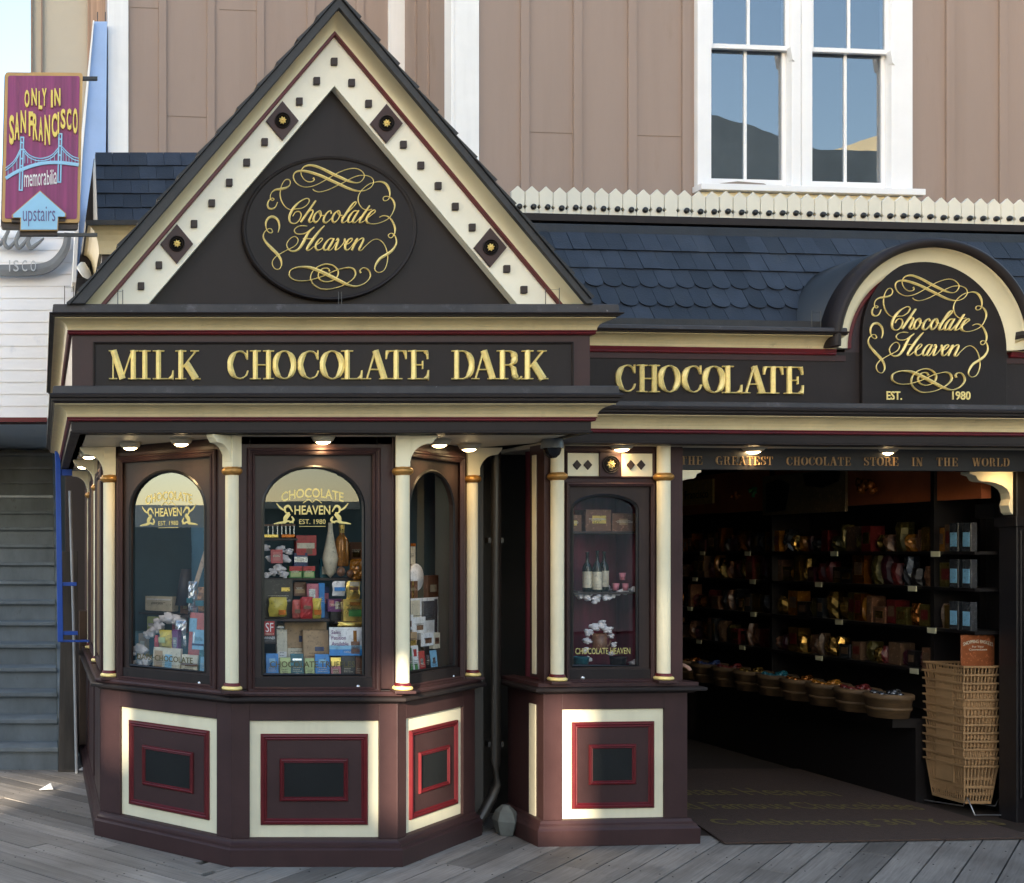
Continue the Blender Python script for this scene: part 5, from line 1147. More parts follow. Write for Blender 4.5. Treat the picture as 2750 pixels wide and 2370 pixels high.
# ------------------------------------------------------------------ goods in the windows
def cm(name, col, rough=.35, metal=0.0, var=.2):
    tone = [c * .45 if max(col) > .3 else min(1, c * 2.2 + .03) for c in col]
    return mat(name, col, rough, metal=metal, var=var, vscale=20, bump=.1, dirt=(tone, 48, .55))
C_ = dict(red=cm('red_card', (.42, .03, .03)), blue=cm('bright_blue_card', (.03, .22, .55)), teal=cm('teal_card', (.01, .10, .13)), kraft=cm('kraft_card', (.42, .28, .15), .6), white=cm('white_card', (.75, .75, .74)),
          black=cm('black_card', (.012, .010, .010)), brown=cm('brown_card', (.16, .075, .04)), gold=cm('gold_foil', (.75, .55, .15), .28, .8), yellow=cm('yellow_card', (.60, .48, .08)), wine_glass=cm('dark_wine_glass', (.008, .016, .012), .12), green=cm('green_card', (.05, .20, .05)),
          lime=cm('pale_green_card', (.42, .50, .22)), pink=cm('pink_card', (.50, .16, .20)), purple=cm('purple_card', (.16, .04, .16)), coral=cm('coral_card', (.50, .11, .09)), sky=cm('sky_picture', (.22, .45, .62)),
          cream=cm('cream_card', (.62, .56, .42)), amber=cm('amber_glass', (.30, .12, .015), .12, .2), navy=cm('navy_card', (.015, .03, .10)), silver=cm('silver_foil', (.6, .62, .66), .22, .85), orange=cm('orange_foil', (.55, .16, .02), .25, .5))
FLUFF = mat('cotton_fluff', (.72, .68, .68), .95, var=.12, vscale=25, bump=1.0, bscale=45)
def pack(fr, px0, px1, py0, py1, v, d, m, name, label, cat, trims=(), texts=(), group=None, lean=0.0, zb=None, par=None):
    """upright packet: py0 top, py1 bottom; trims (fx0,fx1,fz0,fz1,material) as fractions from bottom-left"""
    u0, z1 = fr.uz(px0, py0, v); u1, z0 = fr.uz(px1, py1, v)
    if zb is not None: z0 = zb
    if u1 < u0: u0, u1 = u1, u0
    h = z1 - z0; lz = lambda z: (z - z0) * lean
    b = B(fr); b.add([(u0, v + lz(z0), z0), (u1, v + lz(z0), z0), (u1, v + d, z0), (u0, v + d, z0), (u0, v + lz(z1), z1), (u1, v + lz(z1), z1), (u1, v + d + lz(z1), z1), (u0, v + d + lz(z1), z1)],
                     [(0, 3, 2, 1), (4, 5, 6, 7), (0, 1, 5, 4), (1, 2, 6, 5), (2, 3, 7, 6), (3, 0, 4, 7)])
    o = b.build(name, C_.get(m, m) if isinstance(m, str) else m, None, bevel=.0015, label=label, cat=cat, group=group)
    for (a, c, e, f, mm) in trims:
        q = B(fr); ua, ub, za, zb_ = u0 + (u1 - u0) * a, u0 + (u1 - u0) * c, z0 + h * e, z0 + h * f
        k = lean; q.add([(ua, v - .0015 + lz(za), za), (ub, v - .0015 + lz(za), za), (ub, v - .0015 + lz(zb_), zb_), (ua, v - .0015 + lz(zb_), zb_), (ua, v + lz(za), za), (ub, v + lz(za), za), (ub, v + lz(zb_), zb_), (ua, v + lz(zb_), zb_)],
              [(0, 1, 2, 3), (4, 7, 6, 5), (0, 4, 5, 1), (1, 5, 6, 2), (2, 6, 7, 3), (3, 7, 4, 0)]); q.build('printed_label', C_[mm], o)
    if not texts and u1 - u0 > .03:
        ink = C_['black' if m in ('white', 'cream', 'lime', 'yellow', 'gold', 'sky', 'kraft') else 'cream']; q = B(fr); rl = random.Random(int(px0 * 7 + py0))
        for k in range(3):
            zz_ = z0 + h * (.58 - .055 * k); a_ = u0 + (u1 - u0) * rl.uniform(.12, .25); c_ = u1 - (u1 - u0) * rl.uniform(.12, .35); x_ = a_
            while x_ < c_ - .004:
                w_ = rl.uniform(.003, .009); q.add([(x_, v - .0022 + lz(zz_), zz_), (min(c_, x_ + w_), v - .0022 + lz(zz_), zz_), (min(c_, x_ + w_), v - .0022 + lz(zz_), zz_ + .0028), (x_, v - .0022 + lz(zz_), zz_ + .0028)], [(0, 1, 2, 3)]); x_ += w_ + .002
        if q.v: q.build('small_print', ink, o)
    for (s, a, c, e, f, mm) in texts:
        q = B(fr); q.text(s, u0 + (u1 - u0) * a, u0 + (u1 - u0) * c, z0 + h * e, z0 + h * f, v - .003 + lz(z0 + h * (e + f) / 2), .0006); q.build('lettering', C_[mm], o)
    return o
def pillow(fr, px0, px1, py0, py1, v, t, m, name, label, cat, group=None, seed=0, trims=()):
    u0, z1 = fr.uz(px0, py0, v); u1, z0 = fr.uz(px1, py1, v); rd = random.Random(seed); nx, nz = 7, 9; vv = []
    for side in (-1, 1):
        for j in range(nz + 1):
            for i in range(nx + 1):
                a, c = i / nx, j / nz; q = (math.sin(math.pi * a) ** .6) * (math.sin(math.pi * c) ** .5)
                vv.append((u0 + (u1 - u0) * (a + .03 * math.sin(9 * c + seed)), v + side * t / 2 * q + rd.uniform(-.12, .12) * t * q, z0 + (z1 - z0) * c))
    n = (nx + 1) * (nz + 1); ff = []
    for s in (0, n):
        ff += [(s + j * (nx + 1) + i, s + j * (nx + 1) + i + 1, s + (j + 1) * (nx + 1) + i + 1, s + (j + 1) * (nx + 1) + i) for j in range(nz) for i in range(nx)]
    b = B(fr); b.add(vv, ff, seed % 2 == 0); o = b.build(name, C_[m], None, label=label, cat=cat, group=group)
    for (a, c, e, f, mm) in trims:
        q = B(fr); q.box(u0 + (u1 - u0) * a, u0 + (u1 - u0) * c, v - t / 2 - .006, v - t / 2 - .002, z0 + (z1 - z0) * e, z0 + (z1 - z0) * f); q.build('printed_label', C_[mm], o)
    return o
def fluff(fr, blobs, label, name='cotton_snow'):
    b = B(fr)
    for i, (px, py, v, r) in enumerate(blobs):
        u, z = fr.uz(px, py, v); rdf = random.Random(int(px * 3 + py)); b.blob((u, v, z), (r * .8, r * .6, r * .65), 10, i * 7 + int(px), .3)
        for k in range(7):
            a = rdf.uniform(0, 6.28); q_ = rdf.uniform(.5, 1.0) * r; rr_ = r * rdf.uniform(.22, .45)
            b.blob((u + q_ * math.cos(a), v - rdf.uniform(-.1, .5) * r, z + q_ * .7 * math.sin(a)), (rr_ * 1.2, rr_, rr_ * .8), 8, k * 5 + i, .45)
    return b.build(name, FLUFF, None, label=label, cat='cotton snow')
def bottle(fr, px, py0, py1, v, r, m, label, lab=None, neck=None, name='bottle', group=None):
    u, z1 = fr.uz(px, py0, v); z0 = fr.z(px, py1, v); h = z1 - z0; b = B(fr)
    b.lathe([(0, 0), (r * .9, 0), (r, .01), (r, h * .58), (r * .85, h * .66), (r * .36, h * .76), (r * .32, h * .96), (r * .38, h * .965), (r * .38, h), (0, h)], u, v, 16, z0=z0)
    o = b.build(name, C_[m], None, label=label, cat='bottle', group=group)
    if lab: q = B(fr); q.lathe([(r * 1.01, h * .1), (r * 1.02, h * .11), (r * 1.02, h * .5), (r * 1.01, h * .51)], u, v, 16, z0=z0); q.build('paper_label', C_[lab], o)
    if neck: q = B(fr); q.lathe([(r * .36, h * .8), (r * .37, h * .81), (r * .41, h * .97), (r * .4, h * 1.005), (0, h * 1.006)], u, v, 16, z0=z0); q.build('neck_foil', C_[neck], o)
    return o
DZ = .926
# --- front window
def shelf(fr, px0, px1, py, v0, v1, label):
    u0, z = fr.uz(px0, py, v0); u1 = fr.u(px1, v0); b = B(fr).box(u0, u1, v0, v1, z - .012, z); return b.build('display_shelf', mat('dark_shelf_wood', (.03, .018, .014), .5), None, bevel=.001, label=label, cat='shelf')
bar = [(716, 749, 1755, 'blue', 'bright blue bar with pale crest, first in the front row of the front window', [(.25, .75, .72, .85, 'sky'), (.2, .8, .08, .16, 'cream')]),
       (753, 782, 1766, 'lime', 'pale green chocolate bar beside the first bright blue bar', [(.1, .9, .1, .3, 'brown')]),
       (782, 817, 1756, 'teal', 'dark teal bar between two pale green bars', [(.15, .85, .80, .86, 'silver'), (.4, .6, .3, .42, 'silver')]),
       (821, 846, 1768, 'lime', 'pale green chocolate bar left of the second bright blue bar', [(.2, .8, .08, .22, 'pink')]),
       (848, 887, 1757, 'blue', 'bright blue bar right of the middle of the front row', [(.25, .75, .72, .85, 'sky'), (.25, .75, .06, .14, 'orange')]),
       (890, 917, 1766, 'pink', 'pink and gold bar right of the second bright blue bar', [(0, 1, .72, 1.0, 'gold'), (.2, .8, .45, .6, 'brown')]),
       (918, 955, 1760, 'black', 'black bar with small silver mark near the right of the front row', [(.35, .7, .3, .38, 'silver')]),
       (957, 976, 1762, 'brown', 'narrow brown bar at the right end of the front row', [(.5, .9, .1, .16, 'white')])]
for a, c, y, m, lb, tr in bar: pack(FB, a, c, y, 1815, .075, .012, m, 'chocolate_bar', lb, 'chocolate bar', tr, group='chocolate bars in the front row of the front window', lean=.10, zb=DZ)
pack(FB, 768, 881, 1671, 1800, .20, .05, 'kraft', 'gift_box', 'large tan gift box with blue crest behind the front row of bars', 'gift box', [(.33, .68, .68, .78, 'navy'), (.06, .48, .20, .58, 'cream')], lean=.1, zb=DZ)
pack(FB, 818, 886, 1693, 1800, .14, .03, 'kraft', 'gift_box', 'smaller tan gift box leaning before the large tan one', 'gift box', [(.45, .8, .62, .70, 'navy'), (.5, .9, .35, .42, 'navy')], lean=.12, zb=DZ)
pack(FB, 746, 774, 1691, 1800, .16, .03, 'cream', 'gift_box', 'pale pink-cream box left of the large tan gift box', 'gift box', [(.1, .9, .35, .6, 'white')], lean=.1, zb=DZ)
p = pack(FB, 885, 977, 1684, 1760, .07, .004, 'white', 'job_poster', 'white and blue poster reading Sales Position Available with a tiny chess-like figure', 'poster', [(0, 1, 0, .22, 'blue'), (0, 1, .22, .36, 'sky'), (.63, .88, .06, .50, 'brown'), (.70, .80, .50, .88, 'amber')],
         [('Sales', .06, .33, .76, .90, 'purple'), ('Position', .06, .48, .56, .70, 'purple'), ('Available', .06, .55, .35, .49, 'purple'), ('5 WORLD', .42, .62, .10, .16, 'white')], lean=.05)
pack(FB, 705, 743, 1664, 1729, .034, .002, 'black', 'award_sticker', 'black and red SF Weekly Winner sticker inside the front window glass', 'sticker', [(.10, .84, .36, .94, 'red')], [('SF', .2, .76, .50, .88, 'white'), ('WEEKLY', .16, .80, .38, .46, 'cream'), ('WINNER', .1, .88, .20, .31, 'white'), ('BEST CHOCOLATE', .1, .85, .12, .16, 'silver')])
pillow(FB, 908, 978, 1669, 1684, .13, .03, 'gold', 'gold_packet', 'flat gold bar on top of the job poster', 'gold packet', seed=2)
shelf(FB, 712, 886, 1662, .12, .40, 'lower display shelf in the front window with red and yellow pouches')
zs = FB.z(800, 1662, .12)
pillow(FB, 785, 809, 1610, 1661, .18, .03, 'coral', 'sweet_pouch', 'dull coral pouch left of the bright red pouch', 'pouch', seed=1, trims=[(.2, .8, .3, .5, 'brown')])
pillow(FB, 807, 840, 1602, 1661, .16, .03, 'red', 'sweet_pouch', 'bright red pouch in the middle of the front window', 'pouch', seed=3, trims=[(.2, .8, .45, .6, 'brown')])
pillow(FB, 836, 863, 1606, 1661, .18, .03, 'yellow', 'sweet_pouch', 'yellow pouch right of the bright red pouch', 'pouch', seed=5, trims=[(.2, .9, .2, .45, 'orange')])
pack(FB, 710, 786, 1556, 1661, .24, .03, cm('olive_dark_card', (.05, .045, .035)), 'chocolate_box', 'large dark box with gold crest on the lower shelf', 'chocolate box', [(.60, .90, .70, .80, 'gold'), (.52, .92, .44, .48, 'silver')])
pillow(FB, 722, 770, 1603, 1655, .19, .04, 'yellow', 'sweet_pouch', 'mustard pouch slumped before the dark box with gold crest', 'pouch', seed=8, trims=[(.5, .9, .1, .35, 'orange')])
pack(FB, 825, 856, 1567, 1600, .25, .03, 'pink', 'small_gift_box', 'magenta box with silver front behind the red pouch', 'gift box', [(.15, .7, .2, .85, 'silver')], zb=FB.z(840, 1662, .25))
pack(FB, 857, 872, 1565, 1640, .24, .02, 'blue', 'ribbon_roll', 'vertical bright blue ribbon strip in the middle of the front window', 'ribbon', (), zb=zs)
pack(FB, 888, 928, 1642, 1676, .26, .04, 'black', 'small_gift_box', 'black box under the purple sweet box', 'gift box', [(.4, .7, .5, .7, 'silver')], zb=DZ)
pack(FB, 880, 921, 1608, 1642, .26, .04, 'purple', 'small_gift_box', 'purple and pink box with pale picture labels', 'gift box', [(.1, .4, .4, .9, 'pink'), (.5, .9, .2, .8, 'silver')])
pillow(FB, 893, 927, 1560, 1600, .20, .03, 'white', 'coffee_bag', 'white bag with blue band on the right of the front window', 'bag', seed=4, trims=[(.08, .92, .35, .6, 'blue')])
pillow(FB, 930, 966, 1559, 1608, .20, .03, 'gold', 'coffee_bag', 'pale gold bag with brown crest beside the white and blue bag', 'bag', seed=6, trims=[(.15, .85, .5, .66, 'brown'), (.2, .9, .7, .95, 'cream')])
pack(FB, 922, 979, 1609, 1668, .18, .05, 'gold', 'gold_box', 'square gold box with arched window below the gold bag', 'gift box', [(.25, .85, .22, .55, 'green'), (.3, .8, .72, .88, 'amber')], zb=None)
shelf(FB, 900, 984, 1668, .17, .40, 'short shelf under the square gold box')
shelf(FB, 700, 984, 1552, .26, .42, 'upper display shelf in the front window holding the bottles')
fluff(FB, [(712, 1470, .30, .028), (730, 1500, .29, .030), (748, 1525, .28, .030), (765, 1500, .30, .032), (752, 1475, .31, .028), (776, 1480, .30, .026), (735, 1535, .28, .026), (716, 1545, .28, .022), (762, 1542, .28, .028)], 'pinkish white cotton clouds on the upper shelf at left')
pack(FB, 728, 760, 1475, 1512, .25, .012, 'red', 'small_card_box', 'small red card among the cotton clouds', 'card', [(.2, .8, .2, .8, 'coral')], lean=.1)
pack(FB, 795, 850, 1437, 1491, .31, .05, 'red', 'sweet_box', 'red and cream box on top of the stack on the upper shelf', 'sweet box', [(.05, .9, .35, .62, 'cream'), (.5, .8, .05, .35, 'brown')])
pack(FB, 790, 826, 1484, 1526, .30, .05, 'navy', 'sweet_box', 'small navy sweet box under the red and cream one', 'sweet box', [(0, 1, .4, .75, 'silver'), (.2, .8, .85, 1, 'red')])
pack(FB, 777, 812, 1520, 1552, .29, .05, 'green', 'sweet_box', 'left green and red box at the bottom of the stack', 'sweet box', [(0, 1, .6, 1, 'red'), (.1, .9, .1, .5, 'lime')])
pack(FB, 814, 846, 1520, 1552, .29, .05, 'green', 'sweet_box', 'right green and red box at the bottom of the stack', 'sweet box', [(0, 1, .6, 1, 'red'), (.1, .9, .1, .5, 'lime')])
bottle(FB, 918, 1408, 1520, .32, .038, 'amber', 'amber bottle with gold stopper on the upper shelf', None, 'gold')
pc_ = B(FB); u, z1 = FB.uz(887, 1403, .31); z0 = FB.z(887, 1552, .31)
pc_.lathe([(.012, z1 - z0), (.014, (z1 - z0) * .85), (.045, (z1 - z0) * .35), (.03, (z1 - z0) * .1), (.0, 0)], u, .31, 12, z0=z0); pc_.build('paper_cone', C_['cream'], None, label='tall twisted cream paper cone left of the amber bottle', cat='paper cone')
for i, (px, py, r) in enumerate(((916, 1535, .024), (940, 1540, .020))):
    b = B(FB); u, z = FB.uz(px, py, .26); b.lathe([(0, -r * 1.2), (r * .8, -r * .7), (r, 0), (r * .75, r * .8), (0, r * 1.3)], u, .26, 14, z0=z); b.build('chocolate_egg', C_['brown'], None, label=('larger' if i == 0 else 'smaller') + ' brown chocolate egg at the foot of the amber bottle', cat='chocolate egg')
pillow(FB, 940, 978, 1500, 1560, .27, .05, 'amber', 'sweet_bag', 'crinkled amber bag at the right end of the upper shelf', 'bag', seed=11)
for i, (px0, px1) in enumerate(((707, 748), (756, 792))):
    q = B(FB); u0, z1 = FB.uz(px0, 1407, .30); u1, z0 = FB.uz(px1, 1443, .30); o = B(FB).box(u0, u1, .30, .36, z0, z0 + .018).build('cable_car_model', C_['gold' if i == 0 else 'orange'], None, bevel=.002, label=('left' if i == 0 else 'right') + ' of two tiny toy cable cars on the top shelf', cat='toy')
    B(FB).box(u0 - .003, u1 + .003, .296, .364, z1 - .01, z1).build('roof', C_['brown'], o)
    for k in range(4): B(FB).box(u0 + (u1 - u0) * (k / 3.3), u0 + (u1 - u0) * (k / 3.3) + .004, .30, .304, z0 + .018, z1 - .01).build('post', C_['silver'], o)
shelf(FB, 700, 800, 1445, .28, .42, 'top left display shelf under the toy cable cars')
# --- left window
pack(FL, 500, 579, 1645, 1790, .13, .02, 'coral', 'picture_box', 'large rose-red box with small white lettering and picture', 'picture box', [(.0, .25, .72, .92, 'sky'), (.02, .98, .0, .06, 'brown')], [('SAN FRANCISCO', .35, .95, .70, .76, 'white')], lean=.1, zb=DZ)
pack(FL, 515, 546, 1690, 1745, .095, .010, 'sky', 'picture_card', 'sky-blue bridge picture card at left on the rose-red box', 'picture card', [(0, 1, .2, .3, 'navy'), (.1, .2, .2, .9, 'silver')], lean=.1)
pack(FL, 547, 579, 1690, 1745, .095, .010, 'sky', 'picture_card', 'sky-blue picture card with brown pier at the right end', 'picture card', [(0, 1, .1, .28, 'teal'), (.3, .6, .2, .4, 'kraft')], lean=.1)
pack(FL, 408, 481, 1737, 1800, .07, .02, 'cream', 'picture_box', 'long cream picture box in the bottom row of the left window', 'picture box', [(.05, .35, .2, .9, 'kraft'), (.45, .7, .3, .8, 'sky'), (0, 1, .0, .12, 'teal')], lean=.08, zb=DZ)
pack(FL, 485, 528, 1757, 1800, .07, .02, 'cream', 'picture_box', 'short cream and blue picture box in the middle of the left window', 'picture box', [(.1, .9, .1, .45, 'sky'), (.0, 1, .6, .7, 'brown')], lean=.08, zb=DZ)
pack(FL, 531, 579, 1745, 1805, .07, .02, 'teal', 'picture_box', 'teal picture box at the right end of the left window', 'picture box', [(.1, .5, .2, .8, 'sky'), (.6, .9, .1, .6, 'silver')], lean=.08, zb=DZ)
fluff(FL, [(378, 1745, .14, .05), (392, 1775, .12, .045), (372, 1790, .13, .05), (405, 1700, .18, .04), (425, 1680, .2, .045), (455, 1660, .22, .05), (480, 1665, .22, .045), (390, 1800, .1, .04)], 'lilac-white cotton snow in the left corner of the left window')
pillow(FL, 470, 500, 1665, 1740, .16, .04, 'silver', 'cellophane_bag', 'cellophane bag with blue ribbon before the rose-red box', 'bag', seed=13, trims=[(.3, .7, .4, .6, 'navy')])
pillow(FL, 428, 462, 1690, 1740, .12, .05, 'yellow', 'cellophane_bag', 'yellow sweet bag behind the long cream picture box', 'bag', seed=15, trims=[(.2, .7, .3, .6, 'lime')])
pillow(FL, 505, 530, 1560, 1650, .22, .05, 'silver', 'cellophane_bag', 'tall clear bag with teal bow behind the rose-red box', 'bag', seed=17, trims=[(.2, .8, .35, .5, 'teal')])
pillow(FL, 531, 558, 1575, 1648, .22, .05, 'amber', 'cellophane_bag', 'amber bag with dark bow right of the tall clear bag', 'bag', seed=19, trims=[(.1, .9, .3, .5, 'teal')])
b = B(FL); u, z0 = FL.uz(421, 1736, .10); b.lathe([(0, 0), (.012, 0), (.014, .005), (.014, .05), (.009, .055), (.009, .065), (0, .066)], u, .10, 12, z0=z0); b.build('sweet_tube', C_['red'], None, label='small red sweet tube left of the yellow sweet bag', cat='tube')
b = B(FL); u, z0 = FL.uz(500, 1625, .30); z1 = FL.z(500, 1528, .30); b.lathe([(0, 0), (.065, 0), (.03, z1 - z0), (0, z1 - z0)], u, .30, 12, z0=z0); b.build('cone_stand', mat('dark_cone', (.03, .028, .04), .6), None, label='dark tapering cone stand behind the cellophane bags', cat='display stand')
pack(FL, 390, 462, 1600, 1642, .30, .06, 'cream', 'gift_box', 'pale cream box on the left of the left window', 'gift box', [(.05, .95, .75, .85, 'white')])
shelf(FL, 372, 480, 1643, .28, .45, 'glass-edged shelf under the pale cream box')
shelf(FL, 484, 582, 1652, .20, .45, 'shelf behind the rose-red box in the left window')
pack(FL, 553, 579, 1480, 1518, .20, .03, 'gold', 'small_card_box', 'gold and brown box at the top right of the left window', 'card', [(.2, .8, .2, .8, 'brown')])
pack(FL, 553, 579, 1528, 1562, .20, .03, 'red', 'small_card_box', 'red striped box below the gold and brown one', 'card', [(.1, .3, .1, .9, 'cream'), (.5, .7, .1, .9, 'cream')])
pack(FL, 551, 579, 1568, 1645, .22, .03, 'purple', 'small_card_box', 'dark violet box at the right edge above the rose-red box', 'card', [(.2, .8, .4, .8, 'navy')])
q = B(FL); (ua, za), (ub, zb_) = FL.uz(520, 1590, .26), FL.uz(585, 1380, .26); q.ribbon([(ua, za, .03), (ub, zb_, .03)], .26, .004, .001); q.build('ribbon_streamer', C_['kraft'], None, label='diagonal tan streamer in the upper right of the left window', cat='ribbon')
# --- right window (seen very obliquely)
pack(FRr, 1084, 1177, 1608, 1712, .16, .006, 'white', 'advert_card', 'large white advert board with oval pictures', 'advert', [(.05, .45, .5, .95, 'cream'), (.5, .9, .45, .92, 'silver'), (.88, .97, .1, .95, 'silver')])
pack(FRr, 1084, 1110, 1652, 1690, .12, .006, 'white', 'advert_card', 'small white card with brown beans, left of two', 'advert', [(.3, .8, .2, .6, 'brown')])
pack(FRr, 1109, 1143, 1658, 1698, .12, .006, 'white', 'advert_card', 'small white tilted card with brown bean, right of two', 'advert', [(.3, .8, .2, .5, 'brown')])
pack(FRr, 1132, 1165, 1700, 1732, .10, .006, 'white', 'advert_card', 'lower white card with single chocolate', 'advert', [(.3, .8, .2, .6, 'brown')])
pack(FRr, 1084, 1116, 1458, 1528, .22, .006, 'cream', 'advert_card', 'cream advert card with brown top high in the right window', 'advert', [(0, 1, .88, 1, 'orange'), (.3, .6, .05, .2, 'brown')])
b = B(FRr); u, z = FRr.uz(1118, 1550, .20); b.lathe([(0, .19), (.075, .192), (.08, .20), (.08, .215), (0, .22)], u, z, 24, ax='y'); b.build('oval_tin', C_['white'], None, label='round white tin with pearly lid above the advert board', cat='tin')
pack(FRr, 1096, 1122, 1560, 1606, .19, .04, 'brown', 'small_gift_box', 'brown box with gold string under the white tin', 'gift box', [(.45, .55, 0, 1, 'gold')])
for a, c, y, m, lb in ((1086, 1099, 1745, 'black', 'black bar leftmost in the right window'), (1102, 1115, 1740, 'green', 'dark green bar next to the leftmost black one'), (1112, 1131, 1735, 'white', 'white bar with green and red marks'), (1128, 1147, 1750, 'red', 'red bar in the right window'), (1147, 1161, 1738, 'black', 'black bar right of the red one'), (1161, 1179, 1748, 'sky', 'light blue bar at the right end')):
    pack(FRr, a, c, y, 1800, .07, .012, m, 'chocolate_bar', lb, 'chocolate bar', [(.3, .7, .55, .75, 'silver')] if m != 'white' else [(.3, .7, .7, .9, 'red'), (.3, .7, .3, .5, 'green')], group='bars along the right canted window', lean=.1, zb=DZ)
# --- narrow window
def M2(px, py, v): return FM.uz(px, py, v)
sv = UV + .10
for i, (py, lb, a, c) in enumerate(((1426, 'top shelf of the narrow window under the brown boxes', 1536, 1722), (1590, 'middle shelf of the narrow window under the wine bottles', 1536, 1722))):
    shelf(FM, a, c, py, UV + .08, UV + .36, lb)
pack(FM, 1573, 1641, 1368, 1426, UV + .12, .12, 'brown', 'chocolate_box', 'brown box with glowing gold crest in the narrow window', 'chocolate box', [(.26, .80, .36, .72, 'gold'), (.30, .76, .52, .60, 'cream')])
pack(FM, 1644, 1708, 1378, 1426, UV + .14, .12, 'brown', 'chocolate_box', 'brown box with faint crest right of the gold-crested one', 'chocolate box', [(.3, .65, .35, .7, 'kraft')])
pack(FM, 1536, 1562, 1382, 1426, UV + .14, .12, 'brown', 'chocolate_box', 'half-hidden brown box at the left edge of the narrow window', 'chocolate box', [(.2, .5, .35, .65, 'gold')])
for px, py0, py1, v_, lb in ((1577, 1482, 1588, UV + .16, 'left wine bottle with white label on the cotton snow'), (1604, 1478, 1594, UV + .13, 'middle wine bottle with white label, nearest the glass'), (1622, 1480, 1586, UV + .19, 'right wine bottle half behind the middle one')):
    bottle(FM, px, py0, py1, v_, .026, 'wine_glass', lb, 'cream', None, 'wine_bottle', 'wine bottles in the narrow window')
fluff(FM, [(1556, 1597, UV + .12, .026), (1575, 1602, UV + .11, .028), (1600, 1608, UV + .10, .030), (1625, 1602, UV + .11, .028), (1645, 1598, UV + .12, .024), (1628, 1580, UV + .2, .03)], 'white cotton snow mat under the wine bottles')
fluff(FM, [(1662, 1590, UV + .14, .022), (1680, 1586, UV + .14, .026), (1700, 1584, UV + .14, .024), (1712, 1588, UV + .14, .022)], 'white cotton snow under the pink cups')
for px, py, lb in ((1654, 1573, 'left pink cup of the small pyramid'), (1680, 1573, 'right pink cup of the small pyramid'), (1672, 1545, 'pink cup on top of the small pyramid')):
    b = B(FM); u, z = M2(px, py + 12, UV + .13); b.lathe([(0, 0), (.014, 0), (.019, .042), (.016, .042), (.012, .004), (0, .004)], u, UV + .13, 14, z0=z); b.build('pink_cup', C_['pink'], None, label=lb, cat='cup', group='pink cups in the narrow window')
fluff(FM, [(1576, 1770, UV + .13, .026), (1574, 1745, UV + .13, .024), (1574, 1720, UV + .13, .024), (1580, 1698, UV + .13, .026), (1596, 1682, UV + .13, .030), (1615, 1678, UV + .13, .030), (1630, 1690, UV + .13, .026), (1640, 1708, UV + .13, .020), (1647, 1730, UV + .13, .018), (1642, 1755, UV + .13, .018), (1650, 1775, UV + .13, .022)], 'white cotton arch around the brown mug', 'cotton_arch')
b = B(FM); u, z = M2(1610, 1745, UV + .12); b.lathe([(0, 0), (.034, 0), (.040, .01), (.041, .095), (.036, .095), (.034, .01), (0, .008)], u, UV + .12, 20, z0=z); mg = b.build('mug', C_['brown'], None, label='brown mug under the white cotton arch', cat='mug')
b = B(FM); b.tube([(u + .038, UV + .12, z + .08), (u + .06, UV + .12, z + .075), (u + .066, UV + .12, z + .05), (u + .055, UV + .12, z + .025), (u + .038, UV + .12, z + .02)], .005, 8); b.build('handle', C_['brown'], mg)
shelf(FM, 1590, 1632, 1746, UV + .09, UV + .2, 'small black stand under the brown mug')
for px, m, lb in ((1560, 'teal', 'teal tin bowl at the lower left of the narrow window'), (1660, 'black', 'dark tin bowl at the lower right of the narrow window')):
    b = B(FM); u, z = M2(px, 1790, UV + .10); b.lathe([(0, 0), (.036, 0), (.044, .05), (.048, .055), (.044, .058), (.034, .01), (0, .008)], u, UV + .10, 20, z0=z); b.build('tin_bowl', C_[m], None, label=lb, cat='bowl')
fluff(FM, [(1700, 1780, UV + .12, .022), (1712, 1772, UV + .12, .02)], 'little tuft of cotton snow by the dark tin bowl')

# ------------------------------------------------------------------ inside the shop
WX = 6.12
def sh(px, py, X):                                   # point on a plane X = const running back into the shop
    Y = X * F_PX / (px - XC); return Y, EYE + (YH - py) * Y / F_PX
SW = mat('black_shop_shelf', (.010, .008, .008), .4)
SHU = empty('shelving_unit', (6.0, 9.3, 0), 'long black shelving unit running back along the right wall inside the shop', 'shelves')
for z in (1.65, 1.42, 1.153, .873):
    b = B().box(5.80, WX if z < 1 else 6.045, 7.45 if z < 1 else 7.10, 12.6, z - .02, z); b.build('shelf', SW, SHU)
for y in (7.45, 9.1, 10.8, 12.5): b = B().box(5.82, WX, y, y + .03, 0, 2.3); b.build('upright', SW, SHU)
b = B().box(5.55, WX, 7.45, 12.6, .50, .56); b.build('lower_shelf', SW, SHU)
b = B().box(5.70, WX, 7.45, 12.6, 0.004, .50); b.build('plinth_cupboard', SW, SHU)
rb_ = mat('red_brown_canopy', (.42, .11, .035), .6, var=.2)
b = B().box(5.84, 5.90, 7.10, 12.6, 1.98, 2.32); b.build('canopy_board', rb_, SHU)
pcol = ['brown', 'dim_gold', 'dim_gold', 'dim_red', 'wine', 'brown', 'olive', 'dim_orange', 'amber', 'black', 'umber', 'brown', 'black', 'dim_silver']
C_.update(dim_silver=cm('dim_silver_foil', (.11, .115, .125), .2, .7), dim_gold=cm('dim_gold_foil', (.24, .14, .03), .2, .75), dim_red=cm('dim_red_foil', (.10, .010, .010)), wine=cm('wine_foil', (.045, .006, .014)), olive=cm('olive_foil', (.10, .08, .02), .3, .4), dim_orange=cm('dim_orange_foil', (.24, .08, .012), .2, .7), umber=cm('umber_card', (.12, .07, .04)))  # dim foils repeat the window foils darker, putting shop gloom into the colour
rd = random.Random(21)
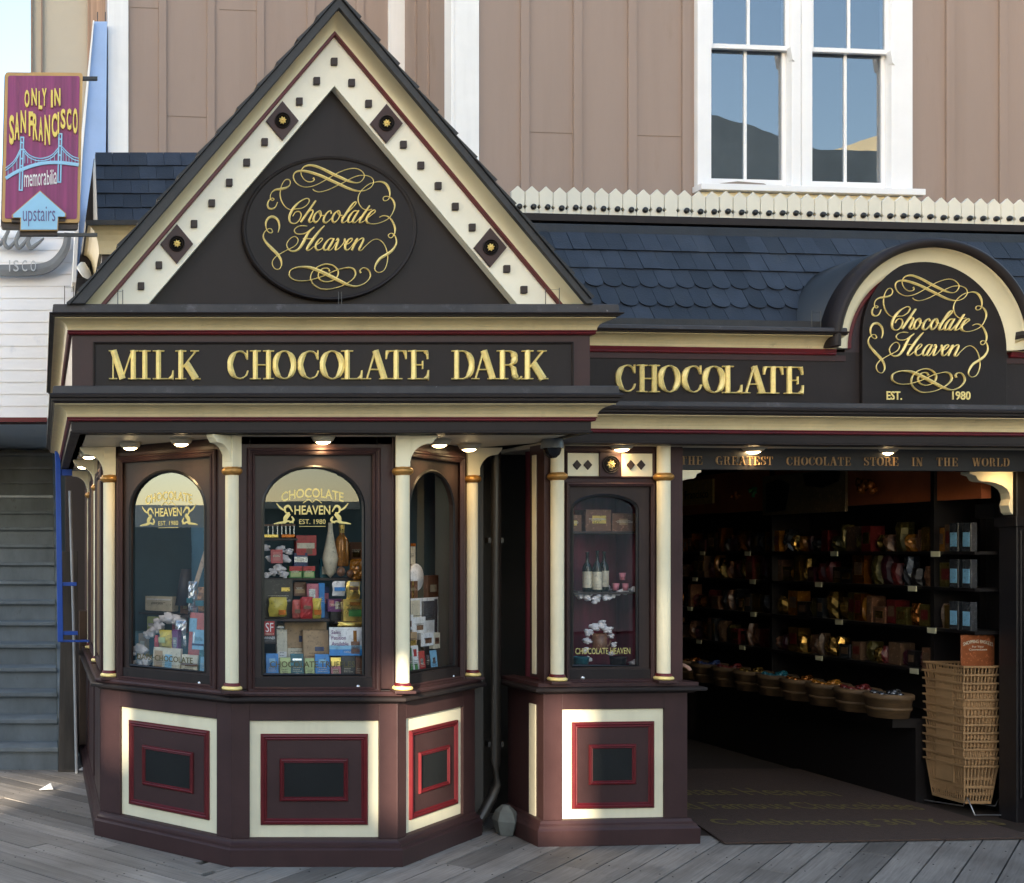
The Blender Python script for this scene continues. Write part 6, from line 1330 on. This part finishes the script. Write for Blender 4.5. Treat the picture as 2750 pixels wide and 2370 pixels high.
ORDW = ['nearest the door', 'second', 'third', 'fourth', 'fifth', 'sixth', 'seventh', 'eighth', 'ninth', 'tenth', 'eleventh', 'twelfth', 'thirteenth', 'fourteenth', 'fifteenth', 'sixteenth', 'seventeenth', 'eighteenth', 'nineteenth', 'twentieth'] + [t + u for t in ('twenty-', 'thirty-', 'forty-', 'fifty-', 'sixty-', 'seventy-') for u in ('first', 'second', 'third', 'fourth', 'fifth', 'sixth', 'seventh', 'eighth', 'ninth')]
lvl = {1.65: 'top', 1.42: 'second', 1.153: 'third', .873: 'lowest'}
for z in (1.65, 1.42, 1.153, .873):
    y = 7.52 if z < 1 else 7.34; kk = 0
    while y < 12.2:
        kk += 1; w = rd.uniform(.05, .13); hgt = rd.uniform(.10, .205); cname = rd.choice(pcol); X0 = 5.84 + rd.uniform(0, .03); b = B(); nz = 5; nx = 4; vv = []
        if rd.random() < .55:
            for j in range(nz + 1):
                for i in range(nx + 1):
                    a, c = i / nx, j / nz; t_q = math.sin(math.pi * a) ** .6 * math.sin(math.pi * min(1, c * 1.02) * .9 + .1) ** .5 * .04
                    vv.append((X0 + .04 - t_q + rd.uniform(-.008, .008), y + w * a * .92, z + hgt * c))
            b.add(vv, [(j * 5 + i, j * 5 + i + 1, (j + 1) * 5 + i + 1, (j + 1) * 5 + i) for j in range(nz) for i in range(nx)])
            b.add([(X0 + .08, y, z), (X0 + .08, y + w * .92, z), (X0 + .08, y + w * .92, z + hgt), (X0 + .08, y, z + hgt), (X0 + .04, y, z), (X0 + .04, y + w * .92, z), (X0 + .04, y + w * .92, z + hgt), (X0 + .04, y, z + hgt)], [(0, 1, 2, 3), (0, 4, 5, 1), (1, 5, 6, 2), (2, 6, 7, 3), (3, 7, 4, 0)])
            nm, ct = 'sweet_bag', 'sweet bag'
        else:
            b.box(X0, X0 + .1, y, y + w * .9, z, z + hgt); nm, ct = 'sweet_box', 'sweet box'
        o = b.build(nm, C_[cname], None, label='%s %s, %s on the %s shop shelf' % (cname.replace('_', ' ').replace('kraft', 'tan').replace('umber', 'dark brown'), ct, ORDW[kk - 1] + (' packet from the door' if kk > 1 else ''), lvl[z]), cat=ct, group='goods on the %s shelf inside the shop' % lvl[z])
        if nm == 'sweet_box': q = B().box(X0 - .002, X0, y + w * .15, y + w * .75, z + hgt * .3, z + hgt * .75); q.build('printed_label', C_[rd.choice(['umber', 'dim_gold', 'umber', 'dim_red'])], o)
        y += w
    for k in range(5):
        yy = 7.45 + k * .9 + rd.uniform(-.2, .2); q = B().box(5.79, 5.797, yy, yy + .07, z - .035, z + .0); q.build('price_tag', mat('price_tag_yellow', (.62, .58, .38), .6), SHU)
# tall white packets at the near end of each shelf
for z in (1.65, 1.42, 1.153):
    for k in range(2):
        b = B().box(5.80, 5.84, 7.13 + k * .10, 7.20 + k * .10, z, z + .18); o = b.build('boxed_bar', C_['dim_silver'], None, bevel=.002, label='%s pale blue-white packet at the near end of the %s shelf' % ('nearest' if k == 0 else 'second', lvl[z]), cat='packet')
        q = B().box(5.797, 5.80, 7.14 + k * .10, 7.19 + k * .10, z + .03, z + .12); q.build('printed_label', C_['sky'], o)
# bushel baskets of sweets
wk = mat('bushel_wood', (.115, .066, .028), .7, var=.4, vscale=12, stretch=(1, 1, 5))
pos = [7.50 + .285 * k for k in range(9)]
bb = None
for i, y in enumerate(pos):
    if i == 0:
        t = empty('bushel_basket', (5.56, y, .565), '', 'basket', 'bushel baskets of sweets under the shelves')
        q = B(); q.lathe([(.0, 0), (.11, 0), (.130, .13), (.134, .132), (.134, .155), (.126, .156), (.122, .13), (.0, .10)], 5.56, y, 22, z0=.565); q.build('staves', wk, t)
        q = B(); q.lathe([(.133, .120), (.139, .122), (.139, .15), (.133, .152)], 5.56, y, 22, z0=.565); q.lathe([(.120, .05), (.125, .05), (.128, .07), (.123, .07)], 5.56, y, 22, z0=.565); q.build('hoop', wk, t)
        q = B(); 
        for k in range(16):
            a = rd.uniform(0, 6.28); r_ = rd.uniform(0, .095); q.blob((5.56 + r_ * math.cos(a), y + r_ * math.sin(a), .565 + .145 + rd.uniform(-.01, .025)), (.024, .018, .016), 8, k, .3)
        q.build('sweets', C_['dim_silver'], t); bb = t
    else:
        t = bb.copy(); scene.collection.objects.link(t)
        for ch in bb.children:
            c = ch.copy(); scene.collection.objects.link(c); c.parent = t
            if ch.name.startswith('sweets'): c.data = ch.data.copy(); c.data.materials[0] = C_[('dim_silver', 'dim_red', 'amber', 'dim_orange', 'teal', 'dim_gold', 'dim_red', 'navy', 'dim_orange')[i]]
        t.location = (5.56, y, .565)
    t['label'] = 'wooden bushel basket of sweets, %s from the shopping basket stack' % ('first second third fourth fifth sixth seventh eighth ninth'.split()[i])
# signs on the canopy
def wallsign(px0, px1, py0, py1, X, m, name, label, cat, texts=(), tx=None):
    Ya, za = sh(px0, py0, X); Yb, _ = sh(px1, py0, X); zb_ = sh((px0 + px1) / 2, py1, X)[1]; za = sh((px0 + px1) / 2, py0, X)[1]
    fr = Fr(X, Ya, R(-90)); b = B(fr); L = Ya - Yb; b.box(0, L, 0, .02, zb_, za); o = b.build(name, m, None, bevel=.002, label=label, cat=cat)
    for s, a, c, e, f, mm in texts: q = B(fr); q.text(s, L * a, L * c, zb_ + (za - zb_) * e, zb_ + (za - zb_) * f, -.001, .001); q.build('lettering', C_[mm], o)
    return o, fr, L, zb_, za
wallsign(1808, 1913, 1290, 1355, 5.80, cm('dull_gold_board', (.60, .38, .10)), 'city_sign', 'dim gold board reading San Francisco at the back of the shop', 'sign', [('San Francisco', .05, .9, .25, .6, 'black')])
o, fr, L, zb_, za = wallsign(2048, 2270, 1268, 1378, 5.78, cm('dull_tan_board', (.16, .11, .05)), 'large_poster', 'large dim tan poster with ragged dark silhouette on the canopy', 'poster')
q = B(fr); q.prism([(L * .05, zb_ + .02), (L * .30, zb_ + .03), (L * .36, za - .08), (L * .22, za - .03), (L * .05, za - .06)], -.004, -.001); q.prism([(L * .52, za - .01), (L * .95, za - .01), (L * .93, za - .09), (L * .75, za - .13), (L * .55, za - .10)], -.004, -.001); q.build('dark_print', C_['black'], o)
for px, py, c, lb in ((2325, 1300, 'orange', 'shiny orange foil bunch hanging from the canopy'), (2020, 1320, 'green', 'small greenish foil twist on the canopy'), (1975, 1330, 'orange', 'small orange foil twist on the canopy')):
    Y, z = sh(px, py, 5.74); q = B(); r_ = .06 if px == 2325 else .03
    for k in range(7): q.blob((5.74 + rd.uniform(-.03, .03), Y + rd.uniform(-r_, r_), z + rd.uniform(-r_, r_)), (r_ * .5, r_ * .4, r_ * .6), 7, k, .5)
    q.build('foil_bunch', C_[c], None, label=lb, cat='foil bunch')
Y, z = sh(2290, 1422, 5.80)
# carpet-edge mat with gold words
mt = B(); mp_ = [(1945, 2263), (2790, 2249), (2780, 2110), (1842, 2100), (1842, 2194)]
def gnd(px, py, z=0.0):
    Y = (EYE - z) * F_PX / (py - YH); return ((px - XC) * Y / F_PX, Y)
P = [gnd(*p, .012) for p in mp_]; P = [P[0], P[1], (P[1][0] + .0, 8.6), (3.70, 8.6), P[4]]
mt.prism_m(P, .006, .016); MT = mt.build('doormat', mat('brown_mat', (.070, .040, .028), .95, var=.25, vscale=40, bump=1.0, bscale=300), None, label='dark brown mat with faded gold words Celebrating 30 Years at the entrance', cat='mat')
mgold = mat('faded_mat_gold', (.15, .11, .03), .95, var=.3, vscale=40)
def mat_text(s, x0, x1, y0, y1, warp=.0):
    cu_ = B(); cu_.text(s, x0, x1, y0, y1, 0, 0, bold=.008); vv = [(p.x, p.z + warp * ((p.x - x0) / (x1 - x0)) * (1 - (p.x - x0) / (x1 - x0)), .0175) for p in cu_.v]
    q = B(); q.add(vv, cu_.f); q.build('lettering', mgold, MT)
X0_, Y0_ = gnd(1925, 2216); X1_, Y1_ = gnd(2660, 2190)
mat_text('Celebrating 30 Years', 4.05, 5.78, 6.78, 6.98)
mat_text('World Famous Chocolates', 3.75, 5.6, 7.22, 7.42, .12)
mat_text('Chocolate Heaven', 3.85, 5.35, 7.62, 7.86, .15)
# ------------------------------------------------------------------ stack of shopping baskets on a wire stand
BK = mat('tan_basket_plastic', (.40, .235, .11), .5, var=.18)
cy_, cx_ = 7.265, 5.845
BFm = Fr(cx_, cy_, 0)
def basket_bm():
    """open slatted basket, tapered; local origin at rim centre bottom; width .40 (u), depth .27 (v), height .21"""
    b = B(); Wt, Dt, Wb, Db, H = .158, .106, .128, .084, .245; th = .0032
    def ring(z0, z1, W0, D0, W1, D1, t=.005):
        o = [(-W0, -D0), (W0, -D0), (W0, D0), (-W0, D0)]; p = [(-W1, -D1), (W1, -D1), (W1, D1), (-W1, D1)]
        vv = [(x, y, z0) for x, y in o] + [(x, y, z1) for x, y in p] + [(x * (1 - t / abs(x)), y * (1 - t / abs(y)), z0) for x, y in o] + [(x * (1 - t / abs(x)), y * (1 - t / abs(y)), z1) for x, y in p]
        ff = []
        for i in range(4):
            j = (i + 1) % 4; ff += [(i, j, 4 + j, 4 + i), (8 + i, 12 + i, 12 + j, 8 + j), (4 + i, 4 + j, 12 + j, 12 + i), (i, 8 + i, 8 + j, j)]
        b.add(vv, ff)
    w = lambda z: Wb + (Wt - Wb) * z / H
    d = lambda z: Db + (Dt - Db) * z / H
    for a, c, x in ((H - .011, H, .010), (H - .015, H - .011, 0), (H * .40, H * .47, 0), (0, .02, 0)): ring(a, c, w(a) + x, d(a) + x, w(c) + x, d(c) + x)
    for z0, z1 in ((.02, H * .40), (H * .47, H - .015)):
        for fx in [i / 15 for i in range(16)]:
            for s_ in (-1, 1):
                x0, x1 = (fx * 2 - 1) * w(z0) * .97, (fx * 2 - 1) * w(z1) * .97
                b.add([(x0 - th, s_ * d(z0), z0), (x0 + th, s_ * d(z0), z0), (x1 + th, s_ * d(z1), z1), (x1 - th, s_ * d(z1), z1), (x0 - th, s_ * (d(z0) - .004), z0), (x0 + th, s_ * (d(z0) - .004), z0), (x1 + th, s_ * (d(z1) - .004), z1), (x1 - th, s_ * (d(z1) - .004), z1)], [(0, 1, 2, 3), (4, 7, 6, 5), (0, 3, 7, 4), (1, 5, 6, 2)])
        for fy in [i / 9 for i in range(10)]:
            for s_ in (-1, 1):
                y0, y1 = (fy * 2 - 1) * d(z0) * .97, (fy * 2 - 1) * d(z1) * .97
                b.add([(s_ * w(z0), y0 - th, z0), (s_ * w(z0), y0 + th, z0), (s_ * w(z1), y1 + th, z1), (s_ * w(z1), y1 - th, z1), (s_ * (w(z0) - .004), y0 - th, z0), (s_ * (w(z0) - .004), y0 + th, z0), (s_ * (w(z1) - .004), y1 + th, z1), (s_ * (w(z1) - .004), y1 - th, z1)], [(0, 1, 2, 3), (4, 7, 6, 5), (0, 3, 7, 4), (1, 5, 6, 2)])
    b.box(-Wb, Wb, -Db, Db, 0, .004)
    b.box(-.07, .07, -d(H * .75) - .003, -d(H * .6) + .004, H * .5, H - .03)
    return b
src = basket_bm(); me_b = bpy.data.meshes.new('basket'); me_b.from_pydata([tuple(p) for p in src.v], [], src.f); me_b.materials.append(BK)
NB = 13; zbase = .075; step = .0515
ordn = ['lowest', 'second from the bottom', 'third from the bottom', 'fourth from the bottom', 'fifth from the bottom', 'sixth from the bottom', 'middle', 'sixth from the top', 'fifth from the top', 'fourth from the top', 'third from the top', 'second from the top', 'topmost']
for k in range(NB):
    o = bpy.data.objects.new('shopping_basket', me_b); scene.collection.objects.link(o)
    o.location = BFm.M @ Vector((rd.uniform(-.006, .006), rd.uniform(-.005, .005), zbase + k * step)); o.rotation_euler = (0, 0, R(-90 + rd.uniform(-1.2, 1.2)))
    ORG[o.name] = Vector(o.location); tag(o, 'tan plastic shopping basket, %s in the nested stack at the entrance' % ordn[k], 'shopping basket', 'stacked shopping baskets')
    q = bpy.data.objects.new('wire_handle', bpy.data.meshes.new('wire_handle')) if False else None
WS = empty('wire_stand', (cx_, cy_, 0.017), 'thin chrome wire stand holding the stack of shopping baskets', 'basket stand')
WM = mat('chrome_wire', (.55, .55, .56), .3, metal=.9, bump=0)
def wp(u, v, z): return tuple(BFm.M @ Vector((u, v, z)))
for s_ in (-1, 1):
    q = B(); q.tube([wp(s_ * .10 + .01, -.22, .025), wp(s_ * .10 - .02, -.20, .13), wp(s_ * .10 - .02, -.17, .07), wp(s_ * .09, .18, .03)], .004, 6); q.build('foot', WM, WS)
q = B(); q.tube([wp(-.09, -.22, .025), wp(.11, -.22, .025)], .004, 6); q.build('front_bar', WM, WS)
q = B(); q.tube([wp(.125, -.19, .03), wp(.128, -.17, .95), wp(.126, -.15, 1.16)], .004, 6); q.build('upright', WM, WS)
# sign over the stack
p0 = Vector(wp(.0, .06, 0)); SGf = Fr(5.775, 7.15, R(2))
zt_s = 0.94; SGN = B(SGf).box(-.02, .195, 0, .008, .93, 1.126).build('basket_sign', cm('rust_sign', (.26, .075, .025)), None, bevel=.002, label='rust-brown sign reading Shopping Baskets above the basket stack', cat='sign')
q = B(SGf); q.text('SHOPPING BASKETS', -.008, .183, 1.06, 1.082, -.001, .001, warp=lambda x, z: (x, z + .016 - 2.2 * (x - .085) ** 2)); q.text('For Your', .05, .125, 1.048, 1.060, -.001, .001); q.text('Convenience', .03, .145, 1.030, 1.042, -.001, .001); q.build('lettering', C_['cream'], SGN)

# ------------------------------------------------------------------ person just inside the entrance, mostly hidden by the column
def person():
    X, Y = 3.87, 7.30
    sk = {  # name: (pos, radius)
     'pelvis': ((0, 0, .95), .13), 'waist': ((0, .0, 1.08), .115), 'chest': ((.01, 0, 1.30), .135), 'neck0': ((.0, 0, 1.46), .07), 'neck': ((.01, 0, 1.52), .052), 'head0': ((.02, 0, 1.60), .075), 'head1': ((.015, 0, 1.69), .085), 'head2': ((.01, 0, 1.76), .05),
     'hipL': ((0, -.09, .90), .10), 'kneeL': ((.05, -.10, .50), .062), 'ankL': ((-.02, -.10, .10), .042), 'toeL': ((.14, -.11, .04), .035),
     'hipR': ((0, .09, .90), .10), 'kneeR': ((.02, .10, .50), .062), 'ankR': ((-.10, .10, .10), .042), 'toeR': ((.06, .11, .04), .035),
     'shL': ((.0, -.18, 1.40), .062), 'elL': ((.02, -.24, 1.13), .046), 'wrL': ((.08, -.22, .90), .030), 'shR': ((.0, .18, 1.40), .062), 'elR': ((.03, .24, 1.13), .046), 'wrR': ((.09, .22, .90), .030)}
    for s_, sy in (('L', -1), ('R', 1)):
        w = Vector(sk['wr' + s_][0]); sk['palm' + s_] = (tuple(w + Vector((.06, 0, -.005))), .026)
        for k in range(4):
            a = w + Vector((.09, -.03 + .02 * k, 0)); L = (.045, .052, .050, .038)[k]
            sk['f%s%da' % (s_, k)] = (tuple(a), .010); sk['f%s%db' % (s_, k)] = (tuple(a + Vector((L * .6, 0, -.012))), .009); sk['f%s%dc' % (s_, k)] = (tuple(a + Vector((L * .9, 0, -.034))), .008)
        sk['t%sa' % s_] = (tuple(w + Vector((.045, -.03 * sy, .012))), .011); sk['t%sb' % s_] = (tuple(w + Vector((.085, -.045 * sy, .0))), .009)
    E = [('pelvis', 'waist'), ('waist', 'chest'), ('chest', 'neck0'), ('neck0', 'neck'), ('neck', 'head0'), ('head0', 'head1'), ('head1', 'head2')]
    for s_ in 'LR':
        E += [('pelvis', 'hip' + s_), ('hip' + s_, 'knee' + s_), ('knee' + s_, 'ank' + s_), ('ank' + s_, 'toe' + s_), ('chest', 'sh' + s_), ('sh' + s_, 'el' + s_), ('el' + s_, 'wr' + s_), ('wr' + s_, 'palm' + s_), ('wr' + s_, 't%sa' % s_), ('t%sa' % s_, 't%sb' % s_)]
        for k in range(4): E += [('palm' + s_, 'f%s%da' % (s_, k)), ('f%s%da' % (s_, k), 'f%s%db' % (s_, k)), ('f%s%db' % (s_, k), 'f%s%dc' % (s_, k))]
    def grow(names, edges, scale, m, name, parent=None, **kw):
        idx = {n: i for i, n in enumerate(names)}
        me = bpy.data.meshes.new(name); me.from_pydata([sk[n][0] for n in names], [(idx[a], idx[b_]) for a, b_ in edges], [])
        o = bpy.data.objects.new(name, me); scene.collection.objects.link(o)
        md = o.modifiers.new('skin', 'SKIN'); md.use_smooth_shade = True
        for i, n in enumerate(names): r = sk[n][1] * scale; me.skin_vertices[0].data[i].radius = (r, r)
        me.skin_vertices[0].data[0].use_root = True
        ss = o.modifiers.new('sub', 'SUBSURF'); ss.levels = ss.render_levels = 2
        me.materials.append(m); o.parent = parent
        if not parent: o.location = (X, Y, .017); o.rotation_euler = (0, 0, R(-35)); ORG[o.name] = Vector(o.location)
        return o
    skin = mat('skin_tone', (.42, .24, .17), .5, bump=0)
    body = grow(list(sk), E, 1.0, skin, 'person'); tag(body, 'person in blue top and grey trousers standing in the dim doorway behind the column', 'person')
    top = ['chest', 'waist', 'pelvis', 'neck0', 'shL', 'elL', 'shR', 'elR']
    grow(top, [('chest', 'waist'), ('waist', 'pelvis'), ('chest', 'neck0'), ('chest', 'shL'), ('shL', 'elL'), ('chest', 'shR'), ('shR', 'elR')], 1.16, mat('blue_cloth', (.03, .10, .17), .8), 'shirt', body)
    leg = ['pelvis', 'hipL', 'kneeL', 'ankL', 'hipR', 'kneeR', 'ankR']
    grow(leg, [('pelvis', 'hipL'), ('hipL', 'kneeL'), ('kneeL', 'ankL'), ('pelvis', 'hipR'), ('hipR', 'kneeR'), ('kneeR', 'ankR')], 1.14, mat('grey_trousers', (.03, .038, .042), .8), 'trousers', body)
    f = Fr(0, 0)
    def child(b, nm, m):
        me = bpy.data.meshes.new(nm); me.from_pydata([tuple(p) for p in b.v], [], b.f); me.polygons.foreach_set('use_smooth', [True] * len(me.polygons)); me.materials.append(m)
        o = bpy.data.objects.new(nm, me); scene.collection.objects.link(o); o.parent = body
    b = B(); b.blob((-.005, 0, 1.715), (.105, .092, .10), 14, 3, .05); child(b, 'hair', mat('dark_hair', (.015, .01, .008), .6))
    for s_ in (-1, 1): b = B(); b.blob((.098, s_ * .03, 1.655), (.008, .012, .007), 8, 1, 0); child(b, 'eye', C_['black'])
    b = B(); b.blob((.108, 0, 1.63), (.016, .010, .020), 8, 1, 0); child(b, 'nose', skin)
    b = B(); b.blob((.096, 0, 1.595), (.006, .022, .006), 8, 1, 0); child(b, 'mouth', C_['coral'])
person()

# further small goods that fill the displays
for i, (fr, px0, px1, py0, py1, v, m, tr, nm) in enumerate((
    (FL, 372, 392, 1700, 1800, .20, 'kraft', [(.2, .8, .5, .8, 'cream')], 'tan card box leaning in the left corner of the left window'),
    (FL, 462, 478, 1690, 1760, .10, 'purple', [(.2, .8, .3, .7, 'silver')], 'thin violet packet before the silver cellophane bag'),
    (FL, 395, 425, 1655, 1700, .24, 'lime', [(.1, .9, .4, .6, 'white')], 'pale green card under the pale cream box'),
    (FL, 484, 510, 1575, 1650, .34, 'brown', [(.3, .7, .2, .7, 'gold')], 'brown and gold box beside the dark cone stand'),
    (FL, 462, 496, 1652, 1700, .30, 'pink', [(.1, .9, .6, .9, 'cream')], 'rose card box behind the silver cellophane bag'),
    (FB, 866, 884, 1575, 1660, .30, 'navy', [(.1, .9, .5, .8, 'pink')], 'tall navy box behind the bright blue ribbon'),
    (FB, 790, 822, 1562, 1600, .30, 'brown', [(.1, .9, .2, .5, 'kraft')], 'brown box in the shadow between dark box and magenta box'),
    (FB, 742, 768, 1672, 1690, .24, 'black', [(.1, .9, .2, .5, 'silver')], 'black packet above the pale pink-cream box'),
    (FB, 860, 884, 1500, 1552, .36, 'teal', [(.2, .8, .2, .6, 'cream')], 'teal box behind the paper cone'),
    (FB, 940, 975, 1455, 1505, .38, 'brown', [(.2, .8, .2, .6, 'dim_gold')], 'brown and gold box above the crinkled amber bag'),
    (FRr, 1150, 1178, 1545, 1606, .22, 'brown', [(.2, .8, .3, .6, 'cream')], 'brown carton right of the round white tin'),
    (FRr, 1165, 1182, 1700, 1740, .10, 'cream', [(.2, .8, .3, .7, 'brown')], 'small cream card at the right of the lower white card'),
    (FRr, 1086, 1120, 1700, 1738, .11, 'kraft', [(.1, .9, .1, .5, 'gold')], 'basket-brown packet low at left in the right window'))):
    pack(fr, px0, px1, py0, py1, v, .03, m, 'card_box', nm, 'card box', tr)
# ------------------------------------------------------------------ the other side of the pier (behind the camera, shades and is reflected)
OP = empty('sun_blocking_wall', (-12, -14, 0), 'unseen tall grey wall added behind the camera to shade the shop', 'building')  # unseen thin wall added to keep the sun off the shop
gw = mat('grey_opposite_wall', (.42, .39, .37), .8, var=.2, vscale=.5); yw = mat('yellow_opposite_wall', (.74, .66, .46), .8, var=.1, vscale=.5)
q = B()
holes = [(-13.35, -12.50, 5.12, 5.46), (-11.50, -11.36, 5.50, 5.90), (-9.74, -9.46, 5.15, 5.95), (-8.96, -8.70, 5.05, 5.85), (-8.28, -8.20, 5.95, 6.45)]  # openings shaped to throw sun patches on pedestal, bay and deck
q.box(-24, -17.3, -14.12, -14, 0, 15.8); q.box(-17.3, -14.3, -14.12, -14, 0, 8.7); q.box(-17.3, -14.3, -14.12, -14, 12.1, 15.8); x = -14.3
for a, c, z0_, z1_2 in holes:
    q.box(x, a, -14.12, -14, 0, 12.6); q.box(a, c, -14.12, -14, 0, z0_); q.box(a, c, -14.12, -14, z1_2, 12.6); x = c
q.box(x, -1.0, -14.12, -14, 0, 12.6); q.build('wall', gw, OP)
YB = empty('yellow_building_opposite', (20, -16, 0), 'yellow building with grey roofs at the far right across the boardwalk', 'building')
fy = Fr(31, -9.2, R(-107.5)); q = B(fy); q.add([(0, 0, 0), (22, 0, 0), (22, 0, 13.3), (0, 0, 14.7), (0, 6, 0), (22, 6, 0), (22, 6, 13.3), (0, 6, 14.7)], [(0, 1, 2, 3), (4, 7, 6, 5), (3, 2, 6, 7), (0, 3, 7, 4), (1, 5, 6, 2)]); q.build('wall', yw, YB)
q = B(); q.prism([(10, 0), (34, 0), (34, 12.6), (26, 12.0), (23, 11.9), (20, 12.6), (17, 12.5), (14, 12.2), (10, 12.4)], -12.0, -9.0); q.build('lower_wing', gw, YB)
LO = empty('low_building_opposite', (0, -14, 0), 'low dark shop row across the boardwalk', 'building')
q = B().box(-.9, 13.0, -20, -14, 0, 2.62); q.build('wall', mat('dark_opposite_wall', (.05, .055, .06), .7, var=.3, vscale=.6), LO)
for k in range(9):
    q = B().box(-.5 + k * 1.5, .6 + k * 1.5, -14.03, -14, .8, 2.4); q.build('window', mat('opposite_glass', (.10, .14, .17), .2), LO)
q = B().box(-.95, 13.1, -14.4, -13.6, 2.62, 2.78); q.build('cornice', mat('opposite_cream', (.5, .47, .4), .7), LO)
WL = empty('white_building_at_side', (-9.5, 4, 0), 'white building with teal shopfront along the left side of the boardwalk', 'building')
q = B().box(-14, -9.5, -6, 9.6, 2.0, 2.32); q.build('upper_wall', mat('side_white_wall', (.8, .78, .7), .7, var=.05), WL)  # plain warm-white wall colour, the same all over
q = B().box(-14, -9.5, -6, 9.6, 0, 2.0); q.build('shopfront', mat('teal_shopfront', (.32, .52, .62), .4, var=.4, vscale=.8), WL)
for k in range(5): q = B().box(-9.5, -9.47, -5.5 + k * 2.6, -4.0 + k * 2.6, .5, 2.0); q.build('window', MATS['opposite_glass'], WL)
